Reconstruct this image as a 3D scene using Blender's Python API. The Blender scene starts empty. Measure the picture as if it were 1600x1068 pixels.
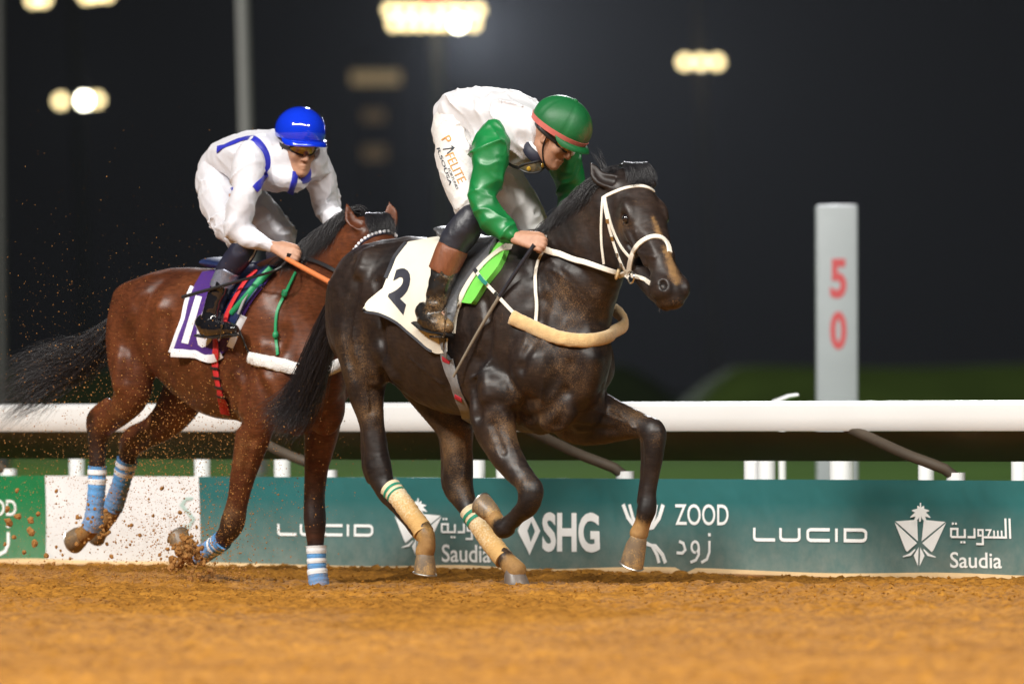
import bpy, bmesh, math, random, os
import numpy as np
from mathutils import Vector, Matrix
from mathutils.bvhtree import BVHTree

random.seed(7); rng = np.random.default_rng(7)
scene = bpy.context.scene
COL = scene.collection
PI = math.pi
rad = math.radians
def nv(*a): return np.array(a if len(a) > 1 else a[0], dtype=float)
def unit(v):
    v = np.asarray(v, float); return v / (np.linalg.norm(v) + 1e-12)

# ------------------------------------------------------------------ camera
W0, H0 = 1600.0, 1068.0            # size of the photograph, used to measure directions
FOCAL, SENSOR = 300.0, 36.0
FPX = FOCAL / SENSOR * W0
CAM = nv(0.0, 0.0, 0.95)
PITCH, ROLL = 66.0 / FPX, rad(0.33)
cd = bpy.data.cameras.new('camera'); cam = bpy.data.objects.new('camera', cd); COL.objects.link(cam)
cd.lens, cd.sensor_width, cd.sensor_fit = FOCAL, SENSOR, 'HORIZONTAL'
cd.clip_start, cd.clip_end = 1.0, 4000.0
R3 = Matrix.Rotation(PI / 2 + PITCH, 3, 'X') @ Matrix.Rotation(-ROLL, 3, 'Z')
cam.location = CAM; cam.rotation_euler = R3.to_euler()
cd.dof.use_dof = True; cd.dof.focus_distance = 39.75; cd.dof.aperture_fstop = 2.8
cd.dof.aperture_blades = 9
scene.camera = cam
RC = np.array(R3)

# ------------------------------------------------------------------ night sky, floodlights, exposure
world = bpy.data.worlds.new('World'); scene.world = world; world.use_nodes = True
wn = world.node_tree.nodes; wl = world.node_tree.links
bg = wn['Background']
bg.inputs['Color'].default_value = (0.92, 0.93, 1.0, 1); bg.inputs['Strength'].default_value = 0.0022
vs = scene.view_settings
vs.view_transform = 'Standard'; vs.look = 'None'; vs.gamma = 1.0; vs.exposure = 0.0; vs.use_curve_mapping = False
scene.cycles.use_denoising = True
scene.cycles.max_bounces = 6; scene.cycles.volume_bounces = 0
scene.cycles.sample_clamp_indirect = 4.0
scene.cycles.transparent_max_bounces = 12
try: scene.cycles.light_sampling_threshold = 0.0
except Exception: pass

def flood(name, loc, target, power, radius, color=(1, 0.965, 0.9), cone=40):
    """a spot lamp aimed at a target"""
    ld = bpy.data.lights.new(name, 'SPOT'); lo = bpy.data.objects.new(name, ld); COL.objects.link(lo)
    ld.energy = power; ld.shadow_soft_size = radius; ld.color = color
    ld.spot_size = rad(cone); ld.spot_blend = 0.6
    lo.location = loc
    lo.rotation_euler = (Vector(target) - Vector(loc)).to_track_quat('-Z', 'Y').to_euler()
    return lo
HAZE = 0.00008
flood('floodlight_bank', (-32, 14, 32), (0, 43, 0.8), 92000, 2.6, cone=60)
flood('floodlight_bank', (24, 6, 30), (0, 43, 0.8), 44000, 3.0, cone=60)
flood('infield_mast_light', (4, 112, 27), (0, 42, 0.9), 95000, 1.6, (0.95, 0.97, 1.0), cone=50)
# the long row of lamps along the grandstand roof, behind the camera
ad = bpy.data.lights.new('grandstand_lamp_row', 'AREA'); ao = bpy.data.objects.new('grandstand_lamp_row', ad); COL.objects.link(ao)
ad.shape = 'RECTANGLE'; ad.size = 46; ad.size_y = 2.5; ad.energy = 27000; ad.color = (1, 0.965, 0.9)
ao.location = (-8, 5, 31); ao.rotation_euler = (Vector((0, 43, 0.8)) - Vector((-8, 5, 31))).to_track_quat('-Z', 'Y').to_euler()

# ------------------------------------------------------------------ measuring helpers
def ray(px, py):
    d = nv((px - W0 / 2) / FPX, -(py - H0 / 2) / FPX, -1.0)
    d = RC @ d
    return d / np.linalg.norm(d)
def P(px, py, Y):
    d = ray(px, py); return CAM + d * ((Y - CAM[1]) / d[1])
def G(px, py, z=0.0):
    d = ray(px, py); return CAM + d * ((z - CAM[2]) / d[2])
def plane_hit(px, py, o, n):
    d = ray(px, py); return CAM + d * (np.dot(o - CAM, n) / np.dot(d, n))
def proj(p):
    q = RC.T @ (np.asarray(p, float) - CAM)
    return W0 / 2 + FPX * q[0] / -q[2], H0 / 2 - FPX * q[1] / -q[2]

# ------------------------------------------------------------------ object helpers
def tag(o, label=None, cat=None, group=None, kind=None):
    if label: o['label'] = label
    if cat: o['category'] = cat
    if group: o['group'] = group
    if kind: o['kind'] = kind
    return o
def empty(name, loc=(0, 0, 0), label=None, cat=None, group=None, parent=None):
    o = bpy.data.objects.new(name, None); COL.objects.link(o); o.location = Vector(loc)
    o.empty_display_size = 0.1
    if parent: setpar(o, parent)
    return tag(o, label, cat, group)
def wloc(o):
    v = Vector((0, 0, 0))
    while o is not None: v = v + o.location; o = o.parent
    return v
def setpar(o, parent):
    # parents in this file are only ever moved, never turned or scaled
    w = o.location.copy(); o.parent = parent; o.location = w - wloc(parent)
def mesh_obj(name, verts, faces, mats, parent=None, smooth=True, sharp=None, loc=None):
    """verts in world space; the object's origin is put at loc, or at the middle of its base"""
    v = np.asarray(verts, float).reshape(-1, 3)
    if loc is None:
        lo, hi = v.min(0), v.max(0); loc = nv((lo[0] + hi[0]) / 2, (lo[1] + hi[1]) / 2, lo[2])
    loc = np.asarray(loc, float)
    me = bpy.data.meshes.new(name)
    if isinstance(faces, np.ndarray):
        f = faces.astype(np.int32); n = len(f); k = f.shape[1]
        me.vertices.add(len(v)); me.vertices.foreach_set('co', (v - loc).astype(np.float32).ravel())
        me.loops.add(n * k); me.loops.foreach_set('vertex_index', f.ravel())
        me.polygons.add(n); me.polygons.foreach_set('loop_start', np.arange(0, n * k, k, dtype=np.int32))
        me.polygons.foreach_set('loop_total', np.full(n, k, dtype=np.int32))
        me.update(calc_edges=True); me.validate()
    else:
        me.from_pydata((v - loc).tolist(), [], faces); me.update()
    if not isinstance(mats, (list, tuple)): mats = [mats]
    for m in mats: me.materials.append(m)
    me.polygons.foreach_set('use_smooth', np.full(len(me.polygons), bool(smooth)))
    if sharp is not None:
        try: me.set_sharp_from_angle(angle=rad(sharp))
        except Exception: pass
    o = bpy.data.objects.new(name, me); COL.objects.link(o); o.location = Vector(loc)
    if parent: setpar(o, parent)
    return o
def set_attr(o, name, vals):
    a = o.data.attributes.new(name, 'FLOAT', 'POINT'); a.data.foreach_set('value', np.asarray(vals, np.float32))
class MB:
    """collects simple shapes into one mesh"""
    def __init__(s): s.v = []; s.f = []; s.mi = []; s.n = 0
    def add(s, v, f, mi=0):
        v = np.asarray(v, float); s.v.append(v)
        for q in f: s.f.append(tuple(int(i) + s.n for i in q)); s.mi.append(mi)
        s.n += len(v)
    def box(s, c, dx, dy, dz, mi=0, bevel=0.0):
        """box with centre c and half-axis vectors"""
        dx, dy, dz = map(nv, (dx, dy, dz)); c = nv(c)
        if bevel <= 0:
            v = [c + a * dx + b * dy + e * dz for a in (-1, 1) for b in (-1, 1) for e in (-1, 1)]
            s.add(v, [(0, 1, 3, 2), (4, 6, 7, 5), (0, 4, 5, 1), (2, 3, 7, 6), (0, 2, 6, 4), (1, 5, 7, 3)], mi); return
        bm = bmesh.new(); bmesh.ops.create_cube(bm, size=2)
        L = [np.linalg.norm(q) for q in (dx, dy, dz)]
        for q in bm.verts: q.co = Vector((q.co.x * L[0], q.co.y * L[1], q.co.z * L[2]))
        bmesh.ops.bevel(bm, geom=bm.edges[:], offset=bevel, segments=2, affect='EDGES', profile=0.5)
        U = np.array([unit(dx), unit(dy), unit(dz)])
        bm.verts.index_update()
        v = [c + nv(*q.co) @ U for q in bm.verts]; f = [[q.index for q in t.verts] for t in bm.faces]; bm.free()
        s.add(v, f, mi)
    def tube(s, pts, r, seg=10, mi=0, cap=True, flat=None, up=(0, 0, 1)):
        """swept tube; r number, list, or list of (r1, r2)"""
        v, f = sweep(pts, r, seg, cap, up); s.add(v, f, mi)
    def build(s, name, mats, parent=None, smooth=True, sharp=40, loc=None):
        o = mesh_obj(name, np.vstack(s.v), s.f, mats, parent, smooth, sharp, loc)
        if len(set(s.mi)) > 1: o.data.polygons.foreach_set('material_index', s.mi)
        return o
def crom(pts, n):
    """Catmull-Rom resampling of rows of numbers to n rows, even along the chord"""
    p = np.asarray(pts, float)
    if len(p) == 2:
        t = np.linspace(0, 1, n)[:, None]; return p[0] * (1 - t) + p[1] * t
    d = np.linalg.norm(np.diff(p[:, :3], axis=0), axis=1) if p.shape[1] >= 3 else np.linalg.norm(np.diff(p[:, :2], axis=0), axis=1)
    s = np.concatenate([[0], np.cumsum(np.maximum(d, 1e-6))])
    q = np.vstack([2 * p[0] - p[1], p, 2 * p[-1] - p[-2]])
    out = []
    for x in np.linspace(0, s[-1], n):
        i = min(max(int(np.searchsorted(s, x, 'right')) - 1, 0), len(p) - 2)
        t = (x - s[i]) / (s[i + 1] - s[i])
        a, b, c, e = q[i], q[i + 1], q[i + 2], q[i + 3]
        h0, h1 = s[i + 1] - s[i], 0
        m1 = (c - a) / 2; m2 = (e - b) / 2
        t2, t3 = t * t, t * t * t
        out.append((2 * t3 - 3 * t2 + 1) * b + (t3 - 2 * t2 + t) * m1 + (-2 * t3 + 3 * t2) * c + (t3 - t2) * m2)
    return np.array(out)
def frames(pts, up=(0, 0, 1)):
    p = np.asarray(pts, float); T = np.gradient(p, axis=0)
    T /= np.linalg.norm(T, axis=1)[:, None] + 1e-12
    up = np.asarray(up, float)
    if up.ndim == 1: up = np.repeat(up[None], len(p), 0)
    S = np.cross(T, up)
    bad = np.linalg.norm(S, axis=1) < 1e-3
    S[bad] = np.cross(T[bad], [1.0, 0.1, 0.05])
    S /= np.linalg.norm(S, axis=1)[:, None]
    U = np.cross(S, T)
    return T, S, U
def sweep(pts, r, seg=10, cap=True, up=(0, 0, 1)):
    p = np.asarray(pts, float); n = len(p)
    if np.isscalar(r): rr = np.full((n, 2), r)
    else:
        rr = np.asarray(r, float)
        if rr.ndim == 1: rr = np.stack([rr, rr], 1)
    T, S, U = frames(p, up)
    a = np.linspace(0, 2 * PI, seg, endpoint=False)
    v = (p[:, None] + S[:, None] * (np.cos(a)[None, :, None] * rr[:, 0, None, None]) + U[:, None] * (np.sin(a)[None, :, None] * rr[:, 1, None, None])).reshape(-1, 3)
    f = []
    for i in range(n - 1):
        for j in range(seg):
            k = (j + 1) % seg
            f.append((i * seg + j, i * seg + k, (i + 1) * seg + k, (i + 1) * seg + j))
    if cap: f.append(tuple(range(seg))[::-1]); f.append(tuple((n - 1) * seg + j for j in range(seg)))
    return v, f
def ribbon(pts, nrm, width, thick, lift=0.0):
    """strap: a flat bar along pts lying on a surface with normals nrm"""
    p = np.asarray(pts, float); N = np.asarray(nrm, float)
    T = np.gradient(p, axis=0); T /= np.linalg.norm(T, axis=1)[:, None] + 1e-12
    B = np.cross(T, N); B /= np.linalg.norm(B, axis=1)[:, None] + 1e-12
    N = np.cross(B, T)
    w = (np.full(len(p), width) if np.isscalar(width) else np.asarray(width))[:, None] / 2
    prof = [(-1, 0), (-1, .6), (-.8, 1), (.8, 1), (1, .6), (1, 0)]
    m = len(prof); v = np.zeros((len(p), m, 3))
    for j, (a, b) in enumerate(prof): v[:, j] = p + B * w * a + N * (lift + thick * b)
    f = []
    for i in range(len(p) - 1):
        for j in range(m):
            k = (j + 1) % m; f.append((i * m + j, (i + 1) * m + j, (i + 1) * m + k, i * m + k))
    f.append(tuple(range(m))); f.append(tuple((len(p) - 1) * m + j for j in range(m))[::-1])
    return v.reshape(-1, 3), f

# ------------------------------------------------------------------ numpy noise
_perm = rng.random((64, 64, 64)).astype(np.float32) * 2 - 1
def vnoise(p):
    p = np.asarray(p, np.float32)
    i = np.floor(p).astype(np.int32); f = p - i; f = f * f * (3 - 2 * f); i &= 63; j = (i + 1) & 63
    x0, y0, z0 = i[..., 0], i[..., 1], i[..., 2]; x1, y1, z1 = j[..., 0], j[..., 1], j[..., 2]
    fx, fy, fz = f[..., 0], f[..., 1], f[..., 2]
    c = lambda x, y, z: _perm[x, y, z]
    a = (c(x0, y0, z0) * (1 - fx) + c(x1, y0, z0) * fx) * (1 - fy) + (c(x0, y1, z0) * (1 - fx) + c(x1, y1, z0) * fx) * fy
    b = (c(x0, y0, z1) * (1 - fx) + c(x1, y0, z1) * fx) * (1 - fy) + (c(x0, y1, z1) * (1 - fx) + c(x1, y1, z1) * fx) * fy
    return a * (1 - fz) + b * fz
def fbm(p, o=4):
    p = np.asarray(p, np.float32); s = 0; a = 1.0
    for _ in range(o): s = s + a * vnoise(p); p = p * 2.03 + 11.7; a *= 0.5
    return s

# ------------------------------------------------------------------ solid shapes: a distance field meshed as one continuous surface
VOX = float(os.environ.get('VOXS', '1.0'))
class Field:
    def __init__(s, frame, org, lo, hi, h):
        """frame: 3x3 rows = local axes in world; lo/hi local bounds"""
        s.A = np.asarray(frame, float); s.o = np.asarray(org, float); s.h = h * VOX
        s.lo = np.asarray(lo, float); s.n = np.ceil((np.asarray(hi, float) - s.lo) / s.h).astype(int) + 1
        s.F = np.full(s.n, 0.25, np.float32)
    def loc(s, w): return (np.asarray(w, float) - s.o) @ s.A.T
    def wld(s, l): return np.asarray(l, float) @ s.A + s.o
    def _box(s, lo, hi):
        a = np.maximum(np.floor((lo - s.lo) / s.h).astype(int), 0); b = np.minimum(np.ceil((hi - s.lo) / s.h).astype(int) + 1, s.n)
        return a, b
    def _xyz(s, a, b):
        ax = [(s.lo[i] + s.h * np.arange(a[i], b[i])).astype(np.float32) for i in range(3)]
        return ax[0][:, None, None], ax[1][None, :, None], ax[2][None, None, :]
    def merge(s, a, b, D, k, op):
        sl = tuple(slice(a[i], b[i]) for i in range(3)); F = s.F[sl]
        if op == 'add':
            if k > 0:
                hh = np.maximum(k - np.abs(F - D), 0) / k; R = np.minimum(F, D) - hh * hh * k * 0.25
            else: R = np.minimum(F, D)
        else:
            D = -D
            hh = np.maximum(k - np.abs(F - D), 0) / max(k, 1e-6); R = np.maximum(F, D) + hh * hh * k * 0.25
        s.F[sl] = R
    def chain(s, pts, k=0.03, side=(0, 1, 0), n=None, op='add', world=True):
        """pts rows: x y z r [r2]; r along `side` (local), r2 across"""
        p = np.asarray(pts, float)
        if p.shape[1] == 4: p = np.hstack([p, p[:, 3:4]])
        if world: p = np.hstack([s.loc(p[:, :3]), p[:, 3:]])
        if n is None: n = max(2, (len(p) - 1) * 4 + 1)
        p = crom(p, n); p[:, 3:] = np.maximum(p[:, 3:], 0.002)
        rm = p[:, 3:].max(1)[:, None]; m = 0.03 + k
        a, b = s._box((p[:, :3] - rm - m).min(0), (p[:, :3] + rm + m).max(0))
        if (b <= a).any(): return
        D = np.full(b - a, 0.25, np.float32); side = unit(side)
        for i in range(len(p) - 1):
            A, B = p[i], p[i + 1]; ab = B[:3] - A[:3]; L2 = ab @ ab
            if L2 < 1e-12: continue
            R = max(A[3:].max(), B[3:].max()) + m
            a2, b2 = s._box(np.minimum(A[:3], B[:3]) - R, np.maximum(A[:3], B[:3]) + R)
            a2 = np.maximum(a2, a); b2 = np.minimum(b2, b)
            if (b2 <= a2).any(): continue
            x, y, z = s._xyz(a2, b2)
            dx, dy, dz = x - A[0], y - A[1], z - A[2]
            t = np.clip((dx * ab[0] + dy * ab[1] + dz * ab[2]) / L2, 0, 1).astype(np.float32)
            dx = dx - t * ab[0]; dy = dy - t * ab[1]; dz = dz - t * ab[2]
            T = ab / math.sqrt(L2); S = side - T * (side @ T); S = unit(S) if np.linalg.norm(S) > 1e-3 else unit(np.cross(T, [1, .3, .2])); U = np.cross(T, S)
            r1 = A[3] + t * (B[3] - A[3]); r2 = A[4] + t * (B[4] - A[4])
            q = ((dx * S[0] + dy * S[1] + dz * S[2]) / r1) ** 2
            q += ((dx * U[0] + dy * U[1] + dz * U[2]) / r2) ** 2
            q += ((dx * T[0] + dy * T[1] + dz * T[2]) / np.minimum(r1, r2)) ** 2
            q = np.sqrt(q) + 1e-6
            ln = np.sqrt(dx * dx + dy * dy + dz * dz)
            d = np.where(q > 1e-3, ln * (1 - 1 / q), -np.minimum(r1, r2))
            sl = tuple(slice(a2[j] - a[j], b2[j] - a[j]) for j in range(3))
            D[sl] = np.minimum(D[sl], d)
        s.merge(a, b, D, k, op)
    def ball(s, c, r, k=0.03, axes=None, op='add', world=True):
        """ellipsoid; r = 3 radii along the rows of axes (local frame)"""
        c = s.loc(c) if world else np.asarray(c, float)
        r = np.full(3, r) if np.isscalar(r) else np.asarray(r, float)
        X = np.eye(3) if axes is None else np.asarray(axes, float)
        m = r.max() + 0.03 + k
        a, b = s._box(c - m, c + m)
        if (b <= a).any(): return
        x, y, z = s._xyz(a, b); dx, dy, dz = x - c[0], y - c[1], z - c[2]
        q = sum(((dx * X[i, 0] + dy * X[i, 1] + dz * X[i, 2]) / r[i]) ** 2 for i in range(3))
        q = np.sqrt(q) + 1e-6; ln = np.sqrt(dx * dx + dy * dy + dz * dz)
        s.merge(a, b, (ln * (1 - 1 / q)).astype(np.float32), k, op)
    def cut(s, c, n, k=0.004, world=True):
        """keep the side of the plane through c that n points away from"""
        if world: c = s.loc(c); n = s.A @ np.asarray(n, float)
        n = unit(n); x, y, z = s._xyz([0, 0, 0], s.n)
        D = (x - c[0]) * n[0] + (y - c[1]) * n[1] + (z - c[2]) * n[2]
        hh = np.maximum(k - np.abs(s.F - D), 0) / k; s.F = np.maximum(s.F, D) + hh * hh * k * 0.25
    def folds(s, amp, scale, axis=None, oct=3, ridge=True, seed=0.0, band=0.05, mask=None):
        """push the surface in and out with stretched noise (cloth folds, muscle unevenness); axis = local direction the folds run along"""
        idx = np.argwhere(np.abs(s.F) < band)
        p = s.lo + idx * s.h
        q = p.copy()
        if axis is not None:
            ax = unit(axis); q = p - np.outer(p @ ax, ax) * 0.72
        v = fbm(q / scale + seed, oct)
        if ridge: v = 0.35 - np.abs(v)
        if mask is not None: v = v * mask(p)
        s.F[idx[:, 0], idx[:, 1], idx[:, 2]] -= (amp * v).astype(np.float32)
    def hit(s, px, py, d0=36.0, d1=44.5):
        """first solid point seen at px, py"""
        d = ray(px, py); t = np.arange(d0, d1, s.h * .5); p = CAM + d[None] * t[:, None]
        i = np.round((s.loc(p) - s.lo) / s.h).astype(int); ok = ((i >= 0) & (i < s.n)).all(1)
        v = np.ones(len(t)); j = i[ok]; v[ok] = s.F[j[:, 0], j[:, 1], j[:, 2]]
        w = np.argmax(v < 0)
        return p[w] if v[w] < 0 else None
    def mark(s, rows, k=.02, op='sub', depth=0.0, n=None):
        """a furrow (op 'sub') or a ridge ('add') drawn on the surface: rows px, py, radius; depth = how far the tube centre sits below the surface"""
        q = crom(np.asarray(rows, float), n or max(6, 3 * len(rows))); pts = []
        for px, py, r in q:
            h = s.hit(px, py)
            if h is None: continue
            pts.append([*(h + unit(h - CAM) * (depth + (r * -.68 if op == 'sub' else 0))), r])
        if len(pts) > 1: s.chain(pts, k=k, n=len(pts), op=op)
    def creases(s, amp, scale, axis, seed=0.0, band=0.05, stretch=.85, sharp=3.0, mask=None):
        """sharp cloth creases running along `axis` (local)"""
        idx = np.argwhere(np.abs(s.F) < band); p = s.lo + idx * s.h; ax = unit(axis)
        w = np.stack([fbm(p * 6 + 3 + seed, 2), fbm(p * 6 + 17 + seed, 2), fbm(p * 6 + 31 + seed, 2)], 1) * .022
        q = p + w; q = (q - np.outer(q @ ax, ax) * stretch) / scale
        v = (1 - np.minimum(np.abs(vnoise(q + seed)) * 1.6, 1)) ** sharp - .18
        v = v * (.35 + 1.1 * np.clip(vnoise(p * 7 + seed * 2) + .35, 0, 1))
        if mask is not None: v = v * mask(p)
        s.F[idx[:, 0], idx[:, 1], idx[:, 2]] -= (amp * v).astype(np.float32)
    def mesh(s, smooth=1):
        F = s.F; S = F < 0
        n = np.array(F.shape); c = np.zeros(n - 1, np.int8)
        for i in (0, 1):
            for j in (0, 1):
                for k in (0, 1): c += S[i:n[0] - 1 + i, j:n[1] - 1 + j, k:n[2] - 1 + k]
        act = (c > 0) & (c < 8); idx = np.argwhere(act)
        vid = np.full(act.shape, -1, np.int32); vid[tuple(idx.T)] = np.arange(len(idx))
        cor = [(i, j, k) for i in (0, 1) for j in (0, 1) for k in (0, 1)]
        val = {q: F[idx[:, 0] + q[0], idx[:, 1] + q[1], idx[:, 2] + q[2]] for q in cor}
        acc = np.zeros((len(idx), 3)); cnt = np.zeros(len(idx))
        for q in cor:
            for ax in range(3):
                if q[ax]: continue
                w = list(q); w[ax] = 1; w = tuple(w)
                A, B = val[q], val[w]; x = (A < 0) != (B < 0)
                t = np.where(x, A / (A - B + 1e-12), 0)
                pt = np.zeros((len(idx), 3)); pt[:] = q; pt[:, ax] = t
                acc[x] += pt[x]; cnt[x] += 1
        V = (idx + acc / np.maximum(cnt, 1)[:, None]) * s.h + s.lo
        faces = []
        for ax in range(3):
            sl0 = [slice(None)] * 3; sl1 = [slice(None)] * 3
            sl0[ax] = slice(0, -1); sl1[ax] = slice(1, None)
            x = S[tuple(sl0)] != S[tuple(sl1)]
            e = np.argwhere(x)
            u, w = [(1, 2), (2, 0), (0, 1)][ax]
            ok = (e[:, u] > 0) & (e[:, w] > 0) & (e[:, u] < n[u] - 1) & (e[:, w] < n[w] - 1); e = e[ok]
            ins = S[e[:, 0], e[:, 1], e[:, 2]]
            q = []
            for du, dw in ((-1, -1), (0, -1), (0, 0), (-1, 0)):
                t = e.copy(); t[:, u] += du; t[:, w] += dw; q.append(vid[t[:, 0], t[:, 1], t[:, 2]])
            q = np.stack(q, 1); q[~ins] = q[~ins][:, ::-1]; faces.append(q)
        Fc = np.vstack(faces); Fc = Fc[(Fc >= 0).all(1)]
        # light relaxing
        for _ in range(smooth):
            sm = np.zeros_like(V); ct = np.zeros(len(V))
            for a, b in ((0, 1), (1, 2), (2, 3), (3, 0)):
                np.add.at(sm, Fc[:, a], V[Fc[:, b]]); np.add.at(ct, Fc[:, a], 1)
                np.add.at(sm, Fc[:, b], V[Fc[:, a]]); np.add.at(ct, Fc[:, b], 1)
            V = V * 0.4 + 0.6 * sm / np.maximum(ct, 1)[:, None]
        W = s.wld(V); a, b, c = W[Fc[:, 0]], W[Fc[:, 1]], W[Fc[:, 2]]
        if np.einsum('ij,ij->i', np.cross(b - a, c - a), a - W.mean(0)).sum() < 0: Fc = Fc[:, ::-1].copy()
        return W, Fc
    def obj(s, name, mat, parent=None, smooth=1, loc=None):
        V, Fc = s.mesh(smooth); o = mesh_obj(name, V, Fc, mat, parent, True, None, loc)
        return o, V, Fc
def bvh_of(V, F): return BVHTree.FromPolygons([tuple(v) for v in V.tolist()], F.tolist() if isinstance(F, np.ndarray) else F)
def lay(bvh, pts, n=40, back=None, smooth=2, lift=0.0):
    """pixel polyline -> points and normals on the nearest surface the camera sees there"""
    q = crom(np.asarray(pts, float), n); out = []; nr = []; last = None
    for px, py in q:
        d = ray(px, py); h = bvh.ray_cast(Vector(CAM), Vector(d), 80)
        if h[0] is None:
            dist = last if last else (40.0 if back is None else back)
            t = CAM + d * dist; hh = bvh.find_nearest(Vector(t)); out.append(nv(*hh[0])); nr.append(unit(t - nv(*hh[0])))
        else: out.append(nv(*h[0])); nr.append(nv(*h[1]) * (-1 if np.dot(nv(*h[1]), d) > 0 else 1)); last = h[3]
    out, nr = np.array(out), np.array(nr)
    for _ in range(smooth):
        nr[1:-1] = (nr[:-2] + nr[1:-1] * 2 + nr[2:]) / 4; out[1:-1] = (out[:-2] + out[1:-1] * 2 + out[2:]) / 4
    nr /= np.linalg.norm(nr, axis=1)[:, None]
    return out + nr * lift, nr
def strap(name, bvh, px, width, thick, mat, parent, n=40, lift=0.001, **kw):
    p, q = lay(bvh, px, n, **kw); v, f = ribbon(p, q, width, thick, lift)
    return mesh_obj(name, v, f, mat, parent, True, 35)

# ------------------------------------------------------------------ materials
def nmat(name):
    m = bpy.data.materials.new(name); m.use_nodes = True
    return m, m.node_tree.nodes, m.node_tree.links, m.node_tree.nodes['Principled BSDF']
def plain(name, col, rough=0.5, metal=0.0, var=0.12, scale=30, bump=0.0, bscale=200, coat=0, sheen=0, spec=0.5, detail=4, stretch=None):
    m, N, L, b = nmat(name)
    tc = N.new('ShaderNodeTexCoord'); mp = N.new('ShaderNodeMapping'); L.new(tc.outputs['Object'], mp.inputs['Vector'])
    if stretch: mp.inputs['Scale'].default_value = stretch
    nz = N.new('ShaderNodeTexNoise'); nz.inputs['Scale'].default_value = scale; nz.inputs['Detail'].default_value = detail
    L.new(mp.outputs[0], nz.inputs['Vector'])
    mx = N.new('ShaderNodeMix'); mx.data_type = 'RGBA'
    c = nv(*col[:3]); mx.inputs[6].default_value = (*np.clip(c * (1 - var * 2), 0, 1), 1); mx.inputs[7].default_value = (*np.clip(c * (1 + var * 2), 0, 1), 1)
    L.new(nz.outputs['Fac'], mx.inputs[0]); L.new(mx.outputs[2], b.inputs['Base Color'])
    b.inputs['Roughness'].default_value = rough; b.inputs['Metallic'].default_value = metal
    b.inputs['Coat Weight'].default_value = coat; b.inputs['Sheen Weight'].default_value = sheen; b.inputs['Specular IOR Level'].default_value = spec
    if bump > 0:
        n2 = N.new('ShaderNodeTexNoise'); n2.inputs['Scale'].default_value = bscale; n2.inputs['Detail'].default_value = 5; L.new(mp.outputs[0], n2.inputs['Vector'])
        bp = N.new('ShaderNodeBump'); bp.inputs['Strength'].default_value = bump; bp.inputs['Distance'].default_value = 0.01
        L.new(n2.outputs['Fac'], bp.inputs['Height']); L.new(bp.outputs[0], b.inputs['Normal'])
    m['_base'] = 1
    return m
def dusty(m, dust=(0.36, 0.2, 0.07), attr='dust', amount=0.0, scale=60, fine=420, top=0.9, patch=1.2):
    """adds track dust to a material: where the point attribute `attr` plus `amount` is high, in specks and patches"""
    N, L = m.node_tree.nodes, m.node_tree.links; b = N['Principled BSDF']
    src = b.inputs['Base Color'].links[0].from_socket if b.inputs['Base Color'].links else None
    tc = N.new('ShaderNodeTexCoord')
    at = N.new('ShaderNodeAttribute'); at.attribute_name = attr
    n1 = N.new('ShaderNodeTexNoise'); n1.inputs['Scale'].default_value = fine; n1.inputs['Detail'].default_value = 3; L.new(tc.outputs['Object'], n1.inputs['Vector'])
    n2 = N.new('ShaderNodeTexNoise'); n2.inputs['Scale'].default_value = scale / 6; n2.inputs['Detail'].default_value = 4; L.new(tc.outputs['Object'], n2.inputs['Vector'])
    a1 = N.new('ShaderNodeMath'); a1.operation = 'ADD'; L.new(at.outputs['Fac'], a1.inputs[0]); a1.inputs[1].default_value = amount
    a2 = N.new('ShaderNodeMath'); a2.operation = 'MULTIPLY_ADD'; L.new(n2.outputs['Fac'], a2.inputs[0]); a2.inputs[1].default_value = patch; a2.inputs[2].default_value = -patch / 2
    a3 = N.new('ShaderNodeMath'); a3.operation = 'ADD'; L.new(a1.outputs[0], a3.inputs[0]); L.new(a2.outputs[0], a3.inputs[1])
    a4 = N.new('ShaderNodeMath'); a4.operation = 'ADD'; L.new(a3.outputs[0], a4.inputs[0]); L.new(n1.outputs['Fac'], a4.inputs[1])
    rp = N.new('ShaderNodeMapRange'); rp.inputs['From Min'].default_value = 0.72; rp.inputs['From Max'].default_value = 1.1; rp.inputs['To Max'].default_value = top; L.new(a4.outputs[0], rp.inputs['Value'])
    mx = N.new('ShaderNodeMix'); mx.data_type = 'RGBA'; L.new(rp.outputs[0], mx.inputs[0])
    if src: L.new(src, mx.inputs[6])
    else: mx.inputs[6].default_value = b.inputs['Base Color'].default_value
    mx.inputs[7].default_value = (*dust, 1); L.new(mx.outputs[2], b.inputs['Base Color'])
    r0 = b.inputs['Roughness'].default_value
    mr = N.new('ShaderNodeMapRange'); mr.inputs['To Min'].default_value = r0; mr.inputs['To Max'].default_value = 0.9; L.new(rp.outputs[0], mr.inputs['Value']); L.new(mr.outputs[0], b.inputs['Roughness'])
    return m
# ================================================================== the place
# ---- dirt track: one sheet, finely modelled where the camera sees it
RA, RB = G(1600, 905), G(0, 880)                    # foot of the advertising boards, right and left end of the view
RU = unit((RA - RB) * nv(1, 1, 0)); RN = nv(-RU[1], RU[0], 0)     # along the rail (towards the camera), and away from the track
if RN[1] < 0: RN = -RN
def rail_s(p): return float(np.dot(np.asarray(p) - RB, RU))
def rail_d(p): return (np.asarray(p)[..., 0] - RB[0]) * RN[0] + (np.asarray(p)[..., 1] - RB[1]) * RN[1]

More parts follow.
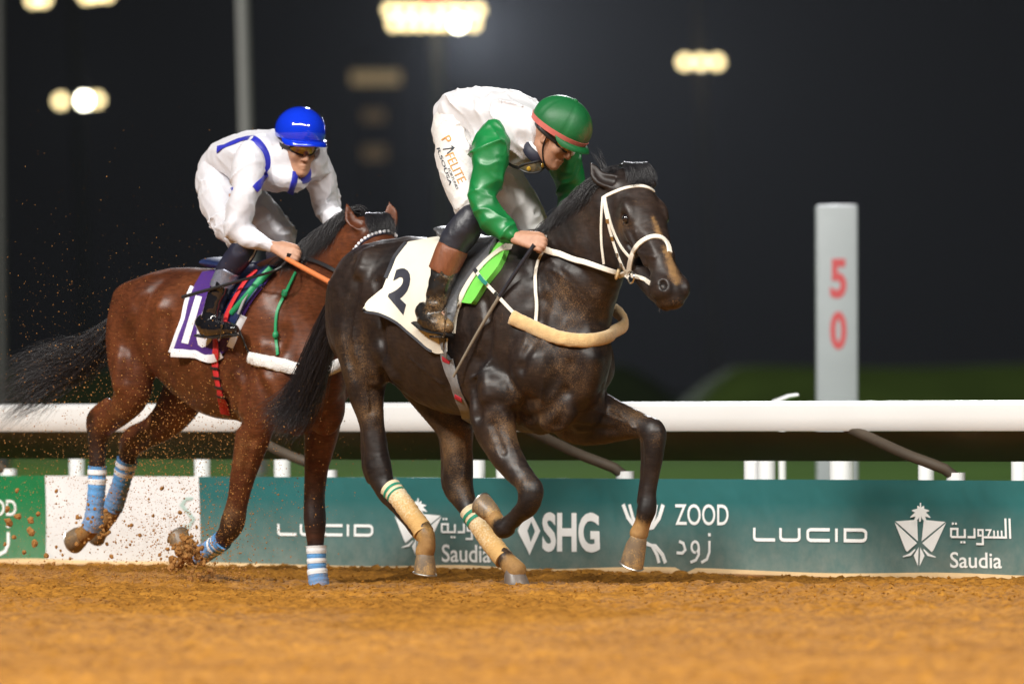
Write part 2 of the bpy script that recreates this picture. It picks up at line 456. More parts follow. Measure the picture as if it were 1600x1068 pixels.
def dirt_material():
    m, N, L, b = nmat('track_dirt')
    tc = N.new('ShaderNodeTexCoord'); geo = N.new('ShaderNodeAttribute'); geo.attribute_name = 'clump'
    n1 = N.new('ShaderNodeTexNoise'); n1.inputs['Scale'].default_value = 22; n1.inputs['Detail'].default_value = 8; n1.inputs['Roughness'].default_value = 0.65
    n2 = N.new('ShaderNodeTexNoise'); n2.inputs['Scale'].default_value = 0.8; n2.inputs['Detail'].default_value = 4
    n3 = N.new('ShaderNodeTexNoise'); n3.inputs['Scale'].default_value = 110; n3.inputs['Detail'].default_value = 5
    for n in (n1, n2, n3): L.new(tc.outputs['Object'], n.inputs['Vector'])
    cr = N.new('ShaderNodeValToRGB'); L.new(n1.outputs['Fac'], cr.inputs[0])
    e = cr.color_ramp.elements; e[0].position = 0.34; e[0].color = (0.215, 0.088, 0.011, 1); e[1].position = 0.66; e[1].color = (0.47, 0.212, 0.030, 1)
    mx = N.new('ShaderNodeMix'); mx.data_type = 'RGBA'; mx.blend_type = 'MULTIPLY'; mx.inputs[0].default_value = 0.55
    cr2 = N.new('ShaderNodeValToRGB'); L.new(n2.outputs['Fac'], cr2.inputs[0])
    cr2.color_ramp.elements[0].position = 0.35; cr2.color_ramp.elements[0].color = (0.6, 0.55, 0.5, 1); cr2.color_ramp.elements[1].position = 0.65; cr2.color_ramp.elements[1].color = (1, 1, 1, 1)
    L.new(cr.outputs[0], mx.inputs[6]); L.new(cr2.outputs[0], mx.inputs[7])
    n4 = N.new('ShaderNodeTexNoise'); n4.inputs['Scale'].default_value = 48; n4.inputs['Detail'].default_value = 2; L.new(tc.outputs['Object'], n4.inputs['Vector'])
    r4 = N.new('ShaderNodeMapRange'); r4.inputs['From Min'].default_value = .60; r4.inputs['From Max'].default_value = .72; r4.inputs['To Max'].default_value = .75; L.new(n4.outputs['Fac'], r4.inputs['Value'])
    m4 = N.new('ShaderNodeMix'); m4.data_type = 'RGBA'; L.new(r4.outputs[0], m4.inputs[0]); L.new(mx.outputs[2], m4.inputs[6]); m4.inputs[7].default_value = (0.10, 0.042, 0.010, 1)
    L.new(m4.outputs[2], b.inputs['Base Color'])
    b.inputs['Roughness'].default_value = 0.95; b.inputs['Specular IOR Level'].default_value = 0.15
    bp = N.new('ShaderNodeBump'); bp.inputs['Strength'].default_value = 0.8; bp.inputs['Distance'].default_value = 0.008; L.new(n3.outputs['Fac'], bp.inputs['Height']); L.new(bp.outputs[0], b.inputs['Normal'])
    return m
DIRT = dirt_material()
def ground_z(x, y):
    """height of the harrowed track surface"""
    x = np.asarray(x, float); y = np.asarray(y, float)
    p = np.stack([x, y, x * 0], -1)
    d = (x - RB[0]) * RN[0] + (y - RB[1]) * RN[1]; s = (x - RB[0]) * RU[0] + (y - RB[1]) * RU[1]
    q = np.stack([s * 0.5, d * 3.2, x * 0 + 3.1], -1)
    z = 0.014 * vnoise(q) + 0.010 * np.sin(d * 9 + 1.5 * vnoise(np.stack([s * .4, d * .6, x * 0], -1)))
    z = z + 0.008 * fbm(p * 6, 2) + 0.015 * np.clip(vnoise(p * 17 + 5), -.2, 1) + 0.015 * np.clip(vnoise(p * 36 + 9), -.1, 1)
    z = z - 0.045 * np.exp(-(((x + 0.95) / 0.55) ** 2 + ((y - 40.6) / 1.2) ** 2))
    return z
xs = np.concatenate([np.arange(-6.2, -3.3, 0.07), np.arange(-3.3, 3.3, 0.019), np.arange(3.3, 6.2, 0.07)]); ys = np.concatenate([np.arange(25.0, 35.0, 0.06), np.arange(35.0, 46.6, 0.026)])
gx, gy = np.meshgrid(xs, ys, indexing='ij')
gz = ground_z(gx, gy)
dd = rail_d(np.stack([gx, gy], -1)); gz = np.where(dd > 0.0, np.minimum(gz, -0.02), gz)
nx, ny = gx.shape
ii = (np.arange(nx - 1)[:, None] * ny + np.arange(ny - 1)[None, :]).ravel()
q = np.stack([ii, ii + ny, ii + ny + 1, ii + 1], 1)
keep = (dd.ravel()[q] < 0.25).any(1)
def crumbs():
    g = np.random.default_rng(31); V, F, n = [], [], 0
    S6 = np.array([(1, 0, 0), (-1, 0, 0), (0, 1, 0), (0, -1, 0), (0, 0, .8), (0, 0, -.8)], float); T8 = np.array([(0, 2, 4), (2, 1, 4), (1, 3, 4), (3, 0, 4), (2, 0, 5), (1, 2, 5), (3, 1, 5), (0, 3, 5)])
    m = 15000; X = g.random(m) * 6.6 - 3.3; Y = 36.2 + g.random(m) * 8.4; R_ = .0035 + .009 * g.random(m) ** 3; Z = ground_z(X, Y); D = rail_d(np.stack([X, Y], -1))
    for x, y, z, r, d in zip(X, Y, Z, R_, D):
        if d > -.05: continue
        a = g.random() * 6.28; q = S6 * (g.random((6, 1)) * .6 + .6) * r; q = q @ np.array([[math.cos(a), math.sin(a), 0], [-math.sin(a), math.cos(a), 0], [0, 0, 1]]); V.append(q + (x, y, z + r * .35)); F.append(T8 + n); n += 6
    o = mesh_obj('dirt_crumbs', np.vstack(V), np.vstack(F), DIRT, None, True); tag(o, 'loose crumbs of dirt lying all over the track', 'dirt crumbs', kind='stuff')
crumbs()
o = mesh_obj('dirt_track', np.stack([gx, gy, gz], -1).reshape(-1, 3), q[keep], DIRT, loc=(0, 38, 0)); tag(o, kind='structure')
# the track beyond the finely modelled part
far_v = [RB + RU * a + RN * b + nv(0, 0, -0.06) for a, b in ((-120, 0.2), (120, 0.2), (120, -30), (-120, -30))]
o = mesh_obj('ground', far_v, [(0, 1, 2, 3)], DIRT, smooth=False); tag(o, kind='structure')

def turf_material():
    m, N, L, b = nmat('infield_turf')
    tc = N.new('ShaderNodeTexCoord'); n1 = N.new('ShaderNodeTexNoise'); n1.inputs['Scale'].default_value = 0.35; n1.inputs['Detail'].default_value = 8
    L.new(tc.outputs['Object'], n1.inputs['Vector']); cr = N.new('ShaderNodeValToRGB'); L.new(n1.outputs['Fac'], cr.inputs[0])
    e = cr.color_ramp.elements; e[0].position = 0.3; e[0].color = (0.055, 0.125, 0.016, 1); e[1].position = 0.7; e[1].color = (0.085, 0.175, 0.026, 1)
    L.new(cr.outputs[0], b.inputs['Base Color']); b.inputs['Roughness'].default_value = 0.9; b.inputs['Specular IOR Level'].default_value = 0.02
    n2 = N.new('ShaderNodeTexNoise'); n2.inputs['Scale'].default_value = 25; L.new(tc.outputs['Object'], n2.inputs['Vector'])
    bp = N.new('ShaderNodeBump'); bp.inputs['Strength'].default_value = 1; bp.inputs['Distance'].default_value = 0.05; L.new(n2.outputs['Fac'], bp.inputs['Height']); L.new(bp.outputs[0], b.inputs['Normal'])
    return m
TURF = turf_material()
tv = [RB + RU * a + RN * b + nv(0, 0, -0.03) for a, b in ((-900, 0.2), (300, 0.2), (300, 1500), (-900, 1500))]
o = mesh_obj('infield_turf', tv, [(0, 1, 2, 3)], TURF, smooth=False); tag(o, kind='structure')

# ---- running rail with its advertising boards
WHITE = plain('white_rail_plastic', (0.66, 0.66, 0.66), 0.35, var=0.03, scale=3, bump=0.05, bscale=40)
dusty(WHITE, dust=(0.45, 0.36, 0.26), amount=-0.25, scale=14, fine=60)
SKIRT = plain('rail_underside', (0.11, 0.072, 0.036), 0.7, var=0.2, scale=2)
STEEL = plain('grey_steel', (0.050, 0.036, 0.023), 0.7, var=0.2, scale=12)
WPOST = plain('white_post', (0.75, 0.75, 0.76), 0.5, var=0.05, scale=6)
rail = empty('running_rail', RB + RU * 3, 'long white plastic running rail with dark underside above the advertising boards', 'running rail')
def rail_run(prof, a0, a1, n=60):
    """profile points (d, z) swept along the rail"""
    v, f = [], []; m = len(prof)
    for i, a in enumerate(np.linspace(a0, a1, n)):
        for d, z in prof: v.append(RB + RU * a + RN * d + nv(0, 0, z))
    for i in range(n - 1):
        for j in range(m):
            k = (j + 1) % m; f.append((i * m + j, (i + 1) * m + j, (i + 1) * m + k, i * m + k))
    f.append(tuple(range(m))); f.append(tuple((n - 1) * m + j for j in range(m))[::-1])
    return v, f
v, f = rail_run([(0.0, .712), (-.012, .73), (-.018, .78), (-.012, .835), (0.01, .853), (0.05, .858), (.30, .845), (.33, .83), (.33, .81), (.05, .82), (.03, .80), (.03, .712)], -40, 22)
mesh_obj('beam', v, f, WHITE, rail, True, 40)
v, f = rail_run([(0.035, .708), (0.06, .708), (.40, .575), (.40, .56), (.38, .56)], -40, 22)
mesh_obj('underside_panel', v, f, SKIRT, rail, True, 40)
def board_hit(px, py, d=0.0):
    p = plane_hit(px, py, RB + RN * d, RN); return rail_s(p), float(p[2])
for px in (-480, 20, 520, 983, 1500, 1990):
    s1, _ = board_hit(px, 735, 0.10)
    top = RB + RU * (s1 - 0.62) + RN * 0.03 + nv(0, 0, .70)
    a = [top, top + RN * 0.12 + RU * .14 + nv(0, 0, -.035), top + RN * .2 + RU * .36 + nv(0, 0, -.12), top + RN * .22 + RU * .52 + nv(0, 0, -.20), top + RN * .24 + RU * .58 + nv(0, 0, -.29)]
    # the bent arm lies in front of the dark underside, so it is swept close to the boards
    a = [RB + RU * s + RN * d + nv(0, 0, z) for s, d, z in ((s1 - .70, .05, .735), (s1 - .52, -.005, .690), (s1 - .22, -.045, .60), (s1 - .06, -.01, .545), (s1, .055, .49), (s1 + .03, .09, .30), (s1 + .03, .09, 0.0))]
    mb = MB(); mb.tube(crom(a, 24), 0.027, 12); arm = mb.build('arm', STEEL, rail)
    mb = MB(); mb.tube([RB + RU * (s1 + .0) + RN * .07 + nv(0, 0, .42), RB + RU * (s1 + .0) + RN * .07 + nv(0, 0, .51)], 0.047, 12); mb.build('collar', WPOST, arm)
for px in (120, 316, 441, 745, 790, 1176, 1198, 1315, 1447, 1594):
    s1, _ = board_hit(px, 735, 1.3)
    w = {1315: .062, 1447: .04, 745: .045, 790: .05}.get(px, .045)
    mb = MB(); mb.tube([RB + RU * s1 + RN * 1.3 + nv(0, 0, -.02), RB + RU * s1 + RN * 1.3 + nv(0, 0, .56)], w, 14); mb.build('post', WPOST, rail)

# ---- printed boards
def banner_material(name, c0, c1, grime=0.5):
    m, N, L, b = nmat(name)
    tc = N.new('ShaderNodeTexCoord'); sp = N.new('ShaderNodeSeparateXYZ'); L.new(tc.outputs['Object'], sp.inputs[0])
    n1 = N.new('ShaderNodeTexNoise'); n1.inputs['Scale'].default_value = 1.3; n1.inputs['Detail'].default_value = 3; L.new(tc.outputs['Object'], n1.inputs['Vector'])
    mx = N.new('ShaderNodeMix'); mx.data_type = 'RGBA'; mx.inputs[6].default_value = (*c0, 1); mx.inputs[7].default_value = (*c1, 1); L.new(n1.outputs['Fac'], mx.inputs[0])
    # thrown-up sand clings to the lower part of the cloth
    n2 = N.new('ShaderNodeTexNoise'); n2.inputs['Scale'].default_value = 14; n2.inputs['Detail'].default_value = 8; n2.inputs['Roughness'].default_value = 0.7; L.new(tc.outputs['Object'], n2.inputs['Vector'])
    mr = N.new('ShaderNodeMapRange'); mr.inputs['From Min'].default_value = 0.36; mr.inputs['From Max'].default_value = 0.0; mr.inputs['To Min'].default_value = 0.0; mr.inputs['To Max'].default_value = grime; L.new(sp.outputs['Z'], mr.inputs['Value'])
    mu = N.new('ShaderNodeMath'); mu.operation = 'MULTIPLY'; L.new(mr.outputs[0], mu.inputs[0]); L.new(n2.outputs['Fac'], mu.inputs[1])
    m2 = N.new('ShaderNodeMix'); m2.data_type = 'RGBA'; L.new(mu.outputs[0], m2.inputs[0]); L.new(mx.outputs[2], m2.inputs[6]); m2.inputs[7].default_value = (0.36, 0.35, 0.31, 1)
    L.new(m2.outputs[2], b.inputs['Base Color']); b.inputs['Roughness'].default_value = 0.42
    n3 = N.new('ShaderNodeTexNoise'); n3.inputs['Scale'].default_value = 2.2; n3.inputs['Detail'].default_value = 3; L.new(tc.outputs['Object'], n3.inputs['Vector'])
    bp = N.new('ShaderNodeBump'); bp.inputs['Strength'].default_value = 0.55; bp.inputs['Distance'].default_value = 0.06; L.new(n3.outputs['Fac'], bp.inputs['Height']); L.new(bp.outputs[0], b.inputs['Normal'])
    return m
B_GREEN = banner_material('banner_green', (0.006, 0.14, 0.045), (0.008, 0.19, 0.065))
B_WHITE = banner_material('banner_white', (0.70, 0.71, 0.73), (0.78, 0.78, 0.80), 0.7)
B_TEAL = banner_material('banner_teal', (0.018, 0.110, 0.112), (0.022, 0.130, 0.133), 0.8)
PRINT = plain('white_print', (0.86, 0.88, 0.88), 0.5, var=0.03)
PRINT_DIM = plain('pale_green_print', (0.42, 0.55, 0.52), 0.5, var=0.05)
def wav(s, z): return 0.012 * math.sin(s * 1.9 + z * 3) + 0.006 * math.sin(s * 5.3 + 1.0 - z * 6)
def BP(s, z, out=0.0): return RB + RU * s + RN * (wav(s, z) - out) + nv(0, 0, z)
def panel(name, s0, s1, mat, label):
    n = max(4, int((s1 - s0) / 0.12)); zs = np.linspace(0.012, 0.474, 8); v = []; f = []
    for s in np.linspace(s0, s1, n):
        for z in zs: v.append(BP(s, z))
        for z in zs[::-1]: v.append(BP(s, z, -0.03))
    m = 16
    for i in range(n - 1):
        for j in range(m):
            k = (j + 1) % m; f.append((i * m + j, i * m + k, (i + 1) * m + k, (i + 1) * m + j))
    f.append(tuple(range(m))[::-1]); f.append(tuple((n - 1) * m + j for j in range(m)))
    o = mesh_obj(name, v, f, mat, None, True, 40, loc=BP((s0 + s1) / 2, 0)); tag(o, label, 'banner', 'advertising banners under the rail')
    return o
cut = [board_hit(px, 820)[0] for px in (-900, 68, 313, 1840)]
P_green = panel('advertising_banner', cut[0], cut[1] - .002, B_GREEN, 'bright green advertising banner at the left edge, beside the white one')
P_white = panel('advertising_banner', cut[1] + .002, cut[2] - .002, B_WHITE, 'white advertising banner behind the legs of the bay horse')
P_teal = panel('advertising_banner', cut[2] + .002, cut[3] + 6, B_TEAL, 'long teal advertising banner printed with white sponsor logos')
# folded tan hem of the cloth lying in the sand
hem = plain('dusty_hem', (0.62, 0.42, 0.22), 0.9, var=0.12, scale=6, bump=0.4, bscale=60)
n = 260; ss = np.linspace(-8, 14, n)
pts = [BP(s, 0.002 + 0.008 * math.sin(s * 2.1) * math.sin(s * .9) - (0.03 if 5.04 < s < 5.1 else 0), 0.03 + 0.01 * math.sin(s * 3.3)) for s in ss]
rr = [(0.03, 0.024 + 0.006 * math.sin(s * 4.1 + math.sin(s * 1.7))) for s in ss]
mb = MB(); mb.tube(pts, rr, 10); hm = mb.build('sand_kerb', hem); tag(hm, kind='structure')

def flat_ribbon(pts, w, closed=False):
    """mitred stroke of width w along 2-D points -> verts2, faces"""
    p = np.asarray(pts, float)
    if np.isscalar(w):
        k = [0] + [i for i in range(1, len(p)) if np.linalg.norm(p[i] - p[i - 1]) > 1e-3]; p = p[k]
    n = len(p)
    if closed: prv, nxt = np.roll(p, 1, 0), np.roll(p, -1, 0)
    else: prv = np.vstack([2 * p[0] - p[1], p[:-1]]); nxt = np.vstack([p[1:], 2 * p[-1] - p[-2]])
    a = p - prv; b = nxt - p
    a /= np.linalg.norm(a, axis=1)[:, None] + 1e-9; b /= np.linalg.norm(b, axis=1)[:, None] + 1e-9
    na = np.stack([-a[:, 1], a[:, 0]], 1); nb = np.stack([-b[:, 1], b[:, 0]], 1)
    m = na + nb; l2 = (m * m).sum(1); l2 = np.maximum(l2, 0.7); m = m * 2 / l2[:, None]
    w = (np.full(n, w) if np.isscalar(w) else np.asarray(w))[:, None] / 2
    v = np.vstack([p + m * w, p - m * w]); f = []
    for i in range(n if closed else n - 1):
        j = (i + 1) % n; f.append((i + n, j + n, j, i))
    return v, f
def text_mesh(body, size=1.0, bold=0.0, spacing=1.0, xs=1.0, shear=0.0):
    """flat outline of a word from the built-in typeface: verts2, faces"""
    cu = bpy.data.curves.new('tmp', 'FONT'); cu.body = body; cu.size = size; cu.offset = bold; cu.space_character = spacing; cu.resolution_u = 4; cu.shear = shear
    ob = bpy.data.objects.new('tmp', cu); COL.objects.link(ob)
    dg = bpy.context.evaluated_depsgraph_get(); me = bpy.data.meshes.new_from_object(ob.evaluated_get(dg))
    v = np.array([q.co[:2] for q in me.vertices]); f = [tuple(t.vertices) for t in me.polygons]
    bpy.data.objects.remove(ob); bpy.data.curves.remove(cu); bpy.data.meshes.remove(me)
    v[:, 0] *= xs
    return v, f
def fit(v, x0, x1, y0, y1):
    v = np.asarray(v, float).copy(); lo, hi = v.min(0), v.max(0)
    v[:, 0] = x0 + (v[:, 0] - lo[0]) / (hi[0] - lo[0]) * (x1 - x0); v[:, 1] = y0 + (v[:, 1] - lo[1]) / (hi[1] - lo[1]) * (y1 - y0); return v
def prints(name, shapes, parent, mat=PRINT, out=0.004, th=0.0015):
    """2-D shapes given in (s, z) on the boards -> one printed mesh just proud of the cloth"""
    V, F = [], []; n = 0
    for k, (v, f) in enumerate(shapes):
        m = len(v)
        V += [BP(s, z, out + 0.0003 * k) for s, z in v]
        F += [tuple(i + n for i in q)[::-1] for q in f]; n += m
    o = mesh_obj(name, V, F, mat, parent, False)
    return o
def bx_map(px0, px1, py0, py1):
    """image box on the board -> (s0, s1, z0, z1); bottom py1"""
    mid = (py0 + py1) / 2; mx = (px0 + px1) / 2
    return board_hit(px0, mid)[0], board_hit(px1, mid)[0], board_hit(mx, py1)[1], board_hit(mx, py0)[1]
def place(shapes, box):
    """shapes share one drawing frame; fit that frame's bounds into box"""
    al = np.vstack([np.asarray(v) for v, f in shapes]); lo, hi = al.min(0), al.max(0); s0, s1, z0, z1 = box
    out = []
    for v, f in shapes:
        v = np.asarray(v, float); u = np.empty_like(v)
        u[:, 0] = s0 + (v[:, 0] - lo[0]) / (hi[0] - lo[0]) * (s1 - s0); u[:, 1] = z0 + (v[:, 1] - lo[1]) / (hi[1] - lo[1]) * (z1 - z0); out.append((u, f))
    return out
def arc(cx, cy, rx, ry, a0, a1, n=10): return [(cx + rx * math.cos(rad(a)), cy + ry * math.sin(rad(a))) for a in np.linspace(a0, a1, n)]
_fr = flat_ribbon
def lucid():
    w = .25; S = []; flat_ribbon = lambda q, w_, c=False: _fr([(x * 1.8, y) for x, y in q], w_, c)
    S.append(flat_ribbon([(.1, 1)] + arc(.28, .28, .18, .18, 180, 270, 5) + [(1.25, .1)], w))
    x = 1.55; S.append(flat_ribbon([(x, 1), (x, .3)] + arc(x + .2, .3, .2, .2, 180, 270, 5) + [(x + .8, .1)] + arc(x + .8, .3, .2, .2, 270, 360, 5) + [(x + 1.0, 1)], w))
    x = 3.0; S.append(flat_ribbon([(x + 1.15, .9), (x + .2, .9)] + arc(x + .2, .7, .2, .2, 90, 180, 5) + [(x, .3)] + arc(x + .2, .3, .2, .2, 180, 270, 5) + [(x + 1.15, .1)], w))
    S.append(flat_ribbon([(4.5, 1), (4.5, 0)], w))
    x = 4.95; S.append(flat_ribbon([(x, .1), (x, .9), (x + .85, .9)] + arc(x + .85, .65, .25, .25, 90, 0, 5) + [(x + 1.1, .35)] + arc(x + .85, .35, .25, .25, 0, -90, 5), w, True))
    return S
def palm_fan():
    S = []
    for sx in (1, -1):
        S.append(([(sx * .04, .18), (sx * .62, .62), (sx * .08, .66)][::sx], [(0, 1, 2)]))
        S.append(([(sx * .64, .60), (sx * .06, .14), (sx * .30, -.06), (sx * .34, -.02)][::sx], [(0, 1, 2, 3)]))
        S.append(flat_ribbon([(sx * .10, .0), (sx * .22, -.12), (sx * .40, -.17)], [.03, .06, .02]))
        S.append(([(sx * .015, .05), (sx * .13, -.14), (sx * .015, -.38)][::sx], [(0, 1, 2)]))
        for k in range(4):
            a = rad(90 - sx * (18 + 40 * k)); S.append(flat_ribbon([(0.0, .80), (.12 * math.cos(a), .80 + .12 * math.sin(a)), (.25 * math.cos(a), .78 + .20 * math.sin(a) - .02 * k)], [.02, .09, .02]))
    S.append(flat_ribbon([(0, .62), (0, .80), (0, 1.04)], [.05, .05, .03]))
    return S
def arabic_saudia():
    """السعودية in a squared hand, right to left"""
    w = .11; S = []
    S.append(flat_ribbon([(3.3, 0), (3.3, 1)], w)); S.append(flat_ribbon([(3.08, 1), (3.08, .06), (2.35, .06)], w))
    for x in (2.86, 2.66, 2.46): S.append(flat_ribbon([(x, .12), (x, .40)], w * .8))
    S.append(flat_ribbon([(2.35, .06), (1.98, .06)], w)); S.append(flat_ribbon([(2.0, .42), (2.28, .42), (2.14, .12)], w * .8))
    S.append(flat_ribbon([(1.98, .06), (1.86, .06), (1.86, .42), (1.62, .42), (1.62, .14), (1.8, .14)], w * .9)); S.append(flat_ribbon([(1.86, .06), (1.86, -.28), (1.5, -.28)], w))
    S.append(flat_ribbon([(1.42, .5), (1.42, .06), (1.05, .06)], w)); S.append(flat_ribbon([(.9, .46), (.9, .06), (.15, .06)], w))
    S.append(flat_ribbon([(.15, .06), (.15, .46), (.5, .46), (.5, .12)], w))
    for x, y in ((.72, -.2), (.88, -.2), (.25, .72), (.42, .72)): S.append(flat_ribbon([(x - .055, y), (x + .055, y)], .11))
    return S
def zood_mark():
    S = []
    for sx in (1, -1):
        for k, (r, w) in enumerate(((1.0, .16), (.68, .14))):
            S.append(flat_ribbon([(sx * (r * .95 - .02), 1.0), (sx * r * .72, .55), (sx * r * .40, .22), (sx * .06, .04 + .1 * (1 - k))], [w, w, w * .9, w * .4]))
            S.append(flat_ribbon([(sx * (r * .95 - .02), -1.0), (sx * r * .80, -.72), (sx * r * .48, -.42), (sx * .06, -.28 - .1 * (1 - k))], [w, w, w * .9, w * .4]))
    return S
def arabic_zood():
    w = .13; S = []
    S.append(flat_ribbon([(2.0, .6), (2.0, .12), (1.86, -.2), (1.55, -.34)], w)); S.append(flat_ribbon([(1.93, .86), (2.07, .86)], .14))
    S.append(flat_ribbon([(1.30, .10)] + arc(1.22, .32, .2, .24, -60, 280, 12)[::1] , w * .9)); S.append(flat_ribbon([(1.42, .3), (1.42, .0), (1.25, -.24), (.95, -.34)], w))
    S.append(flat_ribbon([(.35, .56), (.58, .48), (.68, .2), (.52, .05), (.2, .06)], w))
    return S
def shg_mark():
    S = [([(-.5, .1), (-.1, 1.0), (.12, .55), (-.08, .1), (.1, -.5), (0.0, -.9), (-.42, -.1)], [(0, 1, 2, 3, 4, 5, 6)])]
    S.append(([(.05, 1.0), (.5, .1), (.02, -1.0), (-.05, -.75), (.26, .08), (.02, .72)], [(0, 1, 2, 3, 4, 5)][0:1]))
    return S
prints('lettering', place(lucid(), bx_map(1181, 1355, 824, 846)), P_teal)
prints('lettering', place(lucid(), bx_map(438, 584, 818, 837)), P_teal)
prints('emblem', place(palm_fan(), bx_map(1397, 1478, 785, 884)), P_teal)
prints('emblem', place(palm_fan(), bx_map(617, 690, 778, 868)), P_teal)
prints('lettering', place(arabic_saudia(), bx_map(1485, 1578, 809, 851)), P_teal)
prints('lettering', place(arabic_saudia(), bx_map(690, 776, 802, 843)), P_teal)
prints('lettering', place([text_mesh('Saudia', bold=.012)], bx_map(1485, 1563, 862, 887)), P_teal)
prints('lettering', place([text_mesh('Saudia', bold=.012)], bx_map(691, 764, 850, 878)), P_teal)
prints('lettering', place([text_mesh('SHG', bold=.035)], bx_map(845, 938, 800, 862)), P_teal)
prints('emblem', place(shg_mark(), bx_map(806, 842, 797, 867)), P_teal)
prints('emblem', place(zood_mark(), bx_map(975, 1042, 786, 880)), P_teal)
prints('lettering', place([text_mesh('ZOOD', bold=.008)], bx_map(1057, 1141, 787, 820)), P_teal)
prints('lettering', place(arabic_zood(), bx_map(1058, 1113, 832, 880)), P_teal)
prints('lettering', place([text_mesh('ZOOD', bold=.008)], bx_map(-46, 24, 780, 805)), P_green)
prints('lettering', place(arabic_zood(), bx_map(-46, 14, 818, 868)), P_green)
prints('emblem', place([flat_ribbon([(.9, 1), (.35, .95), (.05, .7), (.5, .4), (.85, .15), (.5, -.2), (.1, -.1)], [.08, .16, .2, .2, .2, .14, .05])], bx_map(282, 306, 776, 826)), P_white, PRINT_DIM)

# ---- distance post behind the rail
def post50():
    POSTW = plain('grey_white_post', (0.32, 0.345, 0.37), 0.5, var=0.06, scale=4)
    RED = plain('red_digit_paint', (0.50, 0.07, 0.08), 0.5, var=0.05)
    a = P(1275, 622, 57.0); b = P(1340, 622, 57.0); t = P(1307, 320, 57.0)
    c = (a + b) / 2; hw = np.linalg.norm(b - a) / 2; up = nv(0, 0, 1); right = unit(b - a) * nv(1, 1, 0)
    lean = unit(t - (P(1307.5, 622, 57.0)))
    r = empty('distance_post', (c[0], c[1], 0), 'tall grey distance post with red number 50 behind the rail', 'distance post')
    mb = MB(); hgt = (t[2] - 0.0); mid = c + lean * ((t[2] + 0.0) / 2 - c[2])
    mb.box(mid, right * hw, nv(-right[1], right[0], 0) * 0.09, lean * hgt / 2, bevel=0.02); mb.build('post_body', POSTW, r)
    for ch, y0, y1 in (('5', 404, 466), ('0', 486, 546)):
        v, f = text_mesh(ch, bold=.035); v = fit(v, -.055, .055, 0, 1)
        A = P(1310, y1, 56.9); B = P(1310, y0, 56.9); hh = np.linalg.norm(B - A)
        fwd = -nv(-right[1], right[0], 0); fwd = fwd if fwd[1] < 0 else -fwd
        base = A * nv(1, 0, 1) + nv(0, (c + fwd * .094)[1], 0)
        V = [base + right * x + lean * (y * hh) for x, y in v]
        mesh_obj('digit', V, f, RED, r, False)
post50()
# small white marker on the ground behind the rail, left of the post
mk = MB(); p = P(1222, 626, 47.0); mk.tube([p + nv(-.10, 0, -.12), p + nv(-.04, 0, -.01), p + nv(.04, 0, .022), p + nv(.09, 0, .03)], [(.10, .02), (.09, .02), (.07, .015), (.05, .01)], 10)
mk.tube([nv(p[0], p[1] + .03, -.02), nv(p[0], p[1] + .03, p[2] - .02)], .02, 8)
o = mk.build('track_marker', WPOST); tag(o, 'small white curved marker plate peeping over the rail left of the distance post', 'marker')

# ---- hedges and infield beyond
BANK = plain('dry_grass_bank', (0.050, 0.085, 0.014), .95, var=.3, scale=.5, bump=.5, bscale=8, spec=.02)
def grass_bank(px0, px1, pyt, Y, deep=26.0):
    """low grassed rise in the infield"""
    a, b = P(px0, pyt, Y), P(px1, pyt, Y); h = a[2]; n = 40; V, F = [], []
    prof = [(-3.2 * h, -.05), (-2.0 * h, .35 * h), (-1.0 * h, .78 * h), (0, h * .97), (deep * .3, h), (deep * .7, .9 * h), (deep, -.05)]; m = len(prof)
    for i in range(n + 1):
        t = i / n; c = a * (1 - t) + b * t; fade = min(1, min(t, 1 - t) * 9); fade = fade * fade * (3 - 2 * fade)
        for d, z in prof: V.append((c[0], c[1] + d, -.05 + (z + .05) * fade * (1 + .02 * math.sin(t * 17))))
    for i in range(n):
        for k in range(m - 1): F.append((i * m + k, (i + 1) * m + k, (i + 1) * m + k + 1, i * m + k + 1))
    o = mesh_obj('grass_bank', V, F, BANK, None, True); tag(o, kind='structure')
grass_bank(1010, 2500, 572, 150)
grass_bank(-400, 1130, 574, 240)

# ---- floodlight masts, poles and a lit building far behind
POLE = plain('galvanised_pole', (0.20, 0.20, 0.205), 0.5, var=0.06, scale=1)
DARKM = plain('lamp_housing', (0.06, 0.06, 0.06), 0.5)
def emit(name, col, s):
    m = bpy.data.materials.new(name); m.use_nodes = True; N = m.node_tree.nodes; b = N['Principled BSDF']
    b.inputs['Base Color'].default_value = (*col, 1); b.inputs['Emission Color'].default_value = (*col, 1); b.inputs['Emission Strength'].default_value = s
    return m
LAMP = emit('floodlight_glass', (1.0, 0.80, 0.40), 5.5)
LAMPB = emit('bright_floodlight_glass', (1.0, 0.95, 0.75), 30.0)
for m_ in (LAMP, LAMPB):
    try: m_.cycles.emission_sampling = 'NONE'
    except Exception: pass
def pole(px0, py0, px1, py1, Y, w, label, name='light_pole', cat='pole', mat=None):
    a, b = P(px0, py0, Y), P(px1, py1, Y); d = unit(a - b); foot = b + d * ((0 - b[2]) / d[2])
    r = empty(name, foot * nv(1, 1, 0), label, cat)
    mb = MB(); mb.tube([foot, b, a], [w * 1.15, w, w * .9], 12); mb.build('shaft', mat or POLE, r); mb = MB(); mb.tube([foot, foot + nv(0, 0, .4)], w * 1.8, 12); mb.build('footing', mat or POLE, r)
    return r
pole(375, -160, 385, 200, 90, 0.072, 'slim grey pole standing behind the rider in white and blue')
pole(-1, -160, 2, 300, 90, 0.045, 'grey pole at the left edge of the view, behind the bay horse', mat=plain('dull_pole', (0.05, 0.05, 0.05), .6))
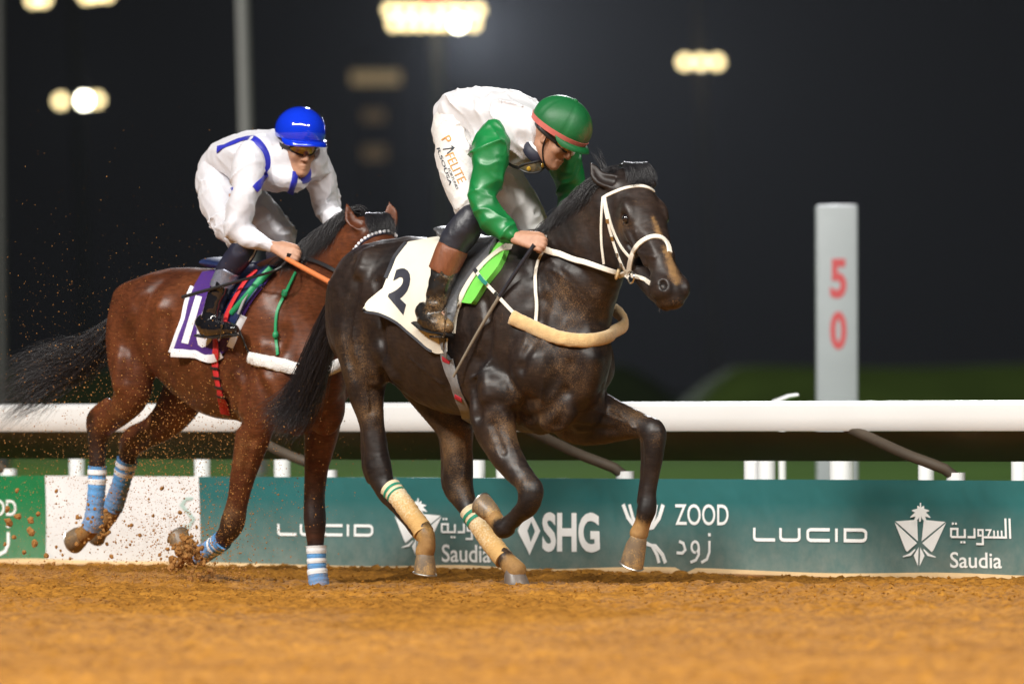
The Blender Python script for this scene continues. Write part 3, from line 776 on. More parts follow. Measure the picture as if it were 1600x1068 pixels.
def mast(px_top, py_top, px, py, Y, lamps, label, w=.35, rpx=8, bright=(), red=None, mcol=(0.016, 0.015, 0.010)):
    """lamps: list of pixel positions at distance Y"""
    r = pole(px_top, py_top, px, py, Y, w, label, 'floodlight_mast', 'floodlight mast', plain('mast_steel', mcol, 0.6))
    k = Y / FPX
    rows = sorted(set(y for x, y in lamps))
    for y in rows:
        xs_ = [x for x, yy in lamps if yy == y]
        a, b = P(min(xs_) - 6, y, Y - .7), P(max(xs_) + 6, y, Y - .7); mb = MB(); mb.tube([a, b], .18, 8); mb.build('crossbar', DARKM, r)
    for i, (x, y) in enumerate(lamps):
        c = P(x, y, Y - 1.4); R_ = rpx * k
        mb = MB(); mb.tube([c + nv(0, .1, 0), c + nv(0, .3, 0), c + nv(0, .55, 0)], [R_ * 1.06, R_ * 1.05, R_ * .5], 16, up=(0, 0, 1)); h = mb.build('lamp_housing', DARKM, r)
        mb = MB(); mb.tube([c + nv(0, -.02, 0), c + nv(0, .08, 0)], R_, 16); mb.build('lamp_glass', LAMPB if i in bright else LAMP, h)
    if red:
        c = P(red[0], red[1], Y - 1.4); mb = MB(); mb.box(c, nv(14 * k, 0, 0), nv(0, .1, 0), nv(0, 0, 5 * k)); mb.build('beacon', emit('red_beacon', (1, .02, .02), 3.0), r)
    return r
mast(679, 0, 684, 150, 420, [(x, 16) for x in (610, 632, 654, 678, 700, 722, 746)] + [(x, 37) for x in (616, 636, 656, 676, 694, 716, 740)],
     'floodlight mast with two rows of lamps above the rider in green', bright=(12,), red=(680, 6), mcol=(0.25, 0.22, 0.13))  # pale yellowish steel colour stands in for lamp glow on this mast
mast(1086, -60, 1097, 170, 520, [(1070, 97), (1095, 97), (1120, 97)], 'floodlight mast with one short row of lamps at the upper right', mcol=(0.22, 0.19, 0.10))  # lamp glow on the shaft is put into the steel colour here too
mast(116, -80, 125, 230, 520, [(95, 158), (131, 157), (151, 156)], 'floodlight mast with three lamps behind the left rider', bright=(1,))
mast(108, -80, 112, 20, 380, [(52, 0), (68, -1), (135, -6), (150, -8), (167, -9)], 'floodlight mast with lamps at the top left edge of the view', w=.2)
def tower():
    WALL = plain('tower_wall', (0.05, 0.048, 0.045), 0.8, var=.1, scale=.2); LIT = emit('lit_windows', (1.0, 0.72, 0.35), .22); LIT2 = emit('dim_windows', (1.0, 0.68, 0.32), .06)
    Y = 700.0; a, b = P(552, 100, Y), P(622, 100, Y); z1 = a[2] + 1.0; c = (a + b) / 2; w = (b[0] - a[0]) / 2
    r = empty('control_tower', (c[0], c[1] + 4, 0), 'distant tower building with dim lit floors behind the two riders', 'building')
    mb = MB(); mb.box((c[0], c[1] + 4, z1 / 2), (w, 0, 0), (0, 3.4, 0), (0, 0, z1 / 2)); mb.build('tower_shaft', WALL, r)
    mb = MB(); mb.box((c[0], c[1] + 4, z1 + .3), (w * 1.25, 0, 0), (0, 4, 0), (0, 0, .3)); mb.build('roof', WALL, r)
    for y0, y1, x0, x1, m in ((112, 131, 548, 626, LIT), (172, 190, 566, 602, LIT2), (228, 250, 566, 604, LIT2)):
        p, q_ = P(x0, y0, Y), P(x1, y1, Y); n = 5
        for i in range(n):
            xa = p[0] + (q_[0] - p[0]) * (i + .06) / n; xb = p[0] + (q_[0] - p[0]) * (i + .94) / n
            mb = MB(); mb.box(((xa + xb) / 2, c[1] + .5, (p[2] + q_[2]) / 2), ((xb - xa) / 2, 0, 0), (0, .15, 0), (0, 0, (p[2] - q_[2]) / 2)); mb.build('window', m, r)
tower()
flood('turf_fill_light', (-50, 70, 45), (8, 140, 0), 210000, 2.0, (1.0, 0.96, 0.85), 76)  # unseen lamp added to brighten the infield turf
def mast_light(px, py, Y, tx, ty, power, cone=70):
    """the light the lamps of a distant mast throw over the infield"""
    p = P(px, py, Y - 1); flood('mast_floodlight', p, (tx, ty, 0), power, 1.5, (0.88, 0.92, 1.0), cone)
mast_light(715, 40, 418, 75, 200, 3.2e5, 76)
mast_light(1095, 97, 520, 40, 200, 1.2e4, 80)
mast_light(130, 157, 520, -20, 200, 1.0e4, 80)
# ================================================================== horses
class HF:
    """a horse's own axes: F forward, R to its right, Z up; at(px,py,lat) = the point seen at px,py that lies lat metres right of the middle plane"""
    def __init__(s, px, py, Y, theta):
        s.O = P(px, py, Y); t = rad(theta)
        s.F = nv(math.sin(t), -math.cos(t), 0); s.R = nv(s.F[1], -s.F[0], 0); s.Z = nv(0, 0, 1)
        s.O = nv(s.O[0], s.O[1], 0)
        s.frame = np.array([s.F, s.R, s.Z])
    def at(s, px, py, lat=0.0): return plane_hit(px, py, s.O + s.R * lat, s.R)
    def w(s, f, lat, z): return s.O + s.F * f + s.R * lat + nv(0, 0, z)
    def rows(s, L): return [[*s.at(a[0], a[1], a[2]), *a[3:]] for a in L]
    def wrows(s, L): return [[*s.w(a[0], a[1], a[2]), *a[3:]] for a in L]

def coat_material(name, dark, light, black_attr=True, rough=0.42, sheen=0.0):
    """short glossy hair: base colour with soft patches, black points and painted nostril shade by attribute, fine hair relief"""
    m, N, L, b = nmat(name)
    tc = N.new('ShaderNodeTexCoord')
    n1 = N.new('ShaderNodeTexNoise'); n1.inputs['Scale'].default_value = 5; n1.inputs['Detail'].default_value = 6; L.new(tc.outputs['Object'], n1.inputs['Vector'])
    mx = N.new('ShaderNodeMix'); mx.data_type = 'RGBA'; mx.inputs[6].default_value = (*dark, 1); mx.inputs[7].default_value = (*light, 1)
    mr = N.new('ShaderNodeMapRange'); mr.inputs['From Min'].default_value = .3; mr.inputs['From Max'].default_value = .7; L.new(n1.outputs['Fac'], mr.inputs['Value']); L.new(mr.outputs[0], mx.inputs[0])
    at = N.new('ShaderNodeAttribute'); at.attribute_name = 'points'
    m2 = N.new('ShaderNodeMix'); m2.data_type = 'RGBA'; L.new(at.outputs['Fac'], m2.inputs[0]); L.new(mx.outputs[2], m2.inputs[6]); m2.inputs[7].default_value = (0.010, 0.008, 0.008, 1)
    # streaks of lying hair and dried sweat: vary colour and gloss together
    ms = N.new('ShaderNodeMapping'); ms.inputs['Scale'].default_value = (0.22, 0.22, 1.0); ms.inputs['Rotation'].default_value = (0.5, 0.35, 0); L.new(tc.outputs['Object'], ms.inputs['Vector'])
    ns_ = N.new('ShaderNodeTexNoise'); ns_.inputs['Scale'].default_value = 95; ns_.inputs['Detail'].default_value = 6; ns_.inputs['Roughness'].default_value = .7; L.new(ms.outputs[0], ns_.inputs['Vector'])
    rs_ = N.new('ShaderNodeMapRange'); rs_.inputs['From Min'].default_value = .3; rs_.inputs['From Max'].default_value = .7; rs_.inputs['To Min'].default_value = .55; rs_.inputs['To Max'].default_value = 1.5; L.new(ns_.outputs['Fac'], rs_.inputs['Value'])
    ml = N.new('ShaderNodeMix'); ml.data_type = 'RGBA'; ml.blend_type = 'MULTIPLY'; ml.inputs[0].default_value = 1.0; L.new(m2.outputs[2], ml.inputs[6]); L.new(rs_.outputs[0], ml.inputs[7]); m2 = ml
    am = N.new('ShaderNodeAttribute'); am.attribute_name = 'mud'
    nm = N.new('ShaderNodeTexNoise'); nm.inputs['Scale'].default_value = 55; nm.inputs['Detail'].default_value = 7; L.new(tc.outputs['Object'], nm.inputs['Vector'])
    aa = N.new('ShaderNodeMath'); aa.operation = 'ADD'; L.new(am.outputs['Fac'], aa.inputs[0]); L.new(nm.outputs['Fac'], aa.inputs[1])
    mm = N.new('ShaderNodeMapRange'); mm.inputs['From Min'].default_value = .80; mm.inputs['From Max'].default_value = 1.55; mm.inputs['To Max'].default_value = .92; L.new(aa.outputs[0], mm.inputs['Value'])
    m5 = N.new('ShaderNodeMix'); m5.data_type = 'RGBA'; L.new(mm.outputs[0], m5.inputs[0]); L.new(m2.outputs[2], m5.inputs[6]); m5.inputs[7].default_value = (0.50, 0.285, 0.085, 1)
    L.new(m5.outputs[2], b.inputs['Base Color']); b.inputs['Roughness'].default_value = rough
    nr_ = N.new('ShaderNodeTexNoise'); nr_.inputs['Scale'].default_value = 7; nr_.inputs['Detail'].default_value = 9; nr_.inputs['Roughness'].default_value = .75; L.new(tc.outputs['Object'], nr_.inputs['Vector'])
    rr_ = N.new('ShaderNodeMapRange'); rr_.inputs['From Min'].default_value = .35; rr_.inputs['From Max'].default_value = .65; rr_.inputs['To Min'].default_value = .22; rr_.inputs['To Max'].default_value = .50; L.new(nr_.outputs['Fac'], rr_.inputs['Value'])
    b.inputs['Sheen Weight'].default_value = sheen; L.new(rr_.outputs[0], b.inputs['Specular IOR Level'])
    b.inputs['Sheen Roughness'].default_value = 0.4
    mp = N.new('ShaderNodeMapping'); mp.inputs['Scale'].default_value = (0.35, 0.35, 1.0); L.new(tc.outputs['Object'], mp.inputs['Vector'])
    n2 = N.new('ShaderNodeTexNoise'); n2.inputs['Scale'].default_value = 330; n2.inputs['Detail'].default_value = 3; L.new(tc.outputs['Object'], n2.inputs['Vector'])
    n3 = N.new('ShaderNodeTexNoise'); n3.inputs['Scale'].default_value = 34; n3.inputs['Detail'].default_value = 4; n3.inputs['Distortion'].default_value = 1.0; L.new(mp.outputs[0], n3.inputs['Vector'])
    bp = N.new('ShaderNodeBump'); bp.inputs['Strength'].default_value = 0.25; bp.inputs['Distance'].default_value = 0.002; L.new(n2.outputs['Fac'], bp.inputs['Height'])
    b3 = N.new('ShaderNodeBump'); b3.inputs['Strength'].default_value = 0.12; b3.inputs['Distance'].default_value = 0.005; L.new(n3.outputs['Fac'], b3.inputs['Height']); L.new(bp.outputs[0], b3.inputs['Normal'])
    L.new(b3.outputs[0], b.inputs['Normal'])
    return m
def soft(V, pts, r, fall):
    """1 inside distance r of any of the points, fading over fall"""
    best = np.full(len(V), 9.0)
    for p in pts: best = np.minimum(best, np.linalg.norm(V - np.asarray(p), axis=1))
    return np.clip(1 - (best - r) / fall, 0, 1)
def hoof(name, top, ground, toe, w, parent, mat, shoe=None, h=None):
    """hoof capsule: coronet centre `top`, sole centre `ground`, toe direction"""
    top, ground = nv(top), nv(ground); d = ground - top; hh = np.linalg.norm(d) if h is None else h; d = unit(d)
    toe = unit(toe - d * np.dot(toe, d)); side = np.cross(d, toe); V, F = [], []; m = 20
    lv = [(-.18, .58, -.04), (-.03, .76, 0), (.08, .84, .02), (.35, .93, .10), (.7, 1.02, .21), (.95, 1.06, .29), (1.0, 1.05, .295)]
    for t, sc, sh in lv:
        for j in range(m):
            a = 2 * PI * j / m; x = math.cos(a); y = math.sin(a)
            heel = 0.86 if x < 0 else 1.0
            rr = w * sc
            lift = -0.16 * hh * (1 - x) * .5 * (1 - t) * 0 - (0.30 * hh * (1 - t) * (-1 if x > 0 else 1) * abs(x) * 0.55 if t < 1 else 0) * -1
            tt = t * hh + max(0, -x) * (1 - t) * hh * .45
            V.append(top + d * tt + toe * (x * rr * heel + sh * w * 1.1) + side * y * rr * .93)
    n = len(lv)
    for i in range(n - 1):
        for j in range(m):
            k = (j + 1) % m; F.append((i * m + j, (i + 1) * m + j, (i + 1) * m + k, i * m + k))
    c = len(V); V.append(top + d * (hh * .93) + toe * w * .2)
    for j in range(m): F.append(((n - 1) * m + j, c, (n - 1) * m + (j + 1) % m))
    F.append(tuple(range(m)))
    o = mesh_obj(name, V, F, mat, parent, True, 50)
    if shoe:
        ring = [top + d * (hh * 1.0 + .004) + toe * (math.cos(a) * w * .93 + .29 * w * 1.1) + side * math.sin(a) * w * .86 for a in np.linspace(-2.3, 2.3, 20)]
        mb = MB(); mb.tube(ring, [(.011, .006)] * 20, 8, up=d); mb.build('shoe', shoe, o)
    return o
def strands(name, roots, dirs, length, curve, count, width, mat, parent, spread=.25, seg=9, wob=.03, seed=1, taper=True):
    """hair: thin tapered triangular strands. roots (k,3), dirs (k,3) per root; curve = function(t, rand) -> offset"""
    g = np.random.default_rng(seed); V, F = [], []
    roots, dirs = np.asarray(roots), np.asarray(dirs)
    for i in range(count):
        u = g.random() * (len(roots) - 1); a = int(u); t0 = u - a; a2 = min(a + 1, len(roots) - 1)
        r = roots[a] * (1 - t0) + roots[a2] * t0; d = unit(dirs[a] * (1 - t0) + dirs[a2] * t0 + g.normal(size=3) * spread)
        ln = (length if np.isscalar(length) else length[a] * (1 - t0) + length[a2] * t0) * (0.65 + .5 * g.random())
        ph = g.random(3) * 6.28; w0 = width * (.6 + .8 * g.random())
        pts = []
        for k in range(seg):
            t = k / (seg - 1); pts.append(r + d * ln * t + curve(t, ln) + wob * t * nv(math.sin(ph[0] + 4 * t), math.sin(ph[1] + 4.6 * t), math.sin(ph[2] + 4.2 * t)))
        pts = np.array(pts); T, S, U = frames(pts); n0 = len(V)
        for k in range(seg):
            t = k / (seg - 1); w = w0 * (1 - .85 * t ** 1.5 if taper else 1)
            for q in range(3): V.append(pts[k] + S[k] * w * math.cos(q * 2.094) + U[k] * w * math.sin(q * 2.094))
        for k in range(seg - 1):
            for q in range(3):
                q2 = (q + 1) % 3; F.append((n0 + k * 3 + q, n0 + (k + 1) * 3 + q, n0 + (k + 1) * 3 + q2, n0 + k * 3 + q2))
    return mesh_obj(name, V, np.array(F), mat, parent, True)
def lock_hair(name, guides, count, width, mat, parent, rad0=.02, seed=3, seg=12, fray=1.0, short=.35):
    """hair that follows guide curves (lists of world points); strands are spread between neighbouring guides"""
    g = np.random.default_rng(seed); V, F = [], []
    Gd = [crom(x, seg) for x in guides]
    for i in range(count):
        u = g.random() * (len(Gd) - 1); a = int(u); t0 = u - a; b = min(a + 1, len(Gd) - 1)
        c = Gd[a] * (1 - t0) + Gd[b] * t0
        off = unit(g.normal(size=3)) * rad0 * g.random() ** .5; ph = g.random(3) * 6.28; cut_ = 1 - short * g.random() ** 2
        tt = np.linspace(0, 1, seg); am = fray * rad0 * (.15 + tt) * 1.1
        wv = np.stack([np.sin(ph[0] + 5 * tt), np.sin(ph[1] + 4.3 * tt), np.sin(ph[2] + 4.7 * tt)], 1) * am[:, None]
        pts = c + off * (0.6 + .9 * tt[:, None]) + wv
        pts = np.array([pts[0] * 0 + np.array([np.interp(x * cut_, tt, pts[:, j]) for j in range(3)]) for x in tt])
        T, S, U = frames(pts); n0 = len(V); w0 = width * (.6 + .8 * g.random())
        for k in range(seg):
            w = w0 * (1 - .9 * tt[k] ** 2)
            for q in range(3): V.append(pts[k] + S[k] * w * math.cos(q * 2.094) + U[k] * w * math.sin(q * 2.094))
        for k in range(seg - 1):
            for q in range(3):
                q2 = (q + 1) % 3; F.append((n0 + k * 3 + q, n0 + (k + 1) * 3 + q, n0 + (k + 1) * 3 + q2, n0 + k * 3 + q2))
    return mesh_obj(name, V, np.array(F), mat, parent, True)

HAIR_BLACK = plain('black_hair', (0.012, 0.011, 0.013), 0.38, var=0.3, scale=60, spec=.6)
HOOF = dusty(plain('grey_horn', (0.16, 0.13, 0.11), 0.4, var=0.25, scale=25, stretch=(1, 1, .3), bump=.15, bscale=60), amount=.04, scale=60, fine=200)
HOOF_D = dusty(plain('dark_horn', (0.16, 0.115, 0.075), 0.42, var=0.3, scale=25, stretch=(1, 1, .3)), dust=(0.50, 0.30, 0.10), amount=.30, scale=70, fine=160)
IRON = plain('horse_shoe_metal', (0.45, 0.43, 0.40), 0.35, metal=.9)
EYE = plain('horse_eye', (0.012, 0.010, 0.012), 0.03, var=0, coat=1.0)

# ------------------------------------------------------------------ the dark horse in front
H1 = HF(730, 500, 40.0, 42.0)
COAT1 = dusty(coat_material('dark_bay_coat', (0.0095, 0.0070, 0.0072), (0.027, 0.0165, 0.0125), rough=0.44), dust=(0.24, 0.13, 0.05), amount=0.05, scale=60, fine=190, top=.7, patch=.6)
B1 = Field(H1.frame, H1.O, (-1.12, -0.50, -0.04), (1.78, 0.48, 2.06), 0.0072)
# trunk
T1 = [(-.80, 0, 1.36, .09, .13), (-.70, 0, 1.37, .16, .21), (-.56, 0, 1.355, .225, .265), (-.38, 0, 1.295, .25, .335), (-.15, 0, 1.215, .285, .385), (.08, 0, 1.19, .285, .395), (.32, 0, 1.165, .255, .41), (.54, 0, 1.105, .225, .395), (.70, 0, 1.09, .19, .32), (.80, 0, 1.10, .13, .2)]
B1.chain(H1.wrows(T1), k=.04, n=28)
B1.chain(H1.wrows([(.50, 0, 1.50, .06, .10), (.30, 0, 1.515, .07, .085), (.05, 0, 1.50, .09, .085), (-.3, 0, 1.535, .10, .09), (-.58, 0, 1.525, .09, .09), (-.72, 0, 1.47, .06, .08)]), k=.09, n=16)
for sg in (1, -1):
    B1.ball(H1.w(-.55, .13 * sg, 1.41), (.23, .12, .19), k=.08)
    B1.ball(H1.w(-.76, .09 * sg, 1.27), (.11, .095, .21), k=.05)                      # point of the buttock
    B1.ball(H1.w(-.30, .205 * sg, 1.40), (.06, .045, .06), k=.10)                     # point of the hip
    B1.ball(H1.w(.42, .185 * sg, 1.22), (.20, .085, .30), k=.05, axes=[unit([.9, 0, -.4]), [0, 1, 0], unit([.4, 0, .9])])   # shoulder blade
    B1.ball(H1.w(.66, .175 * sg, 1.05), (.13, .10, .16), k=.04)                       # point of the shoulder
    B1.ball(H1.w(.70, .088 * sg, .89), (.125, .092, .165), k=.022)                    # breast muscle
    B1.ball(H1.w(.34, .19 * sg, 1.00), (.17, .07, .16), k=.05)                        # upper arm
# hind legs: near (right), far (left)
NH = [(560, 455, .12, .115, .185), (563, 510, .14, .12, .18), (570, 560, .15, .105, .135), (573, 610, .15, .082, .094), (581, 658, .15, .054, .056), (587, 700, .145, .056, .058), (591, 730, .14, .060, .074), (604, 766, .14, .044, .050), (636, 800, .14, .036, .040), (662, 829, .14, .042, .045), (668, 848, .14, .040, .042), (664, 862, .14, .045, .048)]
B1.chain(H1.rows(NH), k=.045, n=50)
B1.chain(H1.rows([(553, 612, .15, .03), (566, 665, .15, .018), (571, 705, .145, .022), (573, 728, .145, .026), (580, 748, .14, .024)]), k=.03, n=14)      # Achilles tendon and hock point
B1.chain(H1.rows([(592, 500, .185, .05), (594, 540, .19, .05), (584, 590, .18, .042)]), k=.05, n=8)   # stifle
B1.chain(H1.rows([(600, 770, .14, .030), (630, 806, .14, .027), (656, 834, .14, .032)]), k=.02, n=8)
FH = [(655, 560, -.13, .12, .19), (690, 620, -.135, .105, .145), (710, 665, -.14, .082, .095), (715, 705, -.14, .068, .072), (716, 740, -.14, .062, .078), (720, 768, -.14, .056, .066), (737, 800, -.14, .044, .047), (766, 844, -.14, .037, .040), (794, 878, -.14, .042, .046), (806, 892, -.14, .046, .048)]
B1.chain(H1.rows(FH), k=.045, n=44)
B1.chain(H1.rows([(694, 670, -.14, .028), (696, 715, -.14, .022), (699, 756, -.14, .026), (708, 775, -.14, .024)]), k=.03, n=12)
# fore legs: near folded, far reaching
NF = [(781, 605, .195, .085, .15), (770, 645, .205, .085, .13), (780, 688, .205, .075, .098), (800, 724, .205, .062, .072), (820, 750, .205, .053, .055), (829, 766, .205, .060, .062), (825, 788, .205, .054, .052), (808, 806, .205, .038, .040), (795, 818, .21, .036, .040), (788, 826, .21, .044, .046), (778, 816, .21, .036, .038), (769, 805, .21, .040, .042)]
B1.chain(H1.rows(NF), k=.03, n=48)
FF = [(875, 620, -.14, .10, .16), (905, 646, -.16, .10, .145), (940, 654, -.20, .088, .120), (980, 660, -.235, .064, .078), (1006, 666, -.25, .054, .058), (1021, 676, -.25, .058, .062), (1022, 700, -.25, .050, .050), (1018, 740, -.25, .036, .039), (1013, 770, -.245, .036, .040), (1010, 795, -.24, .046, .048), (1004, 815, -.235, .036, .040), (998, 832, -.23, .042, .045)]
B1.chain(H1.rows(FF), k=.03, n=48)
B1.chain(H1.rows([(1010, 690, -.25, .03), (1007, 740, -.25, .022), (1002, 782, -.24, .025)]), k=.02, n=8)
# neck
B1.chain(H1.wrows([(.36, 0, 1.33, .19, .30), (.52, 0, 1.35, .185, .325), (.69, 0, 1.44, .15, .275), (.84, 0, 1.565, .115, .22), (.98, -.005, 1.70, .095, .17), (1.07, -.015, 1.79, .082, .13)]), k=.08, n=20)
B1.chain(H1.wrows([(.78, -.07, 1.22, .07), (.88, -.055, 1.38, .065), (.95, -.045, 1.48, .055)]), k=.08, n=8)      # windpipe side
# head frame
th = rad(27); ph = rad(53); hf = nv(math.sin(th), -math.cos(th), 0)
HA = hf * math.cos(ph) + nv(0, 0, -math.sin(ph)); HN = hf * math.sin(ph) + nv(0, 0, math.cos(ph)); HR = nv(hf[1], -hf[0], 0)
HO = H1.at(1001, 281, -.02)
class Head:
    def __init__(s, O, A, R, N, H, sc=1.0): s.O, s.A, s.R, s.N, s.sc = O, A, R, N, sc; s.axes = np.array([A, R, N]) @ H.frame.T
    def w(s, a, l, n): return s.O + (s.A * a + s.R * l + s.N * n) * s.sc
    def rows(s, L): return [[*s.w(*q[:3]), *[x * s.sc for x in q[3:]]] for q in L]
def build_head(B, H, hd, ears):
    side = hd.axes[1]; S = hd.sc
    B.chain(hd.rows([(-.06, 0, -.115, .078, .085), (.03, 0, -.10, .090, .095), (.12, 0, -.09, .106, .088), (.20, 0, -.088, .096, .085), (.31, 0, -.078, .072, .075), (.42, 0, -.068, .058, .065), (.51, 0, -.066, .062, .062), (.575, 0, -.072, .060, .056), (.60, 0, -.078, .050, .046)]), k=.03, side=side, n=28)
    for sg in (1, -1):
        B.ball(hd.w(.16, .056 * sg, -.195), np.array([.155, .042, .140]) * S, k=.03, axes=hd.axes)          # cheek
        B.ball(hd.w(.138, .086 * sg, -.050), np.array([.055, .022, .028]) * S, k=.03, axes=hd.axes)        # brow
        B.ball(hd.w(.163, .106 * sg, -.070), np.array([.026, .016, .021]) * S, k=.010, axes=hd.axes, op='sub')
        B.chain(hd.rows([(.20, .090 * sg, -.105, .014), (.31, .074 * sg, -.100, .012), (.39, .062 * sg, -.105, .008)]), k=.02, n=8)   # facial crest
        B.chain(hd.rows([(.28, .040 * sg, -.035, .016), (.40, .036 * sg, -.028, .012)]), k=.02, n=8)         # nasal bone edge
        B.ball(hd.w(.562, .046 * sg, -.050), np.array([.050, .028, .040]) * S, k=.02, axes=hd.axes)         # nostril wing
        B.ball(hd.w(.525, .058 * sg, -.092), np.array([.060, .028, .050]) * S, k=.03, axes=hd.axes)          # side of the upper lip
        (B.ball(hd.w(.566, .060, -.022), np.array([.026, .016, .024]) * S, k=.006, axes=hd.axes, op='sub') if sg > 0 else None)
        B.chain(hd.rows([(.25, .082 * sg, -.14, .013), (.37, .066 * sg, -.125, .013)]), k=.02, n=6, op='sub')
        B.chain(hd.rows([(.44, .066 * sg, -.128, .007), (.52, .062 * sg, -.118, .007), (.58, .05 * sg, -.112, .006)]), k=.008, n=8, op='sub')  # mouth line
    B.chain(hd.rows([(.10, 0, -.285, .055, .045), (.24, 0, -.262, .052, .055), (.38, 0, -.222, .047, .048), (.49, 0, -.182, .045, .038), (.555, 0, -.155, .044, .030)]), k=.035, side=side, n=16)
    B.ball(hd.w(.590, 0, -.108), np.array([.036, .050, .034]) * S, k=.018, axes=hd.axes)                     # upper lip
    B.ball(hd.w(.570, 0, -.152), np.array([.036, .040, .028]) * S, k=.015, axes=hd.axes)                     # chin
    for base, mid, tip, nrm in ears:
        e = [[*base, .030, .022], [*(nv(base) * .6 + nv(mid) * .4), .040, .020], [*mid, .036, .015], [*(nv(mid) * .4 + nv(tip) * .6), .020, .010], [*tip, .005, .005]]
        sd = unit(np.cross(H.frame @ unit(nv(tip) - nv(base)), H.frame @ nv(nrm)))
        B.chain(e, k=.02, side=sd, n=16)
        c = [[*(nv(p[:3]) + nv(nrm) * .016), max(p[3] * .62, .004), .014] for p in e[1:4]]
        B.chain(c, k=.006, side=sd, n=10, op='sub')
HD1 = Head(HO, HA, HR, HN, H1, 1.04)
def tilt_pt(px, py, like): return plane_hit(px, py, nv(like), nv(0, -1, 0))
eb = HD1.w(-.035, .062, -.075); eb2 = HD1.w(-.035, -.062, -.075)
e1 = [(eb, tilt_pt(937, 278, eb + nv(-.02, .02, 0)), tilt_pt(922, 253, eb + nv(-.03, .05, 0)), unit(nv(.35, -.9, .2)))]
e2 = [(eb2, tilt_pt(1016, 283, eb2 + nv(0, .03, 0)), tilt_pt(1010, 274, eb2 + nv(0, .09, 0)), unit(nv(.5, -.5, .6)))]
B1.chain([[*H1.w(1.00, -.01, 1.76), .085, .14], [*HD1.w(-.02, 0, -.14), .078, .10]], k=.06, n=6)
build_head(B1, H1, HD1, e1 + e2)
# creases and swells of the muscles
for g_ in ([(890, 570, .02), (886, 615, .03), (872, 668, .03)],                                   # middle of the breast
           [(786, 600, .015), (797, 638, .022), (826, 654, .022), (858, 640, .022), (884, 612, .018)],   # lower edge of the breast muscle
           [(742, 650, .02), (752, 634, .02), (776, 628, .018), (792, 640, .018)],                 # top of the near forearm
           [(744, 560, .02), (738, 610, .024), (748, 650, .02)],                                   # behind the elbow
           [(586, 440, .03), (590, 480, .028), (596, 540, .022), (605, 590, .03)],                 # flank in front of the thigh
           [(556, 440, .02), (545, 490, .02), (540, 540, .02), (552, 590, .016)],                  # hamstring
           [(578, 596, .014), (584, 640, .012)],
           [(848, 470, .03), (836, 520, .03), (812, 575, .03)],                                    # neck against shoulder
           [(756, 470, .02), (764, 520, .02), (752, 565, .02)],                                    # behind the shoulder blade
           [(868, 392, .03), (905, 420, .03), (930, 450, .02)],
           [(768, 664, .010), (786, 705, .010)], [(905, 668, .012), (960, 672, .010)]):
    B1.mark(g_, k=.03)
for g_ in ([(600, 550, .03), (618, 585, .03)], [(840, 560, .03), (850, 610, .03)], [(762, 590, .03), (766, 620, .03)], [(568, 420, .03), (575, 400, .03)], [(924, 560, .03), (920, 610, .03)]):
    B1.mark(g_, k=.05, op='add', depth=.018)
for g_ in ([(806, 650, .004), (818, 690, .004), (834, 735, .0035)], [(930, 640, .004), (965, 655, .0035), (992, 668, .003)], [(884, 500, .004), (880, 540, .005)], [(860, 420, .005), (890, 440, .005), (912, 470, .004)], [(662, 520, .005), (700, 560, .005)], [(560, 470, .005), (552, 520, .005), (556, 560, .004)], [(580, 610, .004), (586, 660, .0035)], [(722, 660, .004), (728, 710, .004), (724, 750, .003)], [(700, 610, .005), (740, 590, .005), (770, 560, .004)], [(640, 560, .005), (690, 600, .005)], [(790, 668, .0035), (806, 705, .0035), (812, 735, .003)], [(960, 640, .0035), (985, 662, .0035), (1000, 690, .003)],
           [(992, 362, .003), (1004, 390, .003), (1010, 415, .0025)], [(1000, 395, .003), (1022, 402, .0025)], [(560, 560, .004), (572, 600, .004), (576, 640, .004)], [(850, 590, .004), (846, 630, .004)]):
    B1.mark(g_, k=.012, op='add', depth=-.0005)
B1.folds(.0035, .10, None, 3, False, seed=3.0)
B1.folds(.0016, .03, (0, .2, 1), 2, False, seed=9.0)
horse1 = empty('horse', H1.w(0, 0, 0), 'dark brown racehorse in front with white bridle and dust on its chest', 'horse')
body1, V1, F1 = B1.obj('body', COAT1, horse1, 1, loc=H1.w(0, 0, 0))
BV1 = bvh_of(V1, F1)

pts = [H1.at(*q) for q in ((592, 735, .14), (636, 800, .14), (718, 768, -.14), (760, 840, -.14), (829, 766, .2), (795, 818, .2), (1022, 690, -.25), (1012, 790, -.24))]
pk = np.maximum(soft(V1, pts, .02, .14) * .9, 0); pk = np.maximum(pk, soft(V1, [HD1.w(.566, .060, -.034), HD1.w(.558, .060, -.034), HD1.w(.576, .058, -.036)], .014, .008)); set_attr(body1, 'points', pk)  # the near nostril is blackened too, painting the shade inside it
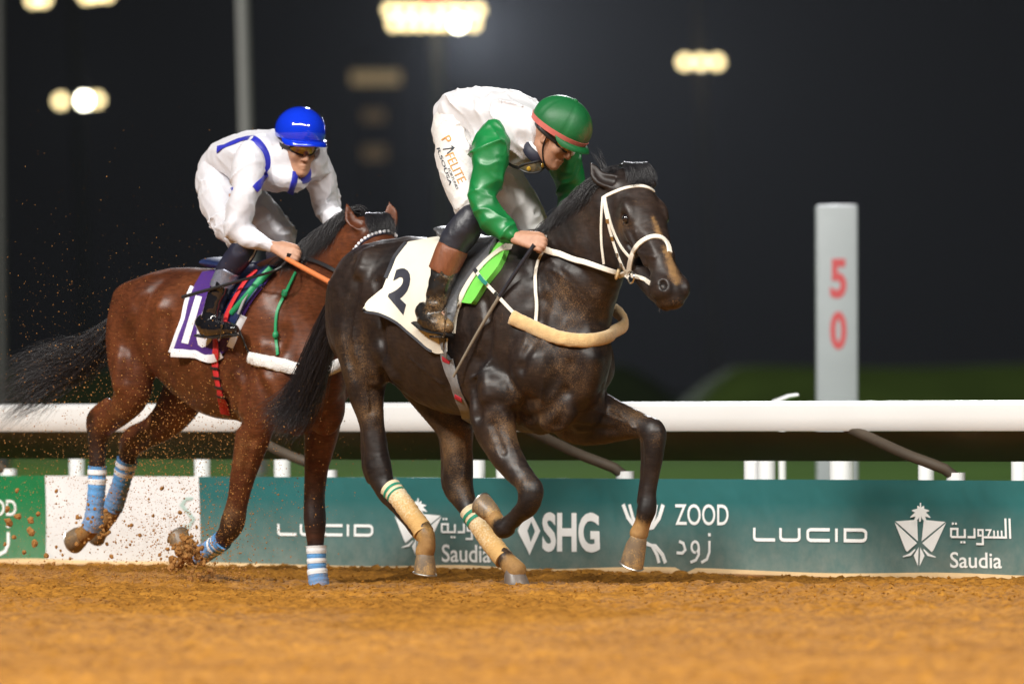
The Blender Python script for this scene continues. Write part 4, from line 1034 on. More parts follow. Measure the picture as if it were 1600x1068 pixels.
# dust thrown up by the field: over the breast, base of the neck, forearms, thighs, face
def dust_map(V, spots):
    d = np.zeros(len(V))
    for p, r, f, a in spots:
        if isinstance(p, tuple):                      # a streak between two points
            ab = p[1] - p[0]; t = np.clip(((V - p[0]) @ ab) / (ab @ ab), 0, 1); D = np.linalg.norm(V - p[0] - t[:, None] * ab, axis=1)
            d = np.maximum(d, a * np.clip(1 - (D - r) / f, 0, 1)); continue
        d = np.maximum(d, a * np.clip(1 - (np.linalg.norm(V - p, axis=1) - r) / f, 0, 1))
    return d
sp = [(H1.at(895, 560, 0), .05, .28, .34), (H1.at(905, 470, 0), .04, .2, .36), (H1.at(850, 620, .1), .05, .2, .3), (H1.at(800, 680, .2), .03, .16, .3), (H1.at(990, 650, -.24), .02, .16, .34), (H1.at(1020, 690, -.25), .02, .1, .25),
      (H1.at(575, 560, .15), .05, .2, .34), (H1.at(580, 640, .15), .03, .12, .36), (H1.at(720, 690, -.14), .04, .2, .42), (H1.at(725, 760, -.14), .02, .1, .38), (H1.at(830, 760, .2), .02, .1, .25), (H1.at(900, 660, -.15), .03, .15, .28),
      ((HD1.w(.21, .004, 0), HD1.w(.30, .004, 0)), .004, .026, .46), ((HD1.w(.38, -.004, 0), HD1.w(.46, -.002, 0)), .006, .026, .50), ((HD1.w(.46, 0, 0), HD1.w(.55, .0, -.01)), .012, .034, .52), (HD1.w(.60, 0, -.1), .02, .06, .42), (HD1.w(.585, .045, -.06), .006, .03, .3), (HD1.w(.16, .09, -.12), .01, .06, .3)]
for q, a in (((770, 803, .21), 1.1), ((668, 855, .14), 1.1), ((1000, 828, -.23), 1.1), ((806, 885, -.14), 1.1), ((785, 870, -.14), .6)): sp.append((H1.at(*q), .035, .07, a * .62))
set_attr(body1, 'dust', dust_map(V1, sp))
MUD1 = [(H1.at(664, 852, .14), .055, .05, 1.0), (H1.at(668, 835, .14), .03, .05, .8), (H1.at(806, 888, -.14), .05, .05, 1.0), (H1.at(770, 802, .21), .05, .045, .95), (H1.at(1000, 830, -.23), .04, .05, .95),
        ((HD1.w(.21, .004, 0), HD1.w(.30, .004, 0)), .004, .026, .45), ((HD1.w(.40, -.004, 0), HD1.w(.56, .0, -.01)), .010, .030, .45), (HD1.w(.605, 0, -.11), .015, .05, .42)]
set_attr(body1, 'mud', dust_map(V1, MUD1))
for sg in (1, -1):
    mb = MB(); c = HD1.w(.163, .095 * sg, -.070); r_ = .0215
    v, f = [], []
    bm = bmesh.new(); bmesh.ops.create_uvsphere(bm, u_segments=20, v_segments=14, radius=r_); bm.verts.index_update(); mb.add([c + nv(*q.co) for q in bm.verts], [[q.index for q in t.verts] for t in bm.faces]); bm.free()
    mb.build('eye', EYE, horse1)
UP = nv(0, 0, 1)
hoof('hoof', H1.at(664, 862, .14), H1.at(660, 893, .14), H1.F * .9 + UP * -.1, .054, horse1, HOOF_D, IRON)
hoof('hoof', H1.at(802, 889, -.14), H1.at(804, 917, -.14), H1.F, .060, horse1, HOOF, IRON, h=.085)
hoof('hoof', H1.at(997, 836, -.23), H1.at(983, 878, -.23), H1.F * .8 + nv(0, 0, -.5), .056, horse1, HOOF_D, IRON)
hoof('hoof', H1.at(772, 806, .21), H1.at(752, 794, .21), H1.F * .2 + UP, .054, horse1, HOOF_D, IRON)
# ================================================================== riders
SKIN = plain('skin', (0.40, 0.215, 0.14), 0.5, var=0.12, scale=45, bump=.1, bscale=300, spec=.4)
SKIN.node_tree.nodes['Principled BSDF'].inputs['Subsurface Weight'].default_value = 0.0
BROW = plain('dark_brow_hair', (0.03, 0.02, 0.015), .7)
LENS = plain('amber_lens', (0.42, 0.26, 0.03), 0.06, var=.4, coat=1.0, scale=20)
LENS_D = plain('smoked_lens', (0.07, 0.062, 0.04), 0.06, var=.6, coat=1.0, scale=40)
FRAME_B = plain('black_rubber', (0.012, 0.012, 0.013), 0.5)
def silk(name, col, rough=.35, sheen=.3, bump=.25, aniso=0, var=.07, spec=.5):
    m = plain(name, col, rough, var=var, scale=7, bump=bump, bscale=38, sheen=sheen, spec=spec); return m
def sphere_part(name, c, axes, r, mat, parent, u=28, v=18, cutlow=None, loc=None):
    """ellipsoid shell with local axes rows (fwd, right, up)"""
    bm = bmesh.new(); bmesh.ops.create_uvsphere(bm, u_segments=u, v_segments=v, radius=1.0); bm.verts.index_update()
    A = np.asarray(axes); V = np.array([nv(*q.co) for q in bm.verts]); F = [[q.index for q in t.verts] for t in bm.faces]; bm.free()
    W = nv(*c) + (V * np.asarray(r)) @ A
    return mesh_obj(name, W, F, mat, parent, True, None, loc)
class HeadF:
    def __init__(s, C, theta, pitch, roll=0.0):
        t, p = rad(theta), rad(pitch); s.C = nv(C)
        s.f = nv(math.sin(t) * math.cos(p), -math.cos(t) * math.cos(p), -math.sin(p)); s.r = nv(-math.cos(t), -math.sin(t), 0)
        s.u = np.cross(s.r, s.f)
        c, q = math.cos(rad(roll)), math.sin(rad(roll)); s.r, s.u = s.r * c + s.u * q, s.u * c - s.r * q
        s.ax = np.array([s.f, s.r, s.u])
    def w(s, f, r, u): return s.C + s.f * f + s.r * r + s.u * u
def face(B, h):
    ax = h.ax @ B.A.T
    L = lambda rows: [[*h.w(*q[:3]), *q[3:]] for q in rows]
    sd = ax[1]
    B.ball(h.w(-.012, 0, .035), (.098, .076, .098), k=.02, axes=ax)
    B.ball(h.w(.030, 0, -.035), (.066, .058, .080), k=.03, axes=ax)
    B.chain(L([(-.01, .050, -.055, .020), (.035, .036, -.095, .018), (.068, 0, -.112, .020), (.035, -.036, -.095, .018), (-.01, -.050, -.055, .020)]), k=.03, n=14)
    B.ball(h.w(.076, 0, -.106), (.020, .022, .018), k=.015, axes=ax)                      # chin
    for sg in (1, -1):
        B.ball(h.w(.062, .040 * sg, -.028), (.026, .024, .020), k=.02, axes=ax)           # cheekbone
        B.ball(h.w(.088, .032 * sg, .004), (.016, .018, .013), k=.012, axes=ax, op='sub') # eye socket
        B.ball(h.w(.078, .032 * sg, .002), (.014, .015, .012), k=.006, axes=ax)           # closed-down lid
        B.ball(h.w(.082, .030 * sg, .022), (.014, .026, .008), k=.012, axes=ax)           # brow ridge
        B.ball(h.w(-.008, .077 * sg, -.008), (.018, .009, .030), k=.008, axes=ax)         # ear
        B.ball(h.w(-.004, .085 * sg, -.006), (.010, .006, .018), k=.004, axes=ax, op='sub')
        B.ball(h.w(.101, .013 * sg, -.040), (.010, .009, .008), k=.008, axes=ax)          # wing of the nose
    B.chain(L([(.088, 0, .012, .010), (.100, 0, -.010, .011), (.113, 0, -.032, .012), (.114, 0, -.038, .012)]), k=.012, n=8)
    B.chain(L([(.084, .024, -.075, .005), (.097, 0, -.070, .008), (.084, -.024, -.075, .005)]), k=.008, n=8)   # upper lip
    B.chain(L([(.082, .020, -.084, .005), (.094, 0, -.084, .008), (.082, -.020, -.084, .005)]), k=.008, n=8)   # lower lip
    B.chain(L([(.088, .026, -.079, .003), (.103, 0, -.077, .003), (.088, -.026, -.079, .003)]), k=.004, n=8, op='sub')
def fist(B, wrist, knuck, out, grip, r=.0105, open_=0.0):
    """closed hand: wrist point, middle-knuckle point, `out` = direction across the knuckles towards the little finger, `grip` = direction the fingers close in"""
    wrist, knuck, out, grip = nv(wrist), nv(knuck), unit(out), unit(grip)
    d = unit(knuck - wrist); out = unit(out - d * np.dot(out, d)); grip = unit(grip - d * np.dot(grip, d) - out * np.dot(grip, out))
    for i, (o, ln) in enumerate(((-.030, .95), (-.010, 1.0), (.010, .95), (.029, .8))):
        k = knuck + out * o - d * abs(o - .005) * .25
        B.chain([[*(wrist + out * o * .45 + d * .012), .020, .016], [*k, .0125, .0125]], k=.012, n=4)
        a = k + d * .030 * ln + grip * .012; b = a + grip * .024 * ln - d * .006; c = b - d * .022 * ln + grip * .002
        B.chain([[*k, r * 1.12], [*a, r], [*b, r * .93], [*c, r * .85]], k=.003, n=14)
    t0 = wrist + d * .025 - out * .030 + grip * .008; t1 = knuck - out * .046 + grip * .014 - d * .018; t2 = knuck - out * .034 + grip * .034 + d * .004; t3 = knuck - out * .014 + grip * .040 + d * .012
    B.chain([[*t0, .015], [*t1, .0125], [*t2, .0110], [*t3, .0095]], k=.008, n=14)
def limb(B, rows, k=.02, n=None, side=(0, 1, 0)): B.chain(rows, k=k, n=n or len(rows) * 6, side=side)
def boot_sole(name, pts, w, mat, parent):
    mb = MB(); mb.tube(pts, [(w * x, .008) for x in np.interp(np.linspace(0, 1, len(pts)), [0, .2, .7, 1], [.7, .8, 1, .6])], 12, up=UP); return mb.build(name, mat, parent)
# ------------------------------------------------------------------ rider in green and white
UPV = nv(0, 0, 1)
JF = dict(lo=(-.62, -.52, .95), hi=(.92, .52, 2.36))
a1 = H1.at
HJ1 = HeadF(a1(865, 215, 0.0), 64, 33, 0)
j1 = dict(nhip=a1(714, 220, .11), nknee=a1(741, 336, .22), nank=a1(679, 474, .32), fhip=a1(742, 230, -.11), fknee=a1(833, 343, -.20), fank=a1(792, 470, -.24),
          pelvis=a1(726, 196, 0), waist=a1(745, 180, 0), chest=a1(806, 197, 0), neck=a1(836, 200, 0), nsh=a1(772, 224, .18), fsh=a1(878, 222, -.17),
          nelb=a1(754, 318, .27), felb=a1(899, 306, -.27), nwr=a1(803, 371, .23), fwr=a1(872, 362, -.12), nshin=a1(703, 396, .285), fshin=a1(815, 405, -.225), nfm=a1(778, 350, .250), ffm=a1(888, 336, -.21))
def rider_body(B, j, h, nh, fh, hands):
    c = lambda *rows: [[*p, *r] for p, *r in rows]
    for s in ('n', 'f'):
        hip, kn, an = j[s + 'hip'], j[s + 'knee'], j[s + 'ank']
        limb(B, c((j['pelvis'] * .5 + hip * .5, .070), (hip, .060), ((hip + kn) / 2, .048), (kn, .030), (j[s + 'shin'], .032), (an, .028)), k=.02)
        limb(B, c((an, .028), (an + H1.F * .03 + UPV * -.04, .024), (an + H1.F * .07 + UPV * -.06, .020)), k=.02)
        sh, el, wr = j[s + 'sh'], j[s + 'elb'], j[s + 'wr']
        limb(B, c((j['chest'] * .3 + sh * .7, .045), (sh, .042), ((sh + el) / 2, .036), (el, .030)), k=.03)
        limb(B, c((el, .030), (j[s + 'fm'], .029), (wr, .024)), k=.02)
    limb(B, c((j['pelvis'], .115, .085), (j['waist'], .11, .085), (j['chest'], .125, .09), (j['neck'], .06, .055), (h.w(-.02, 0, -.06), .052, .055), (h.w(-.01, 0, 0), .05, .05)), k=.04)
    face(B, h)
    for a in hands: fist(B, *a)
hn = a1(840, 379, .20); hf_ = a1(866, 371, -.04)
Bj = Field(H1.frame, H1.O, JF['lo'], JF['hi'], 0.0054)
rider_body(Bj, j1, HJ1, hn, hf_, [(j1['nwr'], hn, nv(0, 0, -1) + H1.R * .5, -H1.R * 1.0 + nv(0, 0, -.35)), (j1['fwr'], hf_, nv(0, 0, -1) + H1.R * -.4, H1.R + nv(0, 0, -.3))])
rider1 = empty('person', a1(700, 520, .2) * nv(1, 1, 0) + nv(0, 0, 1.15), 'jockey in white jacket with green sleeves and green cap crouching over the dark horse', 'person')
bodyj1, VJ1, FJ1 = Bj.obj('body', SKIN, rider1, 1)
# breeches
WHITE_CLOTH = dusty(silk('white_breeches', (0.62, 0.61, 0.60), .55, .2, .25, var=.02), dust=(.40, .28, .15), amount=-.12, scale=30, fine=200)
Bb = Field(H1.frame, H1.O, JF['lo'], JF['hi'], 0.0062)
jn, jk = j1['nhip'], j1['nknee']; fn, fk = j1['fhip'], j1['fknee']
c_ = lambda *rows: [[*p, *r] for p, *r in rows]
limb(Bb, c_((a1(734, 190, 0), .145, .122), (a1(722, 192, .02), .148, .112), (a1(716, 205, .03), .145, .108)), k=.03)
limb(Bb, c_((a1(716, 207, .09), .100, .100), (a1(716, 240, .13), .098, .104), (a1(724, 285, .165), .088, .092), (a1(737, 324, .19), .072, .075), (a1(737, 342, .205), .064, .064), (a1(729, 356, .21), .058, .058)), k=.04)
limb(Bb, c_((a1(735, 205, -.09), .10, .10), (a1(765, 250, -.13), .098, .105), (a1(800, 300, -.17), .086, .092), (a1(830, 338, -.20), .072, .072), (a1(833, 352, -.205), .060, .062), (a1(826, 366, -.21), .052, .052)), k=.04)
Bb.folds(.012, .20, H1.frame @ unit(jk - jn), 2, True, seed=4.0)
Bb.creases(.013, .085, H1.frame @ unit(H1.F * .9 + UPV * .45), seed=5.0); Bb.creases(.007, .04, H1.frame @ unit(H1.F * .7 - UPV * .5), seed=8.0)
breech1, VB1, FB1 = Bb.obj('breeches', WHITE_CLOTH, rider1, 1)
set_attr(breech1, 'dust', dust_map(VB1, [(a1(846, 345, -.22), .02, .06, .5), (a1(815, 350, -.2), .03, .08, .25), (a1(735, 350, .2), .02, .08, .2)]))
# jacket
WHITE_SILK = dusty(silk('white_silk', (0.58, 0.58, 0.61), .38, .2, .15, var=.015), dust=(.34, .25, .15), amount=-.16, scale=30, fine=160)
Bt = Field(H1.frame, H1.O, JF['lo'], JF['hi'], 0.0062)
limb(Bt, c_((a1(724, 179, 0), .152, .116), (a1(742, 176, 0), .160, .126), (a1(765, 180, 0), .165, .133), (a1(795, 190, 0), .170, .135), (a1(818, 198, 0), .15, .118), (a1(838, 204, 0), .09, .085)), k=.03)
limb(Bt, c_((a1(778, 214, .12), .085, .095), (a1(772, 222, .16), .075, .085)), k=.04)
limb(Bt, c_((a1(868, 214, -.11), .085, .095), (a1(876, 220, -.15), .075, .085)), k=.04)
limb(Bt, c_((a1(770, 212, .05), .10, .09), (a1(800, 235, .03), .10, .075), (a1(830, 238, 0), .09, .06)), k=.05)
Bt.folds(.020, .24, H1.frame @ unit(j1['chest'] - j1['pelvis'] + UPV * -.3), 2, True, seed=21.0)
Bt.creases(.023, .11, H1.frame @ unit(H1.F * .9 - UPV * .35), seed=22.0); Bt.creases(.015, .055, H1.frame @ unit(H1.F * .5 - UPV * .8), seed=26.0)
jack1, VT1, FT1 = Bt.obj('jacket', WHITE_SILK, rider1, 1)
set_attr(jack1, 'dust', dust_map(VT1, [(a1(830, 240, .03), .05, .09, .42), (a1(800, 245, .1), .03, .08, .2)]))  # beige tint over the front of the chest
# sleeves
GREEN_SILK = dusty(silk('green_satin', (0.003, 0.155, 0.036), .40, .0, .10, var=.15, spec=.6), dust=(.2, .16, .08), amount=-.2, scale=30, fine=200)
Bs = Field(H1.frame, H1.O, JF['lo'], JF['hi'], 0.0056)
limb(Bs, c_((a1(771, 214, .18), .062, .07), (a1(768, 232, .20), .083, .092), (a1(764, 262, .225), .080, .088), (a1(756, 300, .25), .066, .072), (a1(756, 322, .268), .060, .060)), k=.02)
limb(Bs, c_((a1(755, 318, .268), .064, .062), (a1(770, 342, .255), .064, .058), (a1(788, 359, .24), .050, .046), (a1(799, 367, .232), .036, .034)), k=.02)
Bs.folds(.014, .16, H1.frame @ unit(H1.F * .8 + UPV * .35), 2, True, seed=41.0)
Bs.creases(.014, .085, H1.frame @ unit(H1.F * .8 + UPV * .45), seed=41.0); Bs.creases(.0055, .05, H1.frame @ unit(H1.F * .8 - UPV * .5), seed=47.0)
sl, VS1, FS1 = Bs.obj('sleeve', GREEN_SILK, rider1, 1)
Bs = Field(H1.frame, H1.O, JF['lo'], JF['hi'], 0.0056)
limb(Bs, c_((a1(878, 218, -.17), .066, .07), (a1(882, 250, -.20), .080, .085), (a1(892, 290, -.245), .066, .072), (a1(896, 310, -.26), .060, .062)), k=.02)
limb(Bs, c_((a1(896, 308, -.26), .060, .062), (a1(888, 335, -.21), .060, .060), (a1(878, 354, -.15), .042, .04)), k=.02)
Bs.folds(.014, .16, H1.frame @ unit(H1.F * .8 + UPV * .35), 2, True, seed=51.0)
Bs.creases(.014, .085, H1.frame @ unit(H1.F * .8 + UPV * .45), seed=51.0); Bs.creases(.0055, .05, H1.frame @ unit(H1.F * .8 - UPV * .5), seed=57.0)
Bs.obj('sleeve', GREEN_SILK, rider1, 1)
# collar
COLLAR = plain('navy_collar', (0.012, 0.014, 0.03), .6)
mb = MB(); h = HJ1; ring = [h.w(-.035 + .062 * math.cos(t), .066 * math.sin(t), -.108 - .012 * math.cos(t)) for t in np.linspace(0, 2 * PI, 28)]
mb.tube(ring, [(.010, .026)] * 28, 8, cap=False, up=h.u); mb.build('collar', COLLAR, rider1)
mb = MB(); ring = [h.w(-.035 + .056 * math.cos(t), .059 * math.sin(t), -.092 - .012 * math.cos(t)) for t in np.linspace(0, 2 * PI, 28)]
mb.tube(ring, [(.007, .022)] * 28, 8, cap=False, up=h.u); mb.build('neck_scarf', WHITE_SILK, rider1)
# boots: dark gaiter, brown cuff, black boot
GAITER = dusty(plain('dark_gaiter', (0.018, 0.019, 0.028), .45, var=.2, scale=20, bump=.15, bscale=80), amount=-.2)
BLACK_L = dusty(plain('black_leather', (0.012, 0.011, 0.011), .30, var=.2, scale=15, bump=.2, bscale=40, coat=.3), dust=(.30, .175, .07), amount=.12, scale=36, fine=200)
BROWN_L = dusty(plain('brown_leather', (0.17, 0.055, 0.022), .5, var=.2, scale=20, bump=.25, bscale=60, stretch=(3, 3, .6)), amount=.05)
def rider_boot(H, gaiter, cuff, boot, foot, mats, parent, seed, h=.0052, amp=.010):
    gm, cm, bm_ = mats
    B = Field(H.frame, H.O, JF['lo'], JF['hi'], h); limb(B, H.rows(boot), k=.02); limb(B, H.rows(foot), k=.03)
    B.folds(amp, .06, (.2, .3, .1), 3, True, seed=seed)
    o, V, F = B.obj('boot', bm_, parent, 1)
    if gaiter:
        B = Field(H.frame, H.O, JF['lo'], JF['hi'], h); limb(B, H.rows(gaiter), k=.02); B.folds(.004, .07, None, 2, True, seed=seed + 3); B.obj('gaiter', gm, parent, 1)
    B = Field(H.frame, H.O, JF['lo'], JF['hi'], h); limb(B, H.rows(cuff), k=.005)
    a, b = H.at(*cuff[0][:3]), H.at(*cuff[-1][:3]); d = unit(b - a); B.cut(a, -d, .003); B.cut(b, d, .003); B.folds(.003, .05, H.frame @ d, 2, True, seed=seed + 5)
    oc, Vc, Fc = B.obj('boot_cuff', cm, parent, 1)
    return o, V, F
bt, VBT, FBT = rider_boot(H1, [(737, 340, .22, .066), (726, 358, .24, .078), (713, 376, .26, .076), (704, 392, .28, .066)],
           [(709, 386, .27, .073), (704, 396, .282, .075), (696, 414, .296, .073), (690, 427, .305, .070)],
           [(702, 402, .288, .062), (694, 425, .304, .062), (688, 448, .318, .056), (681, 472, .33, .052)],
           [(664, 486, .33, .045), (669, 496, .335, .052), (680, 503, .34, .050), (692, 509, .345, .042), (698, 511, .345, .032)], (GAITER, BROWN_L, BLACK_L), rider1, 61.0)
set_attr(bt, 'dust', dust_map(VBT, [(a1(692, 480, .37), .03, .10, .42), (a1(702, 440, .36), .02, .08, .42)]))
boot_sole('boot_sole', [a1(650, 504, .33), a1(662, 513, .335), a1(680, 519, .34), a1(702, 522, .345)], .044, FRAME_B, rider1)
rider_boot(H1, [(829, 346, -.21, .055), (828, 362, -.215, .056), (822, 380, -.22, .054)], [(824, 376, -.22, .056), (815, 405, -.225, .055)],
           [(820, 396, -.22, .050), (800, 445, -.23, .044), (788, 475, -.235, .042)], [(786, 472, -.235, .042), (792, 492, -.235, .044), (812, 504, -.235, .036), (822, 508, -.235, .026)], (GAITER, BROWN_L, BLACK_L), rider1, 71.0, h=.0075)
# helmet with green satin cover, pink band and peak
CAP = dusty(silk('green_cap_satin', (0.003, 0.105, 0.026), .52, .0, .1, var=.15, spec=.5), dust=(.2, .12, .05), amount=-.3, scale=36, fine=260)
PINK = dusty(plain('pink_band', (0.52, 0.13, 0.11), .6, var=.08), amount=-.15)
def helmet(h, mat, band_mat, parent, sc=1.0, rise=.075, fwd=.004, seams=True, peak=True, r=(.148, .133, .130)):
    """half shell with panel seams; its rim lies level in the head's own frame"""
    V, F = [], []; m, n = 72, 18; r = np.array(r) * sc
    for i in range(n + 1):
        e = -0.30 + (PI / 2 + .30) * i / n
        for j in range(m):
            a = 2 * PI * j / m; x, y, z = math.cos(e) * math.cos(a), math.cos(e) * math.sin(a), math.sin(e)
            s = 1.0
            if seams: s += (-0.030 * math.exp(-((((a + PI / 6) % (PI / 3)) - PI / 6) / .05) ** 2) + .012 * float(vnoise(nv(x * 4, y * 4, z * 4 + 7)))) * (1) * max(0, math.cos(e))
            s += .012 * math.cos(2 * a) * math.cos(e)
            V.append(h.w(fwd + x * r[0] * s, y * r[1] * s, rise + z * r[2] * s))
    for i in range(n):
        for j in range(m): k = (j + 1) % m; F.append((i * m + j, i * m + k, (i + 1) * m + k, (i + 1) * m + j))
    base = len(V)
    for j in range(m):                                      # inner lining
        a = 2 * PI * j / m; V.append(h.w(fwd + math.cos(a) * r[0] * .88, math.sin(a) * r[1] * .88, rise - .02))
    for j in range(m): k = (j + 1) % m; F.append((k, j, base + j, base + k))
    F.append(tuple(base + j for j in range(m))[::-1])
    o = mesh_obj('helmet', V, F, mat, parent, True, 60)
    if seams: sphere_part('button', h.w(fwd, 0, rise + r[2] * 1.0), h.ax, (.014, .014, .006), mat, o, 12, 8)
    if band_mat:
        V, F = [], []
        for j in range(m):
            a = 2 * PI * j / m
            for e, s in ((-.30, 1.0), (-.30, 1.022), (-.10, 1.026), (-.10, 1.0)):
                s += .012 * math.cos(2 * a) * math.cos(e); V.append(h.w(fwd + math.cos(e) * math.cos(a) * r[0] * s, math.cos(e) * math.sin(a) * r[1] * s, rise + math.sin(e) * r[2] * s))
        for j in range(m):
            k = (j + 1) % m
            for q in range(4): F.append((j * 4 + q, j * 4 + (q + 1) % 4, k * 4 + (q + 1) % 4, k * 4 + q))
        mesh_obj('helmet_band', V, F, band_mat, o, True, 50)
    if peak:
        V, F = [], []; n = 22
        for j in range(n + 1):
            a = -1.25 + 2.5 * j / n; w = max(.0, math.cos(a / 1.25 * PI / 2)) ** .6 * .036 * sc
            for q, (d, dz) in enumerate(((0, 0), (.35, .003), (.75, -.003), (1.0, -.012), (.98, -.018), (.3, -.010), (0, -.010))):
                rr = 1.0; V.append(h.w(fwd + math.cos(a) * (r[0] * .985 + w * d), math.sin(a) * (r[1] * .985 + w * d * .6), rise - .030 + (dz - .004) * min(1, w / .02) - .012 * d * abs(math.sin(a)) * min(1, w / .02)))
        m2 = 7
        for j in range(n):
            for q in range(m2): F.append((j * m2 + q, j * m2 + (q + 1) % m2, (j + 1) * m2 + (q + 1) % m2, (j + 1) * m2 + q))
        mesh_obj('peak', V, F, mat, o, True, 60)
    return o
hm1 = helmet(HJ1, CAP, PINK, rider1)
V = np.array([list(hm1.matrix_world @ v.co) for v in hm1.data.vertices]) if False else np.array([nv(*v.co) + nv(*wloc(hm1)) for v in hm1.data.vertices])
set_attr(hm1, 'dust', dust_map(V, [(HJ1.w(.12, -.02, .09), .05, .09, .62)]))
def goggles(h, parent, name='goggles', f=.0, u=.0, lens=LENS):
    mb = MB()
    ring = [h.w(f + .098 - .050 * abs(math.sin(t)) ** 2.2 * (1), .066 * math.sin(t), u + .006 + .026 * math.cos(t)) for t in np.linspace(0, 2 * PI, 40)]
    mb.tube(ring, .0055, 8, cap=False, up=h.f); o = mb.build(name, FRAME_B, parent)
    V, F = [], []; n, m = 20, 6
    for i in range(n + 1):
        y = -.066 + .132 * i / n
        for k in range(m + 1):
            z = -1 + 2 * k / m; hh = .027 * math.sqrt(max(0, 1 - (y / .068) ** 4)); V.append(h.w(f + .103 - .052 * abs(y / .066) ** 2.2 - .006 * z * z, y, u + .006 + hh * z))
    for i in range(n):
        for k in range(m): a = i * (m + 1) + k; F.append((a, a + 1, a + m + 2, a + m + 1))
    mesh_obj('lens', V, F, lens, o, True)
    mb = MB(); st = [h.w(f + .05, .070, u + .006), h.w(f + .0, .088, u + .012), h.w(f - .06, .085, u + .02), h.w(f - .105, .03, u + .02), h.w(f - .105, -.03, u + .02), h.w(f - .06, -.085, u + .02), h.w(f + .0, -.088, u + .012), h.w(f + .05, -.070, u + .006)]
    mb.tube(crom(st, 30), [(.0025, .009)] * 30, 8, up=h.u); mb.build('strap', FRAME_B, o)
    return o
goggles(HJ1, rider1)
mb = MB()
for sg in (1, -1): mb.tube(crom([HJ1.w(.0, .080 * sg, .02), HJ1.w(.01, .074 * sg, -.05), HJ1.w(.045, .045 * sg, -.115), HJ1.w(.06, 0, -.135)], 14), [(.009, .0025)] * 14, 8, up=HJ1.f)
mb.build('chin_strap', FRAME_B, rider1)
# spare goggles hanging below the chin
class HangF(HeadF): pass
hg = HeadF(a1(832, 259, .06), 22, 15, -14); hg.C = hg.C - hg.f * .05
og = goggles(hg, rider1, lens=LENS_D)
for sg in (1, -1): sphere_part('amber_vent', hg.w(.092, .034 * sg, .004), hg.ax, (.006, .012, .012), LENS, og, 12, 8)
# printed words down the thigh
BVB1 = bvh_of(VB1, FB1)
ORANGE_P = plain('orange_print', (0.55, 0.25, 0.06), .6); NAVY_P = plain('dark_print', (0.02, 0.03, 0.045), .6)
def print_on(name, bvh, shapes, quad, mat, parent, lift=.004, back=40.0):
    """2-D drawing laid on a surface: quad = image corners TL, TR, BR, BL of the drawing's box"""
    al = np.vstack([np.asarray(v) for v, f in shapes]); lo, hi = al.min(0), al.max(0); V, F = [], []; n = 0; q = np.asarray(quad, float)
    for v, f in shapes:
        # split long edges so the print follows the cloth
        bm = bmesh.new(); vs = [bm.verts.new((x, y, 0)) for x, y in v]
        for t in f:
            try: bm.faces.new([vs[i] for i in t])
            except ValueError: pass
        bmesh.ops.triangulate(bm, faces=bm.faces[:])
        for _ in range(2):
            L_ = [e for e in bm.edges if e.calc_length() > .10 * max(hi - lo)]
            if L_: bmesh.ops.subdivide_edges(bm, edges=L_, cuts=1)
            bmesh.ops.triangulate(bm, faces=bm.faces[:])
        bm.verts.index_update()
        for b in bm.verts:
            s, t = (b.co.x - lo[0]) / (hi[0] - lo[0]), (b.co.y - lo[1]) / (hi[1] - lo[1])
            px = (q[3] * (1 - s) + q[2] * s) * (1 - t) + (q[0] * (1 - s) + q[1] * s) * t
            d = ray(*px); hh = bvh.ray_cast(Vector(CAM), Vector(d), 80)
            if hh[0] is None: hh = bvh.find_nearest(Vector(CAM + d * back))
            V.append(nv(*hh[0]) - d * lift)
        F += [tuple(x.index + n for x in t.verts) for t in bm.faces]; n = len(V); bm.free()
    o = mesh_obj(name, V, F, mat, parent, False); return o
def along(px0, px1, wpx):
    """box whose baseline runs from px0 to px1 with letters wpx tall (towards the upper right)"""
    a, b = nv(px0), nv(px1); d = unit(b - a); nrm = nv(d[1], -d[0]); nrm = nrm if nrm[0] > 0 else -nrm
    return [a + nrm * wpx, b + nrm * wpx, b, a]
print_on('lettering', BVB1, [text_mesh('P')], along((689, 218), (694, 226), 15), ORANGE_P, breech1)
print_on('emblem', BVB1, [flat_ribbon([(0, 0), (.5, 1), (.62, .1)], [.1, .2, .1]), flat_ribbon([(.5, 1), (.2, .9)], .12)], along((691, 233), (697, 242), 19), NAVY_P, breech1)
print_on('lettering', BVB1, [text_mesh('FELITE')], along((695, 243), (716, 287), 14), ORANGE_P, breech1)
print_on('lettering', BVB1, [text_mesh('R.SOUSA', bold=.01)], along((682, 232), (702, 290), 5), NAVY_P, breech1)
print_on('lettering', BVB1, [text_mesh('FORTUNES')], along((699, 264), (713, 296), 4), NAVY_P, breech1)
# ================================================================== tack of the dark horse
LEATHER_W = dusty(plain('white_tack_leather', (0.72, 0.68, 0.60), .45, var=.08, scale=30, bump=.1, bscale=120), dust=(.4, .27, .12), amount=-.16, scale=60, fine=300)
CLOTH_W = dusty(plain('cream_saddle_cloth', (0.70, 0.66, 0.56), .8, var=.04, scale=10, bump=.15, bscale=300), dust=(.55, .42, .22), amount=-.12, scale=20, fine=120)
TRIM = dusty(plain('dark_cloth_trim', (0.02, 0.021, 0.03), .7), amount=-.1)
SADDLE_L = dusty(plain('grey_black_saddle_leather', (0.085, 0.087, 0.095), .42, var=.25, scale=22, bump=.15, bscale=90, coat=.2), amount=-.02)
LIME = plain('lime_foam', (0.16, 0.60, 0.08), .7, var=.06, bump=.1)
GIRTH_M = dusty(plain('grey_elastic_girth', (0.20, 0.20, 0.205), .75, var=.15, scale=60, bump=.25, bscale=160, stretch=(1, 1, .2)), dust=(.3, .2, .1), amount=-.15)
RED_P = plain('red_patch', (0.45, 0.02, 0.04), .6)
TEAL_P = plain('teal_tape', (0.01, 0.20, 0.16), .6)
